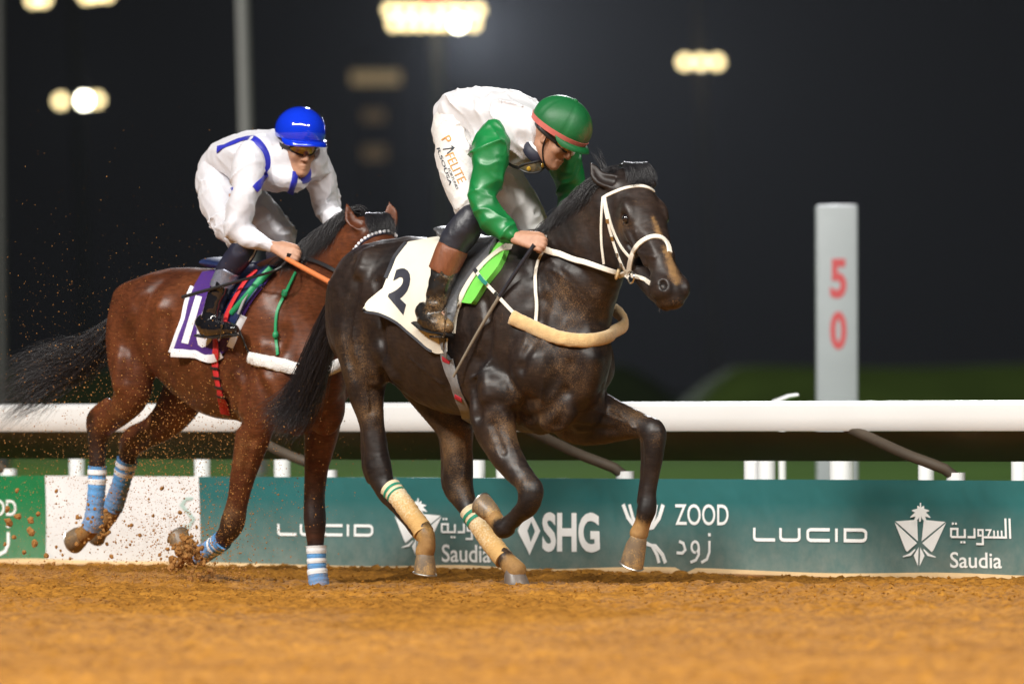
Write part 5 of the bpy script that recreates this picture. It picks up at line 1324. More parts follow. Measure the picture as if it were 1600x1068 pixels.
FLEECE = plain('tan_fleece', (0.66, 0.44, 0.20), .95, var=.15, scale=40, bump=.8, bscale=220, sheen=.4)
METAL = plain('bright_metal', (0.6, 0.58, 0.55), .25, metal=1)
WOOD = plain('cream_ring', (0.62, 0.46, 0.25), .5)
NUM = plain('navy_number_print', (0.016, 0.017, 0.03), .7)
def mirror(H, p, n=None):
    return p - H.R[None] * (2 * ((p - H.O) @ H.R))[:, None]
def cloth_patch(H, bvh, grid, lift, nu=44, nv_=40, ripple=.006, seed=1.0, flare=None):
    """grid: rows from the spine down, each a list of image points from back to front; returns world grid (v,u,3), outward normals; mirrored over the back"""
    rows = [crom(np.asarray(r, float), nu) for r in grid]; A = np.array(rows)          # rows x nu x 2
    cols = np.stack([crom(A[:, i], nv_) for i in range(nu)], 1)                       # nv x nu x 2
    Pn = np.zeros((nv_, nu, 3)); Nn = np.zeros((nv_, nu, 3))
    for a in range(nv_):
        p, q = lay(bvh, cols[a], nu, smooth=2); Pn[a] = p; Nn[a] = q
    for _ in range(2):
        Pn[1:-1] = (Pn[:-2] + 2 * Pn[1:-1] + Pn[2:]) / 4; Nn[1:-1] = (Nn[:-2] + 2 * Nn[1:-1] + Nn[2:]) / 4
    L = np.full((nv_, nu), lift); vv = np.linspace(0, 1, nv_)[:, None]; uu = np.linspace(0, 1, nu)[None]
    L = L + ripple * vnoise(np.stack([uu * 5 + vv * 1.5, vv * 2.2 + uu * 0, uu * 0 + seed + vv * 0], -1)) * vv ** .7
    if flare is not None: L = L + flare(uu, vv)
    Pn = Pn + Nn * L[..., None]
    near = Pn; far = mirror(H, near.reshape(-1, 3)).reshape(near.shape)[1:][::-1]
    return np.concatenate([far, near]), nv_
def sheet(name, Gd, thick, mat, parent=None, label=None):
    """solid sheet from a grid of points"""
    a, b = Gd.shape[:2]; du = np.gradient(Gd, axis=1); dv = np.gradient(Gd, axis=0); N = np.cross(du, dv); N /= np.linalg.norm(N, axis=2)[..., None] + 1e-9
    if (N[-1, b // 2] @ (CAM - Gd[-1, b // 2])) < 0: N = -N; flip = True
    else: flip = False
    V = np.concatenate([(Gd + N * thick / 2).reshape(-1, 3), (Gd - N * thick / 2).reshape(-1, 3)]); F = []; n = a * b
    for i in range(a - 1):
        for j in range(b - 1):
            q = (i * b + j, i * b + j + 1, (i + 1) * b + j + 1, (i + 1) * b + j); q = q[::-1] if flip else q
            F.append(q); F.append(tuple(x + n for x in q[::-1]))
    edge = [(i, 0) for i in range(a)] + [(a - 1, j) for j in range(1, b)] + [(i, b - 1) for i in range(a - 2, -1, -1)] + [(0, j) for j in range(b - 2, 0, -1)]
    for k in range(len(edge)):
        p, q = edge[k], edge[(k + 1) % len(edge)]; x, y = p[0] * b + p[1], q[0] * b + q[1]
        F.append((x, y, y + n, x + n) if not flip else (y, x, x + n, y + n))
    o = mesh_obj(name, V, F, mat, parent, True, 60); return o, V, F
grid1 = [[(640, 382), (690, 374), (740, 374), (794, 384)], [(619, 408), (665, 404), (712, 404), (768, 408)], [(606, 438), (650, 446), (694, 452), (738, 446)], [(599, 462), (638, 488), (676, 505), (714, 500)], [(596, 482), (638, 515), (684, 550), (711, 546)]]
def fl(u, v): return .10 * np.clip(1 - u / .28, 0, 1) ** 1.5 * np.clip((v - .72) / .28, 0, 1) + .045 * np.clip((u - .86) / .14, 0, 1) * np.clip((v - .45) / .5, 0, 1)
GC1, k1 = cloth_patch(H1, BV1, grid1, .014, ripple=.013, flare=fl)
cloth1, VC1, FC1 = sheet('saddle_cloth', GC1, .006, CLOTH_W); tag(cloth1, 'cream saddle cloth with black number 2 on the dark horse', 'saddle cloth')
BC1 = bvh_of(VC1, FC1)
# dark trim: back edge and lower edge, as piping of its own
nvr = GC1.shape[0]
mid = nvr // 2
e1_ = GC1[mid + 3: , 0]; e2_ = GC1[-1, :]
def edging(name, line, w, th, mat, parent):
    p = crom(line, 60); q = np.array([unit(CAM - x) for x in p]); v, f = ribbon(p, q, w, th, .003); return mesh_obj(name, v, f, mat, parent, True, 35)
edging('back_trim', GC1[mid + 1:mid + 24, 0], .032, .004, TRIM, cloth1)
edging('lower_trim', GC1[-1, :34], .014, .004, TRIM, cloth1)
print_on('number', BC1, [text_mesh('2', bold=.05)], [(620, 416), (648, 424), (630, 492), (606, 463)], NUM, cloth1)
# saddle: low seat, long flap, white piping, lime pad underneath
saddle1 = empty('saddle', GC1[mid, 30], 'small dark grey racing saddle with white piping under the rider in green', 'saddle')
grids = [[(727, 378), (752, 372), (782, 378)], [(716, 402), (738, 404), (766, 404)], [(702, 440), (716, 446), (734, 442)], [(692, 478), (702, 482), (714, 476)], [(686, 502), (694, 506), (704, 505)]]
GS1, _ = cloth_patch(H1, BC1, grids, .016, nu=22, nv_=26, ripple=.003, flare=lambda u, v: .03 * np.clip(.35 - v, 0, 1) * (4 * (u - .5) ** 2 + .4))
sheet('flap', GS1, .012, SADDLE_L, saddle1)
edging('flap_piping', GS1[GS1.shape[0] // 2 + 2:, 0], .010, .006, SADDLE_L, saddle1)
B = Field(H1.frame, H1.O, (-.35, -.25, 1.45), (.45, .25, 1.85), .0065)

s_ = lambda px, py, lat=0: H1.at(px, py, lat)
B.chain([[*s_(715, 366), .13, .030], [*s_(740, 375), .115, .026], [*s_(775, 378), .09, .028], [*s_(792, 372), .05, .03]], k=.02, n=14)
B.chain([[*s_(706, 358), .12, .018], [*s_(714, 362), .13, .02]], k=.02, n=4)
B.obj('seat', SADDLE_L, saddle1, 1)
# white lining edge along the front of the cloth

pg = [[(778, 388), (798, 385)], [(757, 418), (787, 416)], [(734, 448), (765, 444)], [(718, 473), (744, 476)]]
GP, _ = cloth_patch(H1, BV1, pg, .016, nu=10, nv_=16, ripple=0)
pad, VP_, FP_ = sheet('saddle_pad', GP, .028, LIME); tag(pad, 'lime green foam pad sticking out under the front saddle', 'saddle pad')
BPAD = bvh_of(np.vstack([V1, VC1, VP_]), F1.tolist() + [tuple(x + len(V1) for x in f) for f in FC1] + [tuple(x + len(V1) + len(VC1) for x in f) for f in FP_])
strap('front_binding', BPAD, [(799, 382), (784, 390), (768, 402), (750, 420), (735, 440), (722, 464), (712, 492), (708, 520)], .036, .007, CLOTH_W, cloth1, 40, .004)
# stirrup
st = empty('stirrup', s_(690, 520, .27), 'metal stirrup under the boot of the rider in green', 'stirrup')
mb = MB(); mb.tube([H1.at(686, 500, .29), H1.at(686, 523, .29), H1.at(690, 526, .345), H1.at(694, 524, .40), H1.at(696, 500, .40), H1.at(697, 482, .35), H1.at(686, 500, .29)], .006, 8, cap=False); mb.build('iron', METAL, st)
mb = MB(); mb.box(H1.at(690, 526, .345), H1.F * .02, H1.R * .06, UPV * .006, bevel=.003); mb.build('tread', BLACK_L, st)
# girth
BALL1 = bvh_of(np.vstack([V1, VC1]), F1.tolist() + [tuple(x + len(V1) for x in f) for f in FC1])
g_px = [(690, 512), (694, 535), (700, 562), (709, 592), (720, 622), (730, 645), (734, 652)]
girth = strap('girth', BALL1, g_px, .070, .006, GIRTH_M, None, 40, .004); tag(girth, 'grey elastic girth strap with two red patches round the belly of the dark horse', 'girth')
for a, b in (((694, 559), (705, 563)), ((713, 617), (724, 623))):
    p, q = lay(BALL1, [a, b], 6); v, f = ribbon(p + q * .010, q, .030, .004); mesh_obj('patch', v, f, RED_P, girth, True, 35)
# breastplate: fleece breast girth, neck strap, side strap
bp = empty('breast_girth', H1.at(880, 520, 0), 'tan fleece breast girth with white straps across the chest of the dark horse', 'breast girth')
p, q = lay(BV1, [(801, 495), (820, 506), (845, 519), (880, 530), (920, 534), (950, 528), (962, 518)], 44, smooth=24)
p = np.vstack([p, [H1.at(970, 508, -.23), H1.at(967, 494, -.26), H1.at(957, 484, -.28)]]); q = np.vstack([q, [unit(-H1.R * .8 + H1.F * .5), unit(-H1.R), unit(-H1.R)]])
p = p + q * .016; p = crom(p, 60)
g_ = np.random.default_rng(5); V, F = sweep(p, [(.020, .034 - .003 * (i / 60)) for i in range(60)], 18, True, up=(0, 0, 1)); V = V + (fbm(V * 90, 2)[:, None] * unit(nv(1, 1, 1))[None]) * .003
mesh_obj('fleece', V, F, FLEECE, bp, True)
strands('fleece_pile', p, np.array([unit(CAM - x) * .4 + g_.normal(size=3) * .5 for x in p]), .022, lambda t, l: nv(0, 0, -.004 * t), 2600, .0016, FLEECE, bp, spread=.9, seg=4, wob=.004, seed=8)
sd_px = [(743, 421), (760, 441), (778, 460), (795, 479), (806, 490)]
ss = strap('side_strap', BPAD, sd_px, .017, .005, LEATHER_W, bp, 30, .012, smooth=6)
for a, b, m in (((745, 423), (749, 428), TRIM), ((753, 433), (759, 440), TEAL_P), ((777, 459), (781, 463), METAL)):
    p, q = lay(BPAD, [a, b], 6); v, f = ribbon(p + q * .017, q, .019, .004); mesh_obj('strap_tape' if m is not METAL else 'buckle', v, f, m, ss, True, 35)
strap('neck_strap', BV1, [(850, 394), (843, 408), (838, 430), (838, 455), (839, 480), (837, 503)], .016, .005, LEATHER_W, bp, 30, .008)
# whip in the near hand
whip = empty('riding_whip', hn, 'thin dark grey riding whip held down by the rider in green', 'whip')
wa, wb = hn + nv(0, 0, -.01) + H1.R * .02, lay(BV1, [(721, 588), (722, 587)], 3)[0][0] + H1.R * .05
ln = np.array([wa * (1 - t) + wb * t + H1.R * .02 * math.sin(t * PI) for t in np.linspace(0, 1, 24)])
WHIPM = dusty(plain('grey_whip_shaft', (0.20, 0.17, 0.13), .6), amount=.05)
mb = MB(); mb.tube(ln[:10], np.linspace(.011, .009, 10), 10); mb.build('handle', GAITER, whip)
mb = MB(); mb.tube(ln[9:], np.linspace(.009, .0065, 15), 10); mb.build('shaft', WHIPM, whip)
# bridle
br = empty('bridle', HD1.w(.2, 0, 0), 'white leather racing bridle on the head of the dark horse', 'bridle')
strap('browband', BV1, [(942, 310), (952, 304), (975, 295), (998, 291), (1013, 294), (1021, 299)], .0175, .006, LEATHER_W, br, 40)
ch = strap('cheekpiece', BV1, [(946, 306), (946, 325), (952, 352), (961, 384), (970, 408), (978, 424)], .014, .006, LEATHER_W, br, 40)
for px, py in ((950, 345), (958, 372), (966, 398), (972, 413)):
    p, q = lay(BV1, [(px, py - 3), (px + 1, py + 3)], 6); v, f = ribbon(p + q * .007, q, .018, .004); mesh_obj('buckle', v, f, METAL, ch, True, 35)
strap('throat_lash', BV1, [(943, 308), (941, 330), (940, 360), (941, 385), (944, 412)], .012, .005, LEATHER_W, br, 30, .004)
strap('noseband_cheekpiece', BV1, [(946, 312), (951, 335), (960, 362), (972, 386), (986, 403)], .013, .006, LEATHER_W, br, 36, .002)
strap('noseband', BV1, [(982, 440), (983, 424), (986, 406), (993, 388), (1005, 376), (1020, 370), (1034, 372), (1043, 382), (1046, 395)], .024, .008, LEATHER_W, br, 60)
bitp = HD1.w(.385, .088, -.205)
mb = MB(); u_, v_ = unit(HA * .9 + HN * .2), unit(np.cross(HR, HA)); mb.tube([bitp + (u_ * math.cos(t) + v_ * math.sin(t)) * .030 for t in np.linspace(0, 2 * PI, 26)], .0045, 8, cap=False, up=HR); mb.build('bit_ring', METAL, br)
strap('bit_guard', BV1, [(988, 430), (998, 433), (1008, 437), (1016, 442)], .020, .008, LEATHER_W, br, 16)
strap('chin_strap', BV1, [(980, 432), (981, 440), (983, 448)], .022, .009, LEATHER_W, br, 12)
# reins: near rein from bit to hand, and the far one over the neck
rn = empty('reins', hn, 'white reins running from the bit of the dark horse to the rider\'s hands', 'reins')
def rein(name, pts, w, th, mat, parent, nrm):
    p = crom(np.array(pts), 40); q = np.repeat(nv(nrm)[None], 40, 0); v, f = ribbon(p, q, w, th, 0); return mesh_obj(name, v, f, mat, parent, True, 35)
hr = hn + H1.R * .012 + nv(0, 0, -.012)
bA = bitp + HR * .01
mid1 = plane_hit(892, 400, hr * .72 + bA * .28, unit(nv(.3, -1, 0))); mid2 = plane_hit(932, 412, hr * .35 + bA * .65, unit(nv(.3, -1, 0)))
p, q = lay(BV1, [(850, 393), (872, 396), (892, 400), (912, 406), (932, 413), (955, 421), (980, 428)], 40, smooth=8); p = p + q * .022
p = crom(np.vstack([[hr], p[4:-1:4], [bitp + HR * .012]]), 40); q = np.array([unit(CAM - x) for x in p]); v, f = ribbon(p, q, np.linspace(.030, .018, 40), .005); near_rein = mesh_obj('rein', v, f, LEATHER_W, rn, True, 35)
mid1, mid2, bA = p[20], p[25], p[30]
mb = MB(); c = mid2; d = unit(bA - mid1); s1_ = unit(np.cross(d, nv(0, 0, 1))); s2_ = np.cross(d, s1_)
mb.tube([c + (s1_ * math.cos(t) * .6 + s2_ * math.sin(t)) * .026 for t in np.linspace(0, 2 * PI, 22)], .008, 8, cap=False, up=d); mb.build('rein_stop', WOOD, rn)
fr = hf_ + nv(0, 0, .02); rein('rein', [hn + nv(0, 0, .03) - H1.R * .02, H1.at(858, 369, .06), H1.at(872, 363, -.06)], .012, .004, LEATHER_W, rn, unit(CAM - hn))
rein('rein', [H1.at(872, 363, -.12), H1.w(.75, -.2, 1.56), HD1.w(.45, -.09, -.15)], .016, .004, LEATHER_W, rn, H1.R * -1)
# bandages on the hind cannons (worn, so part of the horse)
BAND = dusty(plain('cream_bandage', (0.72, 0.60, 0.40), .85, var=.1, scale=30, bump=.4, bscale=90, stretch=(1, 1, 3)), dust=(.52, .30, .09), amount=.12, scale=30, fine=120)
GSTRIPE = plain('green_stripe_tape', (0.01, 0.22, 0.13), .7)
def bandage(H, rows, body_mat, stripes, parent, turns=9, stripe_mat=None):
    p = crom(np.array(H.rows(rows)), 60); r = p[:, 3].copy(); t = np.linspace(0, 1, 60)
    r = r + .0025 * np.abs(((t * turns) % 1) - .5) * 2
    V, F = sweep(p[:, :3], r, 20, True, up=tuple(H.R)); V = V + fbm(V * 25, 2)[:, None] * .0015 * unit(nv(1, -1, .5))[None]
    o = mesh_obj('bandage', V, F, body_mat, parent, True, 60)
    dv = np.zeros(len(V)); dv[:1200] = np.repeat(np.clip((t - .12) * 1.2, 0, .5), 20); set_attr(o, 'dust', dv)
    for a, b in stripes:
        i0, i1 = int(a * 59), max(int(b * 59), int(a * 59) + 2)
        V, F = sweep(p[i0:i1 + 1, :3], r[i0:i1 + 1] + .0025, 20, False, up=tuple(H.R)); mesh_obj('stripe', V, F, stripe_mat or GSTRIPE, o, True)
    return o
bandage(H1, [(610, 762, .14, .051), (625, 780, .14, .047), (642, 803, .14, .046), (657, 823, .14, .046), (662, 832, .14, .047)], BAND, [(.07, .12), (.17, .22)], horse1)
bandage(H1, [(735, 797, -.14, .052), (748, 818, -.14, .048), (766, 845, -.14, .048), (782, 866, -.14, .047), (788, 873, -.14, .047)], BAND, [(.10, .15), (.20, .25)], horse1)
# ---- mane, forelock and tail of the dark horse
HAIR1 = plain('black_horse_hair', (0.014, 0.013, 0.016), 0.36, var=0.3, scale=40, spec=.6)
gds = []
for f, z, fall in ((.50, 1.60, 60), (.60, 1.655, 60), (.70, 1.725, 55), (.80, 1.795, 50), (.90, 1.86, 45), (.98, 1.90, 40), (1.05, 1.93, 38)):
    a = H1.w(f, -.005, z); gds.append([a + nv(0, 0, -.05), a + nv(0, 0, .008) - H1.F * .02, a + H1.R * .035 - H1.F * .05 + nv(0, 0, -.012), a + H1.R * .07 - H1.F * .09 + nv(0, 0, -.07), a + H1.R * .095 - H1.F * .12 + nv(0, 0, -.14)])
lock_hair('mane', gds, 2300, .0015, HAIR1, horse1, rad0=.022, seed=4, fray=.7, seg=9)
top = HD1.w(-.03, 0, .0)
gf = []
for l in (-.055, -.03, 0, .03, .055):
    gf.append([HD1.w(-.13, l * .7, -.06), HD1.w(-.08, l, .006), HD1.w(-.03, l * 1.15, .020), HD1.w(.005, l * 1.2, .012), HD1.w(.025, l * 1.2, .003)])
lock_hair('forelock', gf, 1100, .0016, HAIR1, horse1, rad0=.012, seed=5, fray=.4, seg=8)
gw = [[H1.at(940, 268, 0), H1.at(934, 250, 0), H1.at(928, 236, 0)], [H1.at(948, 264, 0), H1.at(940, 246, 0), H1.at(932, 232, 0)]]
lock_hair('mane_wisp', gw, 16, .0012, HAIR1, horse1, rad0=.012, seed=6, fray=1.0)
td = H1.w(-.80, 0, 1.46)
gt = [[td, td - H1.F * .10 + nv(0, 0, -.05), P(486, 560, 40.9), P(462, 612, 41.0), P(432, 640, 41.05), P(414, 652, 41.05)],
      [td, td - H1.F * .11 + nv(0, 0, -.06), P(492, 560, 40.85), P(470, 618, 40.95), P(446, 652, 41.0), P(428, 668, 41.0)],
      [td, td - H1.F * .10 + nv(0, 0, -.08), P(498, 565, 40.8), P(480, 622, 40.9), P(462, 660, 40.95), P(448, 678, 40.95)],
      [td, td - H1.F * .09 + nv(0, 0, -.10), P(506, 560, 40.8), P(492, 610, 40.85), P(476, 650, 40.9), P(462, 672, 40.9)]]
lock_hair('tail', gt, 2200, .0018, HAIR1, horse1, rad0=.034, seed=7, fray=1.0, seg=11)
gw = [[td, td - H1.F * .1, P(480, 590, 41), P(440, 625, 41), P(405, 633, 41)], [td, td - H1.F * .1, P(480, 600, 41), P(440, 640, 41), P(402, 636, 41)]]
lock_hair('tail_wisp', gw, 70, .0016, HAIR1, horse1, rad0=.03, seed=9, fray=1.2, seg=14)
# chin whiskers
wh = [HD1.w(.50 + .09 * i / 8, .03 * math.sin(i * 2.1), -.16) for i in range(9)]
strands('whiskers', wh, [HD1.N * -1 + nv(0, 0, -.3)] * 9, .032, lambda t, l: nv(0, 0, 0), 40, .0005, plain('grey_whisker', (.25, .22, .2), .5), horse1, spread=.45, seg=5, wob=.01, seed=2)
# ================================================================== the bay horse behind
H2 = HF(365, 500, 41.9, 35.0)
COAT2 = dusty(coat_material('bay_coat', (0.056, 0.015, 0.006), (0.128, 0.038, 0.013), rough=0.43), dust=(0.26, 0.14, 0.05), amount=-.08, scale=60, fine=190, top=.7, patch=.8)
B2 = Field(H2.frame, H2.O, (-1.45, -0.48, -0.10), (1.62, 0.46, 2.0), 0.0084)
T2 = [(-.86, 0, 1.26, .10, .13), (-.74, 0, 1.27, .16, .20), (-.58, 0, 1.27, .215, .245), (-.38, 0, 1.215, .24, .30), (-.12, 0, 1.15, .265, .355), (.1, 0, 1.14, .265, .362), (.33, 0, 1.12, .24, .385), (.55, 0, 1.08, .21, .37), (.70, 0, 1.07, .18, .29), (.79, 0, 1.07, .12, .18)]
B2.chain(H2.wrows(T2), k=.04, n=28)
B2.chain(H2.wrows([(.50, 0, 1.44, .06, .10), (.32, 0, 1.46, .07, .085), (.05, 0, 1.42, .09, .08), (-.3, 0, 1.43, .10, .085), (-.58, 0, 1.42, .09, .085), (-.76, 0, 1.37, .06, .08)]), k=.09, n=16)
for sg in (1, -1):
    B2.ball(H2.w(-.56, .125 * sg, 1.31), (.22, .115, .18), k=.08)
    B2.ball(H2.w(-.78, .09 * sg, 1.18), (.11, .09, .20), k=.05)
    B2.ball(H2.w(-.30, .195 * sg, 1.32), (.06, .042, .06), k=.10)
    B2.ball(H2.w(.42, .175 * sg, 1.17), (.19, .08, .28), k=.05, axes=[unit([.9, 0, -.4]), [0, 1, 0], unit([.4, 0, .9])])
    B2.ball(H2.w(.64, .165 * sg, 1.00), (.12, .095, .15), k=.04)
    B2.ball(H2.w(.68, .082 * sg, .86), (.12, .088, .155), k=.022)
    B2.ball(H2.w(.34, .18 * sg, .97), (.16, .066, .15), k=.05)
B2.chain(H2.rows([(212, 470, .11, .10, .16), (206, 520, .13, .11, .17), (206, 570, .15, .10, .145), (207, 610, .15, .085, .11), (190, 640, .15, .064, .076), (163, 662, .14, .055, .064), (153, 690, .14, .046, .052), (152, 728, .14, .040, .045), (148, 790, .14, .036, .040), (146, 816, .14, .044, .047), (138, 830, .14, .040, .044), (128, 836, .14, .045, .046)]), k=.045, n=50)
B2.chain(H2.rows([(168, 628, .15, .024), (146, 646, .15, .024), (142, 664, .14, .026), (148, 688, .14, .024)]), k=.03, n=12)
B2.chain(H2.rows([(300, 560, -.13, .11, .16), (290, 610, -.13, .10, .13), (262, 655, -.13, .082, .095), (228, 680, -.13, .062, .068), (207, 695, -.13, .055, .062), (200, 715, -.13, .046, .050), (190, 752, -.13, .038, .042), (178, 790, -.13, .043, .047), (170, 806, -.13, .040, .043), (160, 818, -.13, .044, .046)]), k=.045, n=44)
B2.chain(H2.rows([(232, 662, -.13, .024), (206, 672, -.13, .022), (194, 690, -.13, .026), (194, 710, -.13, .022)]), k=.03, n=12)
B2.chain(H2.rows([(425, 600, .18, .085, .14), (402, 650, .19, .085, .125), (393, 690, .19, .076, .098), (380, 740, .19, .060, .066), (371, 785, .19, .050, .054), (364, 815, .19, .058, .060), (353, 836, .19, .046, .048), (330, 856, .19, .036, .040), (308, 868, .19, .043, .045), (294, 866, .19, .040, .042), (286, 858, .19, .043, .045)]), k=.03, n=48)
B2.chain(H2.rows([(500, 610, -.14, .09, .14), (503, 650, -.15, .085, .12), (500, 690, -.15, .072, .088), (494, 735, -.15, .056, .062), (491, 780, -.15, .050, .052), (492, 815, -.15, .054, .056), (493, 845, -.15, .041, .044), (495, 880, -.15, .035, .038), (497, 902, -.15, .042, .045), (500, 916, -.15, .038, .040)]), k=.03, n=44)
B2.chain(H2.wrows([(.36, 0, 1.27, .18, .28), (.52, 0, 1.29, .17, .30), (.72, 0, 1.37, .14, .25), (.90, 0, 1.46, .108, .20), (1.06, 0, 1.57, .09, .155), (1.15, 0, 1.64, .08, .125)]), k=.08, n=20)
B2.chain(H2.wrows([(.80, -.065, 1.16, .065), (.90, -.05, 1.28, .06), (1.0, -.04, 1.38, .05)]), k=.08, n=8)
th = rad(20); ph = rad(50); hf2 = nv(math.sin(th), -math.cos(th), 0)
HD2 = Head(H2.at(594, 352, 0), hf2 * math.cos(ph) + nv(0, 0, -math.sin(ph)), nv(hf2[1], -hf2[0], 0), hf2 * math.sin(ph) + nv(0, 0, math.cos(ph)), H2, .97)
eb = HD2.w(-.03, .066, -.06); eb2 = HD2.w(-.03, -.066, -.06)
B2.chain([[*H2.w(1.08, 0, 1.60), .082, .13], [*HD2.w(-.02, 0, -.13), .076, .10]], k=.06, n=6)
build_head(B2, H2, HD2, [(eb, tilt_pt(549, 343, eb + nv(0, .03, 0)), tilt_pt(541, 318, eb + nv(0, .05, 0)), unit(nv(.5, -.8, .1))), (eb2, tilt_pt(611, 333, eb2), tilt_pt(608, 315, eb2 + nv(0, .01, 0)), unit(nv(-.1, -1, .1)))])
for g_ in ([(500, 600, .03), (480, 660, .03)], [(400, 585, .02), (425, 640, .02), (450, 668, .02)], [(360, 600, .022), (352, 640, .02), (372, 660, .02)], [(255, 500, .03), (252, 545, .024), (262, 590, .03)], [(212, 480, .024), (200, 530, .024), (192, 590, .02)],
           [(222, 470, .012), (250, 440, .012)], [(440, 520, .03), (415, 580, .03)], [(470, 430, .02), (440, 470, .02)], [(392, 690, .010), (382, 740, .010)], [(380, 540, .018), (372, 580, .018)]):
    B2.mark(g_, k=.045)
for g_ in ([(190, 560, .03), (186, 600, .03)], [(372, 560, .014), (380, 600, .014)], [(410, 540, .016), (420, 590, .016)], [(264, 455, .014), (250, 480, .014)]): B2.mark(g_, k=.05, op='add', depth=.012)
for g_ in ([(300, 590, .004), (340, 560, .004)], [(384, 560, .004), (392, 600, .004), (388, 640, .004)], [(400, 690, .004), (390, 740, .003)], [(235, 460, .004), (222, 500, .004), (228, 540, .004)], [(498, 700, .004), (490, 750, .003)]): B2.mark(g_, k=.012, op='add', depth=-.0005)
B2.folds(.0025, .13, None, 2, False, seed=23.0); B2.folds(.0010, .03, (0, .2, 1), 2, False, seed=29.0)
horse2 = empty('horse', H2.w(0, 0, 0), 'bay racehorse behind on the left with light blue leg bandages', 'horse')
body2, V2, F2 = B2.obj('body', COAT2, horse2, 3, loc=H2.w(0, 0, 0)); BV2 = bvh_of(V2, F2)
pk = np.maximum.reduce([soft(V2, [H2.at(*q)], r, f) for q, r, f in (((152, 690, .14), .05, .10), ((150, 728, .14), .1, .1), ((146, 650, .14), .03, .05), ((200, 715, -.13), .05, .1), ((185, 760, -.13), .08, .1), ((362, 820, .19), .05, .13), ((330, 856, .19), .1, .1), ((492, 800, -.15), .08, .16), ((495, 880, -.15), .1, .1), ((240, 690, -.13), .03, .1))])
set_attr(body2, 'points', pk * .85)
set_attr(body2, 'dust', dust_map(V2, [(H2.at(*q), .05, f, a) for q, f, a in (((200, 660, .15), .2, .34), ((270, 660, -.13), .2, .38), ((390, 700, .19), .25, .32), ((365, 810, .19), .12, .42), ((490, 720, -.15), .2, .26), ((490, 640, 0), .3, .28), ((135, 832, .14), .08, 1.0), ((172, 805, -.13), .08, 1.0), ((290, 862, .19), .08, 1.0), ((260, 600, .15), .2, .28))]))
set_attr(body2, 'mud', dust_map(V2, [(H2.at(138, 830, .14), .05, .05, .8), (H2.at(172, 806, -.13), .04, .05, .8), (H2.at(290, 862, .19), .05, .05, .9)]))
for sg in (1, -1): sphere_part('eye', HD2.w(.163, .092 * sg, -.070), np.eye(3), (.021, .021, .021), EYE, horse2, 16, 12)
hoof('hoof', H2.at(130, 834, .14), H2.at(113, 838, .14), H2.F * .3 + UP * -.9, .060, horse2, HOOF_D, IRON, h=.085)
hoof('hoof', H2.at(160, 818, -.13), H2.at(145, 832, -.13), H2.F * .4 + UP * -.9, .056, horse2, HOOF_D, IRON, h=.085)
hoof('hoof', H2.at(288, 860, .19), H2.at(278, 845, .19), H2.F * -.1 + UP * .9, .055, horse2, HOOF_D, IRON, h=.085)
hoof('hoof', H2.at(500, 917, -.15), H2.at(503, 942, -.15), H2.F, .058, horse2, HOOF_D, IRON)
BLUE_B = dusty(plain('light_blue_bandage', (0.10, 0.30, 0.62), .85, var=.08, scale=20, bump=.4, bscale=90), amount=-.14, scale=30, fine=200)
WSTRIPE = plain('white_stripe_tape', (0.75, 0.76, 0.78), .7)
for rows in ([(152, 728, .14, .046), (151, 760, .14, .043), (148, 795, .14, .044), (146, 814, .14, .050), (143, 822, .14, .051)], [(199, 718, -.13, .052), (190, 752, -.13, .046), (181, 780, -.13, .050), (176, 792, -.13, .052)]):
    bandage(H2, rows, BLUE_B, [(.06, .14), (.21, .29)], horse2, stripe_mat=WSTRIPE)
bandage(H2, [(348, 843, .19, .048), (338, 851, .19, .046), (322, 862, .19, .046), (312, 867, .19, .049)], BLUE_B, [(.12, .20), (.28, .36)], horse2, stripe_mat=WSTRIPE)
bandage(H2, [(494, 852, -.15, .046), (495, 880, -.15, .044), (497, 903, -.15, .048), (500, 922, -.15, .050)], BLUE_B, [(0, .17), (.28, .40), (.52, .63)], horse2, stripe_mat=WSTRIPE)
# hair
gds = []
for f, z in ((.46, 1.53), (.60, 1.575), (.72, 1.615), (.84, 1.66), (.96, 1.71), (1.06, 1.75), (1.15, 1.79)):
    a = H2.w(f, 0, z); gds.append([a + nv(0, 0, -.05), a + nv(0, 0, .004), a + H2.R * .035 - H2.F * .05, a + H2.R * .08 - H2.F * .10 + nv(0, 0, -.06), a + H2.R * .11 - H2.F * .13 + nv(0, 0, -.15)])
lock_hair('mane', gds, 1900, .0017, HAIR1, horse2, rad0=.024, seed=14, fray=.8, seg=9)
gf = [[HD2.w(-.12, l * .7, -.06), HD2.w(-.07, l, .0), HD2.w(-.02, l * 1.15, .018), HD2.w(.035, l * 1.3, .010), HD2.w(.06, l * 1.3, .0)] for l in (-.055, -.03, 0, .03, .055)]
lock_hair('forelock', gf, 700, .0018, HAIR1, horse2, rad0=.012, seed=15, fray=.5, seg=8)
td = H2.w(-.86, 0, 1.33)
gt = []
for a, b, c, d in (((135, 540), (85, 548), (45, 566), (4, 590)), ((135, 550), (92, 566), (50, 594), (-6, 640)), ((136, 560), (96, 584), (58, 616), (8, 660)), ((140, 566), (106, 586), (74, 608), (40, 634))):
    gt.append([td, td - H2.F * .07 + nv(0, 0, .0), P(*a, 42.75), P(*b, 42.85), P(*c, 42.9), P(*d, 42.95)])
lock_hair('tail', gt, 1150, .0015, HAIR1, horse2, rad0=.038, seed=17, fray=1.8, seg=11, short=.5)

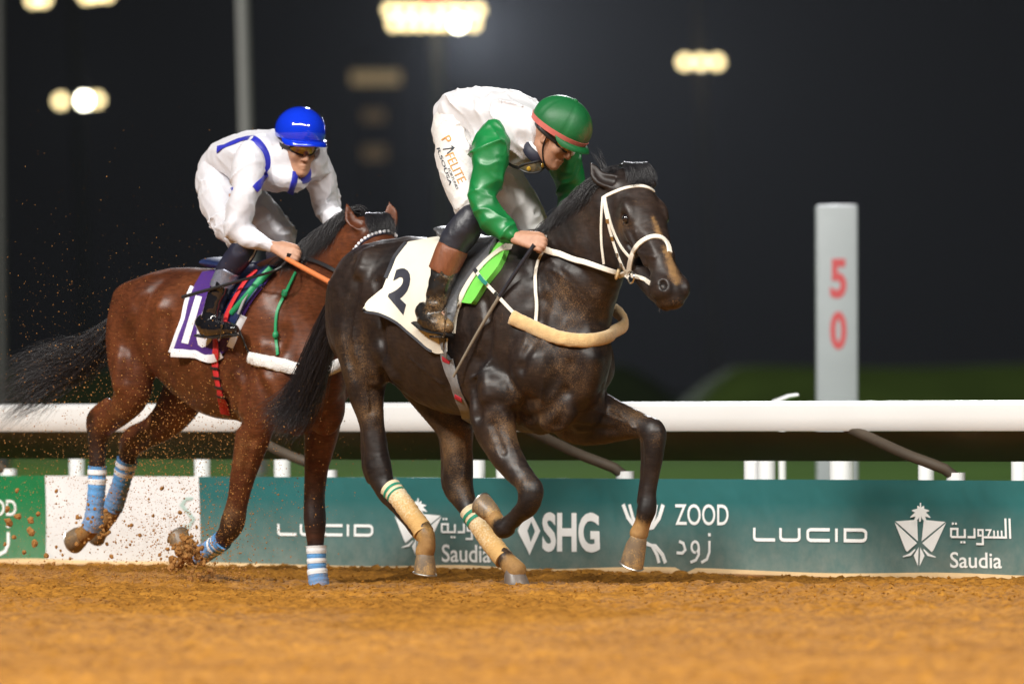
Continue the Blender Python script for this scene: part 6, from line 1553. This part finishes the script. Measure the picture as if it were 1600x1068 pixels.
# ------------------------------------------------------------------ rider in white and blue
b1 = H2.at
HJ2 = HeadF(b1(466, 232, -.02), 24, 10, 2)
JF = dict(lo=(-.62, -.52, .90), hi=(1.0, .52, 2.34))
j2 = dict(nhip=b1(344, 292, .11), nknee=b1(386, 376, .22), nshin=b1(350, 440, .272), nank=b1(330, 498, .312), fhip=b1(366, 300, -.11), fknee=b1(446, 374, -.20), fshin=b1(430, 430, -.24), fank=b1(405, 490, -.25),
          pelvis=b1(352, 276, 0), waist=b1(370, 262, 0), chest=b1(428, 252, 0), neck=b1(450, 246, 0), nsh=b1(392, 244, .18), fsh=b1(494, 258, -.17),
          nelb=b1(370, 356, .27), felb=b1(512, 328, -.27), nwr=b1(428, 385, .20), fwr=b1(534, 360, -.12), nfm=b1(396, 373, .230), ffm=b1(526, 345, -.2))
hn2 = b1(456, 398, .165); hf2_ = b1(540, 368, -.06)
Bj = Field(H2.frame, H2.O, JF['lo'], JF['hi'], 0.006)
H1_keep = H1; H1 = H2                     # rider_body uses the frame of the horse being ridden
rider_body(Bj, j2, HJ2, hn2, hf2_, [(j2['nwr'], hn2, nv(0, 0, -1) + H2.R * .5, -H2.R + nv(0, 0, -.35)), (j2['fwr'], hf2_, nv(0, 0, -1) + H2.R * -.4, H2.R + nv(0, 0, -.3))])
H1 = H1_keep
rider2 = empty('person', b1(345, 520, .2) * nv(1, 1, 0) + nv(0, 0, 1.1), 'jockey in white silks with blue straps and shiny blue helmet on the bay horse', 'person')
bodyj2, VJ2, FJ2 = Bj.obj('body', SKIN, rider2, 1)
WHITE_B2 = dusty(silk('white_breeches_clean', (0.57, 0.57, 0.62), .55, .2, .25, var=.02), amount=-.4)
WHITE_S2 = dusty(silk('white_jacket_clean', (0.57, 0.57, 0.62), .45, .2, .2, var=.02), amount=-.42)
BLUE_S = silk('royal_blue_silk', (0.012, 0.018, 0.36), .4, .1, .2)
Bb = Field(H2.frame, H2.O, JF['lo'], JF['hi'], 0.0066)
limb(Bb, c_((b1(362, 270, 0), .140, .122), (b1(350, 276, .02), .142, .112), (b1(346, 290, .03), .136, .104)), k=.03)
limb(Bb, c_((b1(345, 288, .09), .098, .100), (b1(346, 315, .13), .098, .104), (b1(362, 352, .18), .086, .090), (b1(382, 376, .215), .070, .072), (b1(382, 392, .225), .060, .060)), k=.04)
limb(Bb, c_((b1(365, 290, -.09), .10, .10), (b1(396, 325, -.13), .098, .105), (b1(425, 356, -.17), .086, .090), (b1(440, 376, -.20), .070, .070), (b1(432, 398, -.21), .055, .055)), k=.04)
Bb.folds(.012, .20, H2.frame @ unit(j2['nknee'] - j2['nhip']), 2, True, seed=104.0)
Bb.creases(.013, .08, H2.frame @ unit(H2.F * .9 + UPV * .45), seed=105.0); Bb.creases(.008, .045, H2.frame @ unit(H2.F * .7 - UPV * .5), seed=108.0)
Bb.obj('breeches', WHITE_B2, rider2, 1)
Bt = Field(H2.frame, H2.O, JF['lo'], JF['hi'], 0.0066)
limb(Bt, c_((b1(352, 262, 0), .145, .114), (b1(370, 254, 0), .152, .122), (b1(392, 248, 0), .160, .130), (b1(420, 248, 0), .165, .132), (b1(440, 250, 0), .145, .115), (b1(452, 250, 0), .085, .08)), k=.03)
limb(Bt, c_((b1(402, 238, .12), .082, .09), (b1(394, 244, .16), .072, .08)), k=.04); limb(Bt, c_((b1(484, 250, -.11), .082, .09), (b1(492, 256, -.16), .072, .08)), k=.04)
limb(Bt, c_((b1(390, 262, .05), .10, .09), (b1(425, 275, .03), .10, .07), (b1(455, 280, 0), .10, .06)), k=.05)
Bt.folds(.018, .24, H2.frame @ unit(j2['chest'] - j2['pelvis'] + UPV * -.3), 2, True, seed=121.0)
Bt.creases(.021, .11, H2.frame @ unit(H2.F * .9 - UPV * .35), seed=122.0); Bt.creases(.010, .055, H2.frame @ unit(H2.F * .5 - UPV * .8), seed=126.0)
jack2, VT2, FT2 = Bt.obj('jacket', WHITE_S2, rider2, 1)
for rws, sd_ in ([[(392, 240, .17, .062, .07), (388, 258, .195, .078, .086), (382, 300, .235, .070, .076), (372, 345, .265, .058, .060), (370, 360, .268, .056, .056)], 141.0], [[(494, 254, -.17, .064, .07), (502, 285, -.21, .076, .080), (510, 320, -.255, .062, .066), (516, 334, -.26, .058, .06)], 151.0]):
    rw2 = [(370, 354, .268, .058, .058), (384, 368, .245, .056, .052), (408, 378, .22, .044, .040), (424, 384, .205, .033, .032)] if sd_ == 141.0 else [(516, 330, -.26, .058, .058), (526, 345, -.20, .052, .052), (535, 358, -.14, .040, .040)]
    Bs = Field(H2.frame, H2.O, JF['lo'], JF['hi'], 0.006); limb(Bs, H2.rows(rws), k=.02); limb(Bs, H2.rows(rw2), k=.02)
    Bs.folds(.012, .16, H2.frame @ unit(H2.F * .8 + UPV * .35), 2, True, seed=sd_)
    Bs.creases(.013, .085, H2.frame @ unit(H2.F * .8 + UPV * .45), seed=sd_); Bs.creases(.005, .05, H2.frame @ unit(H2.F * .8 - UPV * .5), seed=sd_ + 5)
    so, Vs_, Fs_ = Bs.obj('sleeve', WHITE_S2, rider2, 1)
    if sd_ == 141.0: VSL, FSL = Vs_, Fs_
BT2 = bvh_of(np.vstack([VT2, VSL]), np.vstack([FT2, FSL + len(VT2)]))
strap('blue_brace', BT2, [(340, 234), (362, 224), (388, 216), (404, 224), (414, 240), (417, 258), (411, 280), (398, 296)], .040, .005, BLUE_S, rider2, 50)
strap('blue_brace', BT2, [(462, 268), (459, 285), (453, 303)], .032, .005, BLUE_S, rider2, 20)
strap('blue_waistband', BT2, [(348, 288), (356, 293), (364, 295)], .016, .005, BLUE_S, rider2, 12)
h = HJ2
mb = MB(); ring = [h.w(-.026 + .082 * math.cos(t), .084 * math.sin(t), -.098 - .026 * math.cos(t)) for t in np.linspace(0, 2 * PI, 28)]
mb.tube(ring, [(.012, .042)] * 28, 8, cap=False, up=h.u); mb.build('collar', BLUE_S, rider2)
BLUE_H = plain('blue_helmet_gloss', (0.004, 0.030, 0.55), .10, var=.03, coat=1.0)
hm2 = helmet(HJ2, BLUE_H, None, rider2, rise=.088, seams=False, r=(.140, .124, .118))
BAND2 = plain('pale_blue_helmet_trim', (0.01, 0.12, 0.55), .2, var=.03, coat=.5)
BVH2_ = None
goggles(HJ2, rider2)
mb = MB()
for sg in (1, -1): mb.tube(crom([h.w(.0, .080 * sg, .02), h.w(.01, .074 * sg, -.05), h.w(.045, .045 * sg, -.115), h.w(.06, 0, -.135)], 14), [(.009, .0025)] * 14, 8, up=h.f)
mb.build('chin_strap', FRAME_B, rider2)
GLOVE = plain('dark_glove', (0.02, 0.02, 0.03), .6)
BLACK2 = plain('polished_black_boot', (0.008, 0.008, 0.010), .10, var=.1, coat=.8)
SPARK = plain('glittering_boot_cuff', (0.16, 0.17, 0.22), .3, var=.9, scale=240, metal=.5)
rider_boot(H2, [(384, 384, .225, .060), (376, 396, .235, .066), (364, 412, .25, .062), (354, 424, .262, .056)], [(360, 420, .258, .056), (355, 428, .262, .060), (346, 446, .28, .056), (343, 452, .285, .054)],
           [(352, 432, .268, .054), (344, 455, .285, .054), (335, 478, .305, .050), (330, 498, .318, .046)], [(318, 504, .318, .042), (324, 512, .32, .046), (336, 514, .325, .046), (352, 514, .33, .038), (364, 514, .335, .028)], (plain('navy_gaiter', (0.012, 0.013, 0.03), .5), SPARK, BLACK2), rider2, 161.0, h=.0058, amp=.007)
boot_sole('boot_sole', [b1(310, 524, .32), b1(322, 526, .32), b1(342, 527, .325), b1(368, 523, .335)], .040, FRAME_B, rider2)
rider_boot(H2, None, [(440, 390, -.215, .055), (432, 410, -.225, .055)], [(438, 400, -.22, .050), (420, 450, -.24, .046), (405, 488, -.25, .042)], [(402, 490, -.25, .040), (414, 502, -.25, .040), (434, 510, -.25, .028)], (None, SPARK, BLACK2), rider2, 171.0, h=.009, amp=.004)

# ------------------------------------------------------------------ tack of the bay horse
PURPLE = plain('purple_cloth', (0.055, 0.012, 0.17), .75, var=.1, scale=8, bump=.15, bscale=200)
WHITE_T = plain('white_cloth_trim', (0.74, 0.74, 0.78), .7, var=.04)
NAVY_L = plain('navy_saddle', (0.012, 0.022, 0.08), .4, var=.1)
RED_S = plain('red_webbing', (0.55, 0.02, 0.025), .6, var=.06, scale=40, bump=.2, bscale=200)
GREEN_S = plain('green_strap', (0.01, 0.24, 0.09), .5, var=.08)
WFLEECE = plain('white_fleece', (0.80, 0.79, 0.78), .95, var=.05, scale=40, bump=.7, bscale=200, sheen=.3)
BLACK_S = plain('black_strap', (0.012, 0.012, 0.014), .45)
grid2 = [[(318, 428), (350, 424), (385, 424), (432, 424)], [(303, 455), (335, 452), (372, 452), (415, 448)], [(294, 480), (322, 484), (356, 484), (395, 474)], [(287, 512), (312, 520), (344, 520), (376, 508)], [(281, 550), (306, 553), (336, 560), (362, 542)]]
GC2, _ = cloth_patch(H2, BV2, grid2, .012, seed=4.0, ripple=.012, flare=lambda u, v: .03 * np.clip(1 - u / .25, 0, 1) * np.clip((v - .6) / .4, 0, 1))
cloth2, VC2, FC2 = sheet('saddle_cloth', GC2, .006, PURPLE); tag(cloth2, 'purple saddle cloth with white border and white number 10 on the bay horse', 'saddle cloth')
BC2 = bvh_of(VC2, FC2); n2 = GC2.shape[0]; m2_ = n2 // 2
edging('border', GC2[m2_ + 8:, 0], .036, .004, WHITE_T, cloth2); edging('border', GC2[-1, :36], .040, .004, WHITE_T, cloth2); edging('border', GC2[n2 - 16:, -1], .036, .004, WHITE_T, cloth2)
print_on('number', BC2, [text_mesh('10', bold=.045, spacing=.95)], [(306, 460), (350, 470), (330, 546), (283, 536)], WHITE_T, cloth2)
saddle2 = empty('saddle', GC2[m2_, 30], 'navy racing saddle with red stirrup strap and green edge roll under the left rider', 'saddle')
GS2, _ = cloth_patch(H2, BC2, [[(362, 424), (392, 420), (436, 422)], [(352, 450), (380, 452), (412, 446)], [(346, 482), (366, 484), (386, 478)], [(348, 506), (360, 508), (372, 504)]], .016, nu=20, nv_=24, ripple=.002, flare=lambda u, v: .03 * np.clip(.35 - v, 0, 1) * (4 * (u - .5) ** 2 + .4))
_, VF2, FF2_ = sheet('flap', GS2, .010, NAVY_L, saddle2)
B = Field(H2.frame, H2.O, (-.35, -.25, 1.35), (.5, .25, 1.75), .007)
B.chain([[*b1(345, 410, 0), .13, .028], [*b1(375, 415, 0), .11, .024], [*b1(410, 416, 0), .09, .026], [*b1(430, 410, 0), .05, .028]], k=.02, n=14); B.obj('seat', NAVY_L, saddle2, 1)
BALL2 = bvh_of(np.vstack([V2, VC2, VF2]), F2.tolist() + [tuple(x + len(V2) for x in f) for f in FC2] + [tuple(x + len(V2) + len(VC2) for x in f) for f in FF2_])
strap('stirrup_strap', BALL2, [(402, 424), (386, 440), (372, 462), (360, 485), (352, 507)], .040, .006, RED_S, saddle2, 30, .008)
strap('grey_strap', BALL2, [(414, 426), (398, 446), (384, 468), (374, 490)], .014, .005, plain('grey_webbing', (.25, .25, .27), .6), saddle2, 24, .008)
p, q = lay(BV2, [(434, 425), (416, 442), (396, 466), (374, 491)], 30, smooth=30); mb = MB(); mb.tube(p + q * .040, [(.020, .016)] * 30, 10, up=H2.F); mb.build('edge_roll', GREEN_S, saddle2)
st = empty('stirrup', b1(345, 530, .3), 'metal stirrup under the black boot of the left rider', 'stirrup')
mb = MB(); mb.tube([b1(340, 505, .27), b1(340, 528, .27), b1(342, 531, .33), b1(344, 529, .38), b1(346, 508, .38), b1(349, 492, .33), b1(340, 505, .27)], .006, 8, cap=False); mb.build('iron', METAL, st)
girth2 = strap('girth', BALL2, [(338, 520), (339, 545), (338, 570), (342, 598), (348, 622), (353, 645)], .050, .006, RED_S, None, 40, .006); tag(girth2, 'bright red girth strap with black rings round the belly of the bay horse', 'girth')
for y, x in ((575, 338), (590, 341), (605, 345), (618, 348)):
    p, q = lay(BALL2, [(x - 6, y - 1), (x + 6, y + 1)], 6); v, f = ribbon(p + q * .012, q, .014, .004); mesh_obj('strap_ring', v, f, BLACK_S, girth2, True, 35)
bp2 = empty('breast_girth', H2.at(460, 570, 0), 'white fleece breast girth with a knotted green neck strap on the bay horse', 'breast girth')
p, q = lay(BV2, [(393, 558), (410, 564), (430, 569), (455, 574), (480, 578), (505, 578), (530, 568)], 44, smooth=4); p = p + q * .014
p = np.vstack([p, [H2.at(545, 555, -.26)]]); p = crom(p, 50); V, F = sweep(p, [(.018, .032)] * 50, 16, True); V = V + fbm(V * 90, 2)[:, None] * .004
mesh_obj('fleece', V, F, WFLEECE, bp2, True)
ns = strap('neck_strap', BV2, [(464, 425), (455, 442), (446, 460), (436, 480), (432, 505), (432, 528), (435, 556)], .016, .006, GREEN_S, bp2, 34, .006)
for c in ((446, 458), (432, 523)):
    p, q = lay(BV2, [c, (c[0] + 1, c[1] + 1)], 3); sphere_part('knot', p[0] + q[0] * .012, np.eye(3), (.016, .016, .020), GREEN_S, ns, 10, 8)
strap('side_strap', BALL2, [(374, 512), (382, 530), (388, 545), (396, 560)], .012, .005, BLACK_S, bp2, 20, .008)
whip2 = empty('riding_whip', hn2, 'long black whip with an orange handle held by the rider in white and blue', 'whip')
tip = P(285, 464, 41.55); ln = crom([tip, P(380, 437, 41.3), P(430, 422, hn2[1] - .06), hn2 + H2.R * .03 + nv(0, 0, -.03)], 30)
mb = MB(); mb.tube(ln, np.linspace(.009, .006, 30), 8); mb.build('shaft', BLACK_S, whip2)
oa, ob = hn2 + H2.R * .03 + nv(0, 0, -.02), P(516, 441, hn2[1] - .28)
mb = MB(); mb.tube([oa, oa * .6 + ob * .4, ob], [.0115, .013, .0135], 12); mb.build('handle', plain('orange_grip', (0.58, 0.17, 0.05), .6, var=.05), whip2)
mb = MB(); mb.tube([ob, ob + unit(ob - oa) * .02], .0145, 12); mb.build('end_cap', BLACK_S, whip2)
br2 = empty('bridle', HD2.w(.1, 0, 0), 'dark bridle with a beaded white browband on the bay horse', 'bridle')
bb = strap('browband', BV2, [(556, 390), (565, 380), (579, 370), (592, 365), (608, 363), (622, 366)], .022, .007, plain('navy_browband', (.02, .022, .05), .4), br2, 40)
p, q = lay(BV2, [(556, 390), (565, 380), (579, 370), (592, 365), (608, 363), (622, 366)], 14)
for i in range(14): sphere_part('bead', p[i] + q[i] * .010, np.eye(3), (.0095, .0095, .0095), WHITE_T, bb, 10, 8)
strap('cheekpiece', BV2, [(557, 388), (556, 405), (558, 425), (564, 445)], .018, .006, BLACK_S, br2, 20)
strap('noseband', BV2, [(580, 440), (592, 432), (610, 430), (626, 436)], .022, .007, BLACK_S, br2, 24)
rn2 = empty('reins', hn2, 'black reins from the bay horse to the left rider', 'reins')
p, q = lay(BV2, [(470, 404), (500, 410), (535, 425), (568, 446)], 34, smooth=6); p = p + q * .02; p[0] = hn2 + H2.R * .03; p = crom(p[::3], 30)
v, f = ribbon(p, np.array([unit(CAM - x) for x in p]), .018, .005); mesh_obj('rein', v, f, BLACK_S, rn2, True, 35)
# ================================================================== thrown-up dirt
CLOD = plain('moist_dirt_clod', (0.33, 0.155, 0.045), .95, var=.2, scale=60, bump=.5, bscale=200, spec=.2)
gd = np.random.default_rng(11)
def clod_mesh(i):
    bm = bmesh.new(); bmesh.ops.create_icosphere(bm, subdivisions=2, radius=1.0)
    for v in bm.verts:
        n = nv(*v.co); k = 1 + .45 * float(vnoise(n * 1.3 + i * 7.1)) + .25 * float(vnoise(n * 3.1 + i * 3.3)); v.co = Vector(n * k * nv(1, .8, .7))
    me = bpy.data.meshes.new('dirt_clod'); bm.to_mesh(me); bm.free(); me.materials.append(CLOD)
    return me
clods = [clod_mesh(i) for i in range(8)]
KIND = {'big': ('large clod of dirt flying in front of the green banner at the far left', 'large flying clods before the green banner'),
        'burst': ("clod in the burst of dirt at the folded fore hoof of the bay horse", 'burst of clods at the folded fore hoof'),
        'fall': ("clod falling back to the track below the folded fore hoof of the bay horse", 'clods falling below the folded fore hoof'),
        'hind': ("small clod coming off the hind hooves of the bay horse", 'clods off the hind hooves'),
        'far': ("small loose clod flying in front of the white banner behind the bay horse", 'small clods flying before the white banner')}
def put_clod(p, r, kind):
    o = bpy.data.objects.new('dirt_clod', clods[int(gd.integers(8))]); COL.objects.link(o); o.location = Vector(p); o.scale = (r, r, r); o.rotation_euler = tuple(gd.random(3) * 6.28)
    tag(o, KIND[kind][0], 'dirt clod', KIND[kind][1])
spots_ = [(28, 806, 9), (48, 812, 8), (60, 803, 6), (12, 795, 7), (55, 848, 9), (38, 862, 7), (72, 868, 7), (22, 838, 6), (84, 880, 6), (26, 766, 6), (48, 830, 11), (14, 815, 10), (8, 850, 6), (95, 860, 4), (110, 872, 4), (66, 884, 6)]
for px, py, r in spots_: put_clod(P(px, py, 41.7 + gd.normal() * .2), r / 322 * .72, 'big')
for i in range(110):                                    # burst at the near fore hoof
    a = gd.normal(size=2); px, py = 291 + a[0] * 15, 860 + a[1] * 12 + abs(a[0]) * 3; put_clod(P(px, py, 41.25 + gd.normal() * .09), (2.8 + 5.0 * gd.random() ** 2) / 322, 'burst')
for i in range(46):
    px, py = 318 + gd.normal() * 18, 890 + gd.normal() * 14; put_clod(P(px, py, 41.2 + gd.normal() * .1), (1.8 + 3.5 * gd.random() ** 2) / 322, 'fall')
for i in range(44): put_clod(P(150 + gd.normal() * 26, 822 + gd.normal() * 16, 41.85 + gd.normal() * .08), (1.6 + 2.6 * gd.random()) / 322, 'hind')
for i in range(34):
    px = 72 + gd.random() * 236; py = 760 + gd.random() * 110; put_clod(P(px, py, 41.6 + gd.normal() * .25), (1.6 + 2.6 * gd.random() ** 2) / 322, 'far')
# fine spray: far too many specks to count
S8 = np.array([(1, 0, 0), (-1, 0, 0), (0, 1, 0), (0, -1, 0), (0, 0, 1), (0, 0, -1)], float); F8 = np.array([(0, 2, 4), (2, 1, 4), (1, 3, 4), (3, 0, 4), (2, 0, 5), (1, 2, 5), (3, 1, 5), (0, 3, 5)])
VV, FF_, nn = [], [], 0
def spray(n, f, r0, r1, depth, ds):
    global nn
    for i in range(n):
        px, py = f(); Y = depth + gd.normal() * ds; p = P(px, py, Y)
        if p[2] < -.03: continue
        r = (r0 + (r1 - r0) * gd.random() ** 2.5) / 322; q = S8 * (gd.random((6, 1)) * .7 + .5) * r
        a = gd.random(3) * 6.28; c, s = math.cos(a[0]), math.sin(a[0]); q = q @ np.array([[c, -s, 0], [s, c, 0], [0, 0, 1]])
        VV.append(p + q); FF_.append(F8 + nn); nn += 6
spray(4200, lambda: (gd.normal() * 110 + 250, 700 + gd.normal() * 85), .35, 1.7, 41.4, .35)
spray(1500, lambda: (gd.normal() * 60 + 400, 720 + gd.normal() * 90), .35, 1.4, 41.0, .3)
spray(1400, lambda: (gd.normal() * 60 + 300, 850 + gd.normal() * 36), .5, 2.2, 41.2, .2)
spray(2400, lambda: (gd.random() * 340 - 20, 800 + gd.normal() * 66), .3, 1.3, 41.7, .3)
spray(1200, lambda: (gd.random() * 420, 896 + gd.normal() * 10), .5, 2.4, 41.0, .4)
spray(1900, lambda: (gd.random() * 460 - 20, 590 + gd.normal() * 120), .3, 1.1, 41.4, .5)
spray(380, lambda: (gd.random() * 700 + 40, 380 + gd.normal() * 160), .25, .8, 41.0, .9)
spray(260, lambda: (560 + gd.normal() * 70, 680 + gd.normal() * 80), .25, .9, 40.6, .3)
o = mesh_obj('dirt_spray', np.vstack(VV), np.vstack(FF_), CLOD, None, False); tag(o, 'fine spray of orange dirt specks in the air around the bay horse', 'dirt spray', kind='stuff')
# ================================================================== night air: light haze over the whole racecourse
hm_, N, L, b = nmat('night_haze'); N.remove(b)
pv = N.new('ShaderNodeVolumePrincipled'); pv.inputs['Color'].default_value = (0.80, 0.84, 0.92, 1); pv.inputs['Density'].default_value = HAZE; pv.inputs['Anisotropy'].default_value = 0.25
L.new(pv.outputs[0], N['Material Output'].inputs['Volume'])
x0, x1, y0, y1, z0, z1 = -950, 400, -40, 1560, -1.1, 70
hv = [(x, y, z) for x in (x0, x1) for y in (y0, y1) for z in (z0, z1)]
o = mesh_obj('haze', hv, [(0, 1, 3, 2), (4, 6, 7, 5), (0, 4, 5, 1), (2, 3, 7, 6), (0, 2, 6, 4), (1, 5, 7, 3)], hm_, smooth=False); tag(o, kind='stuff')
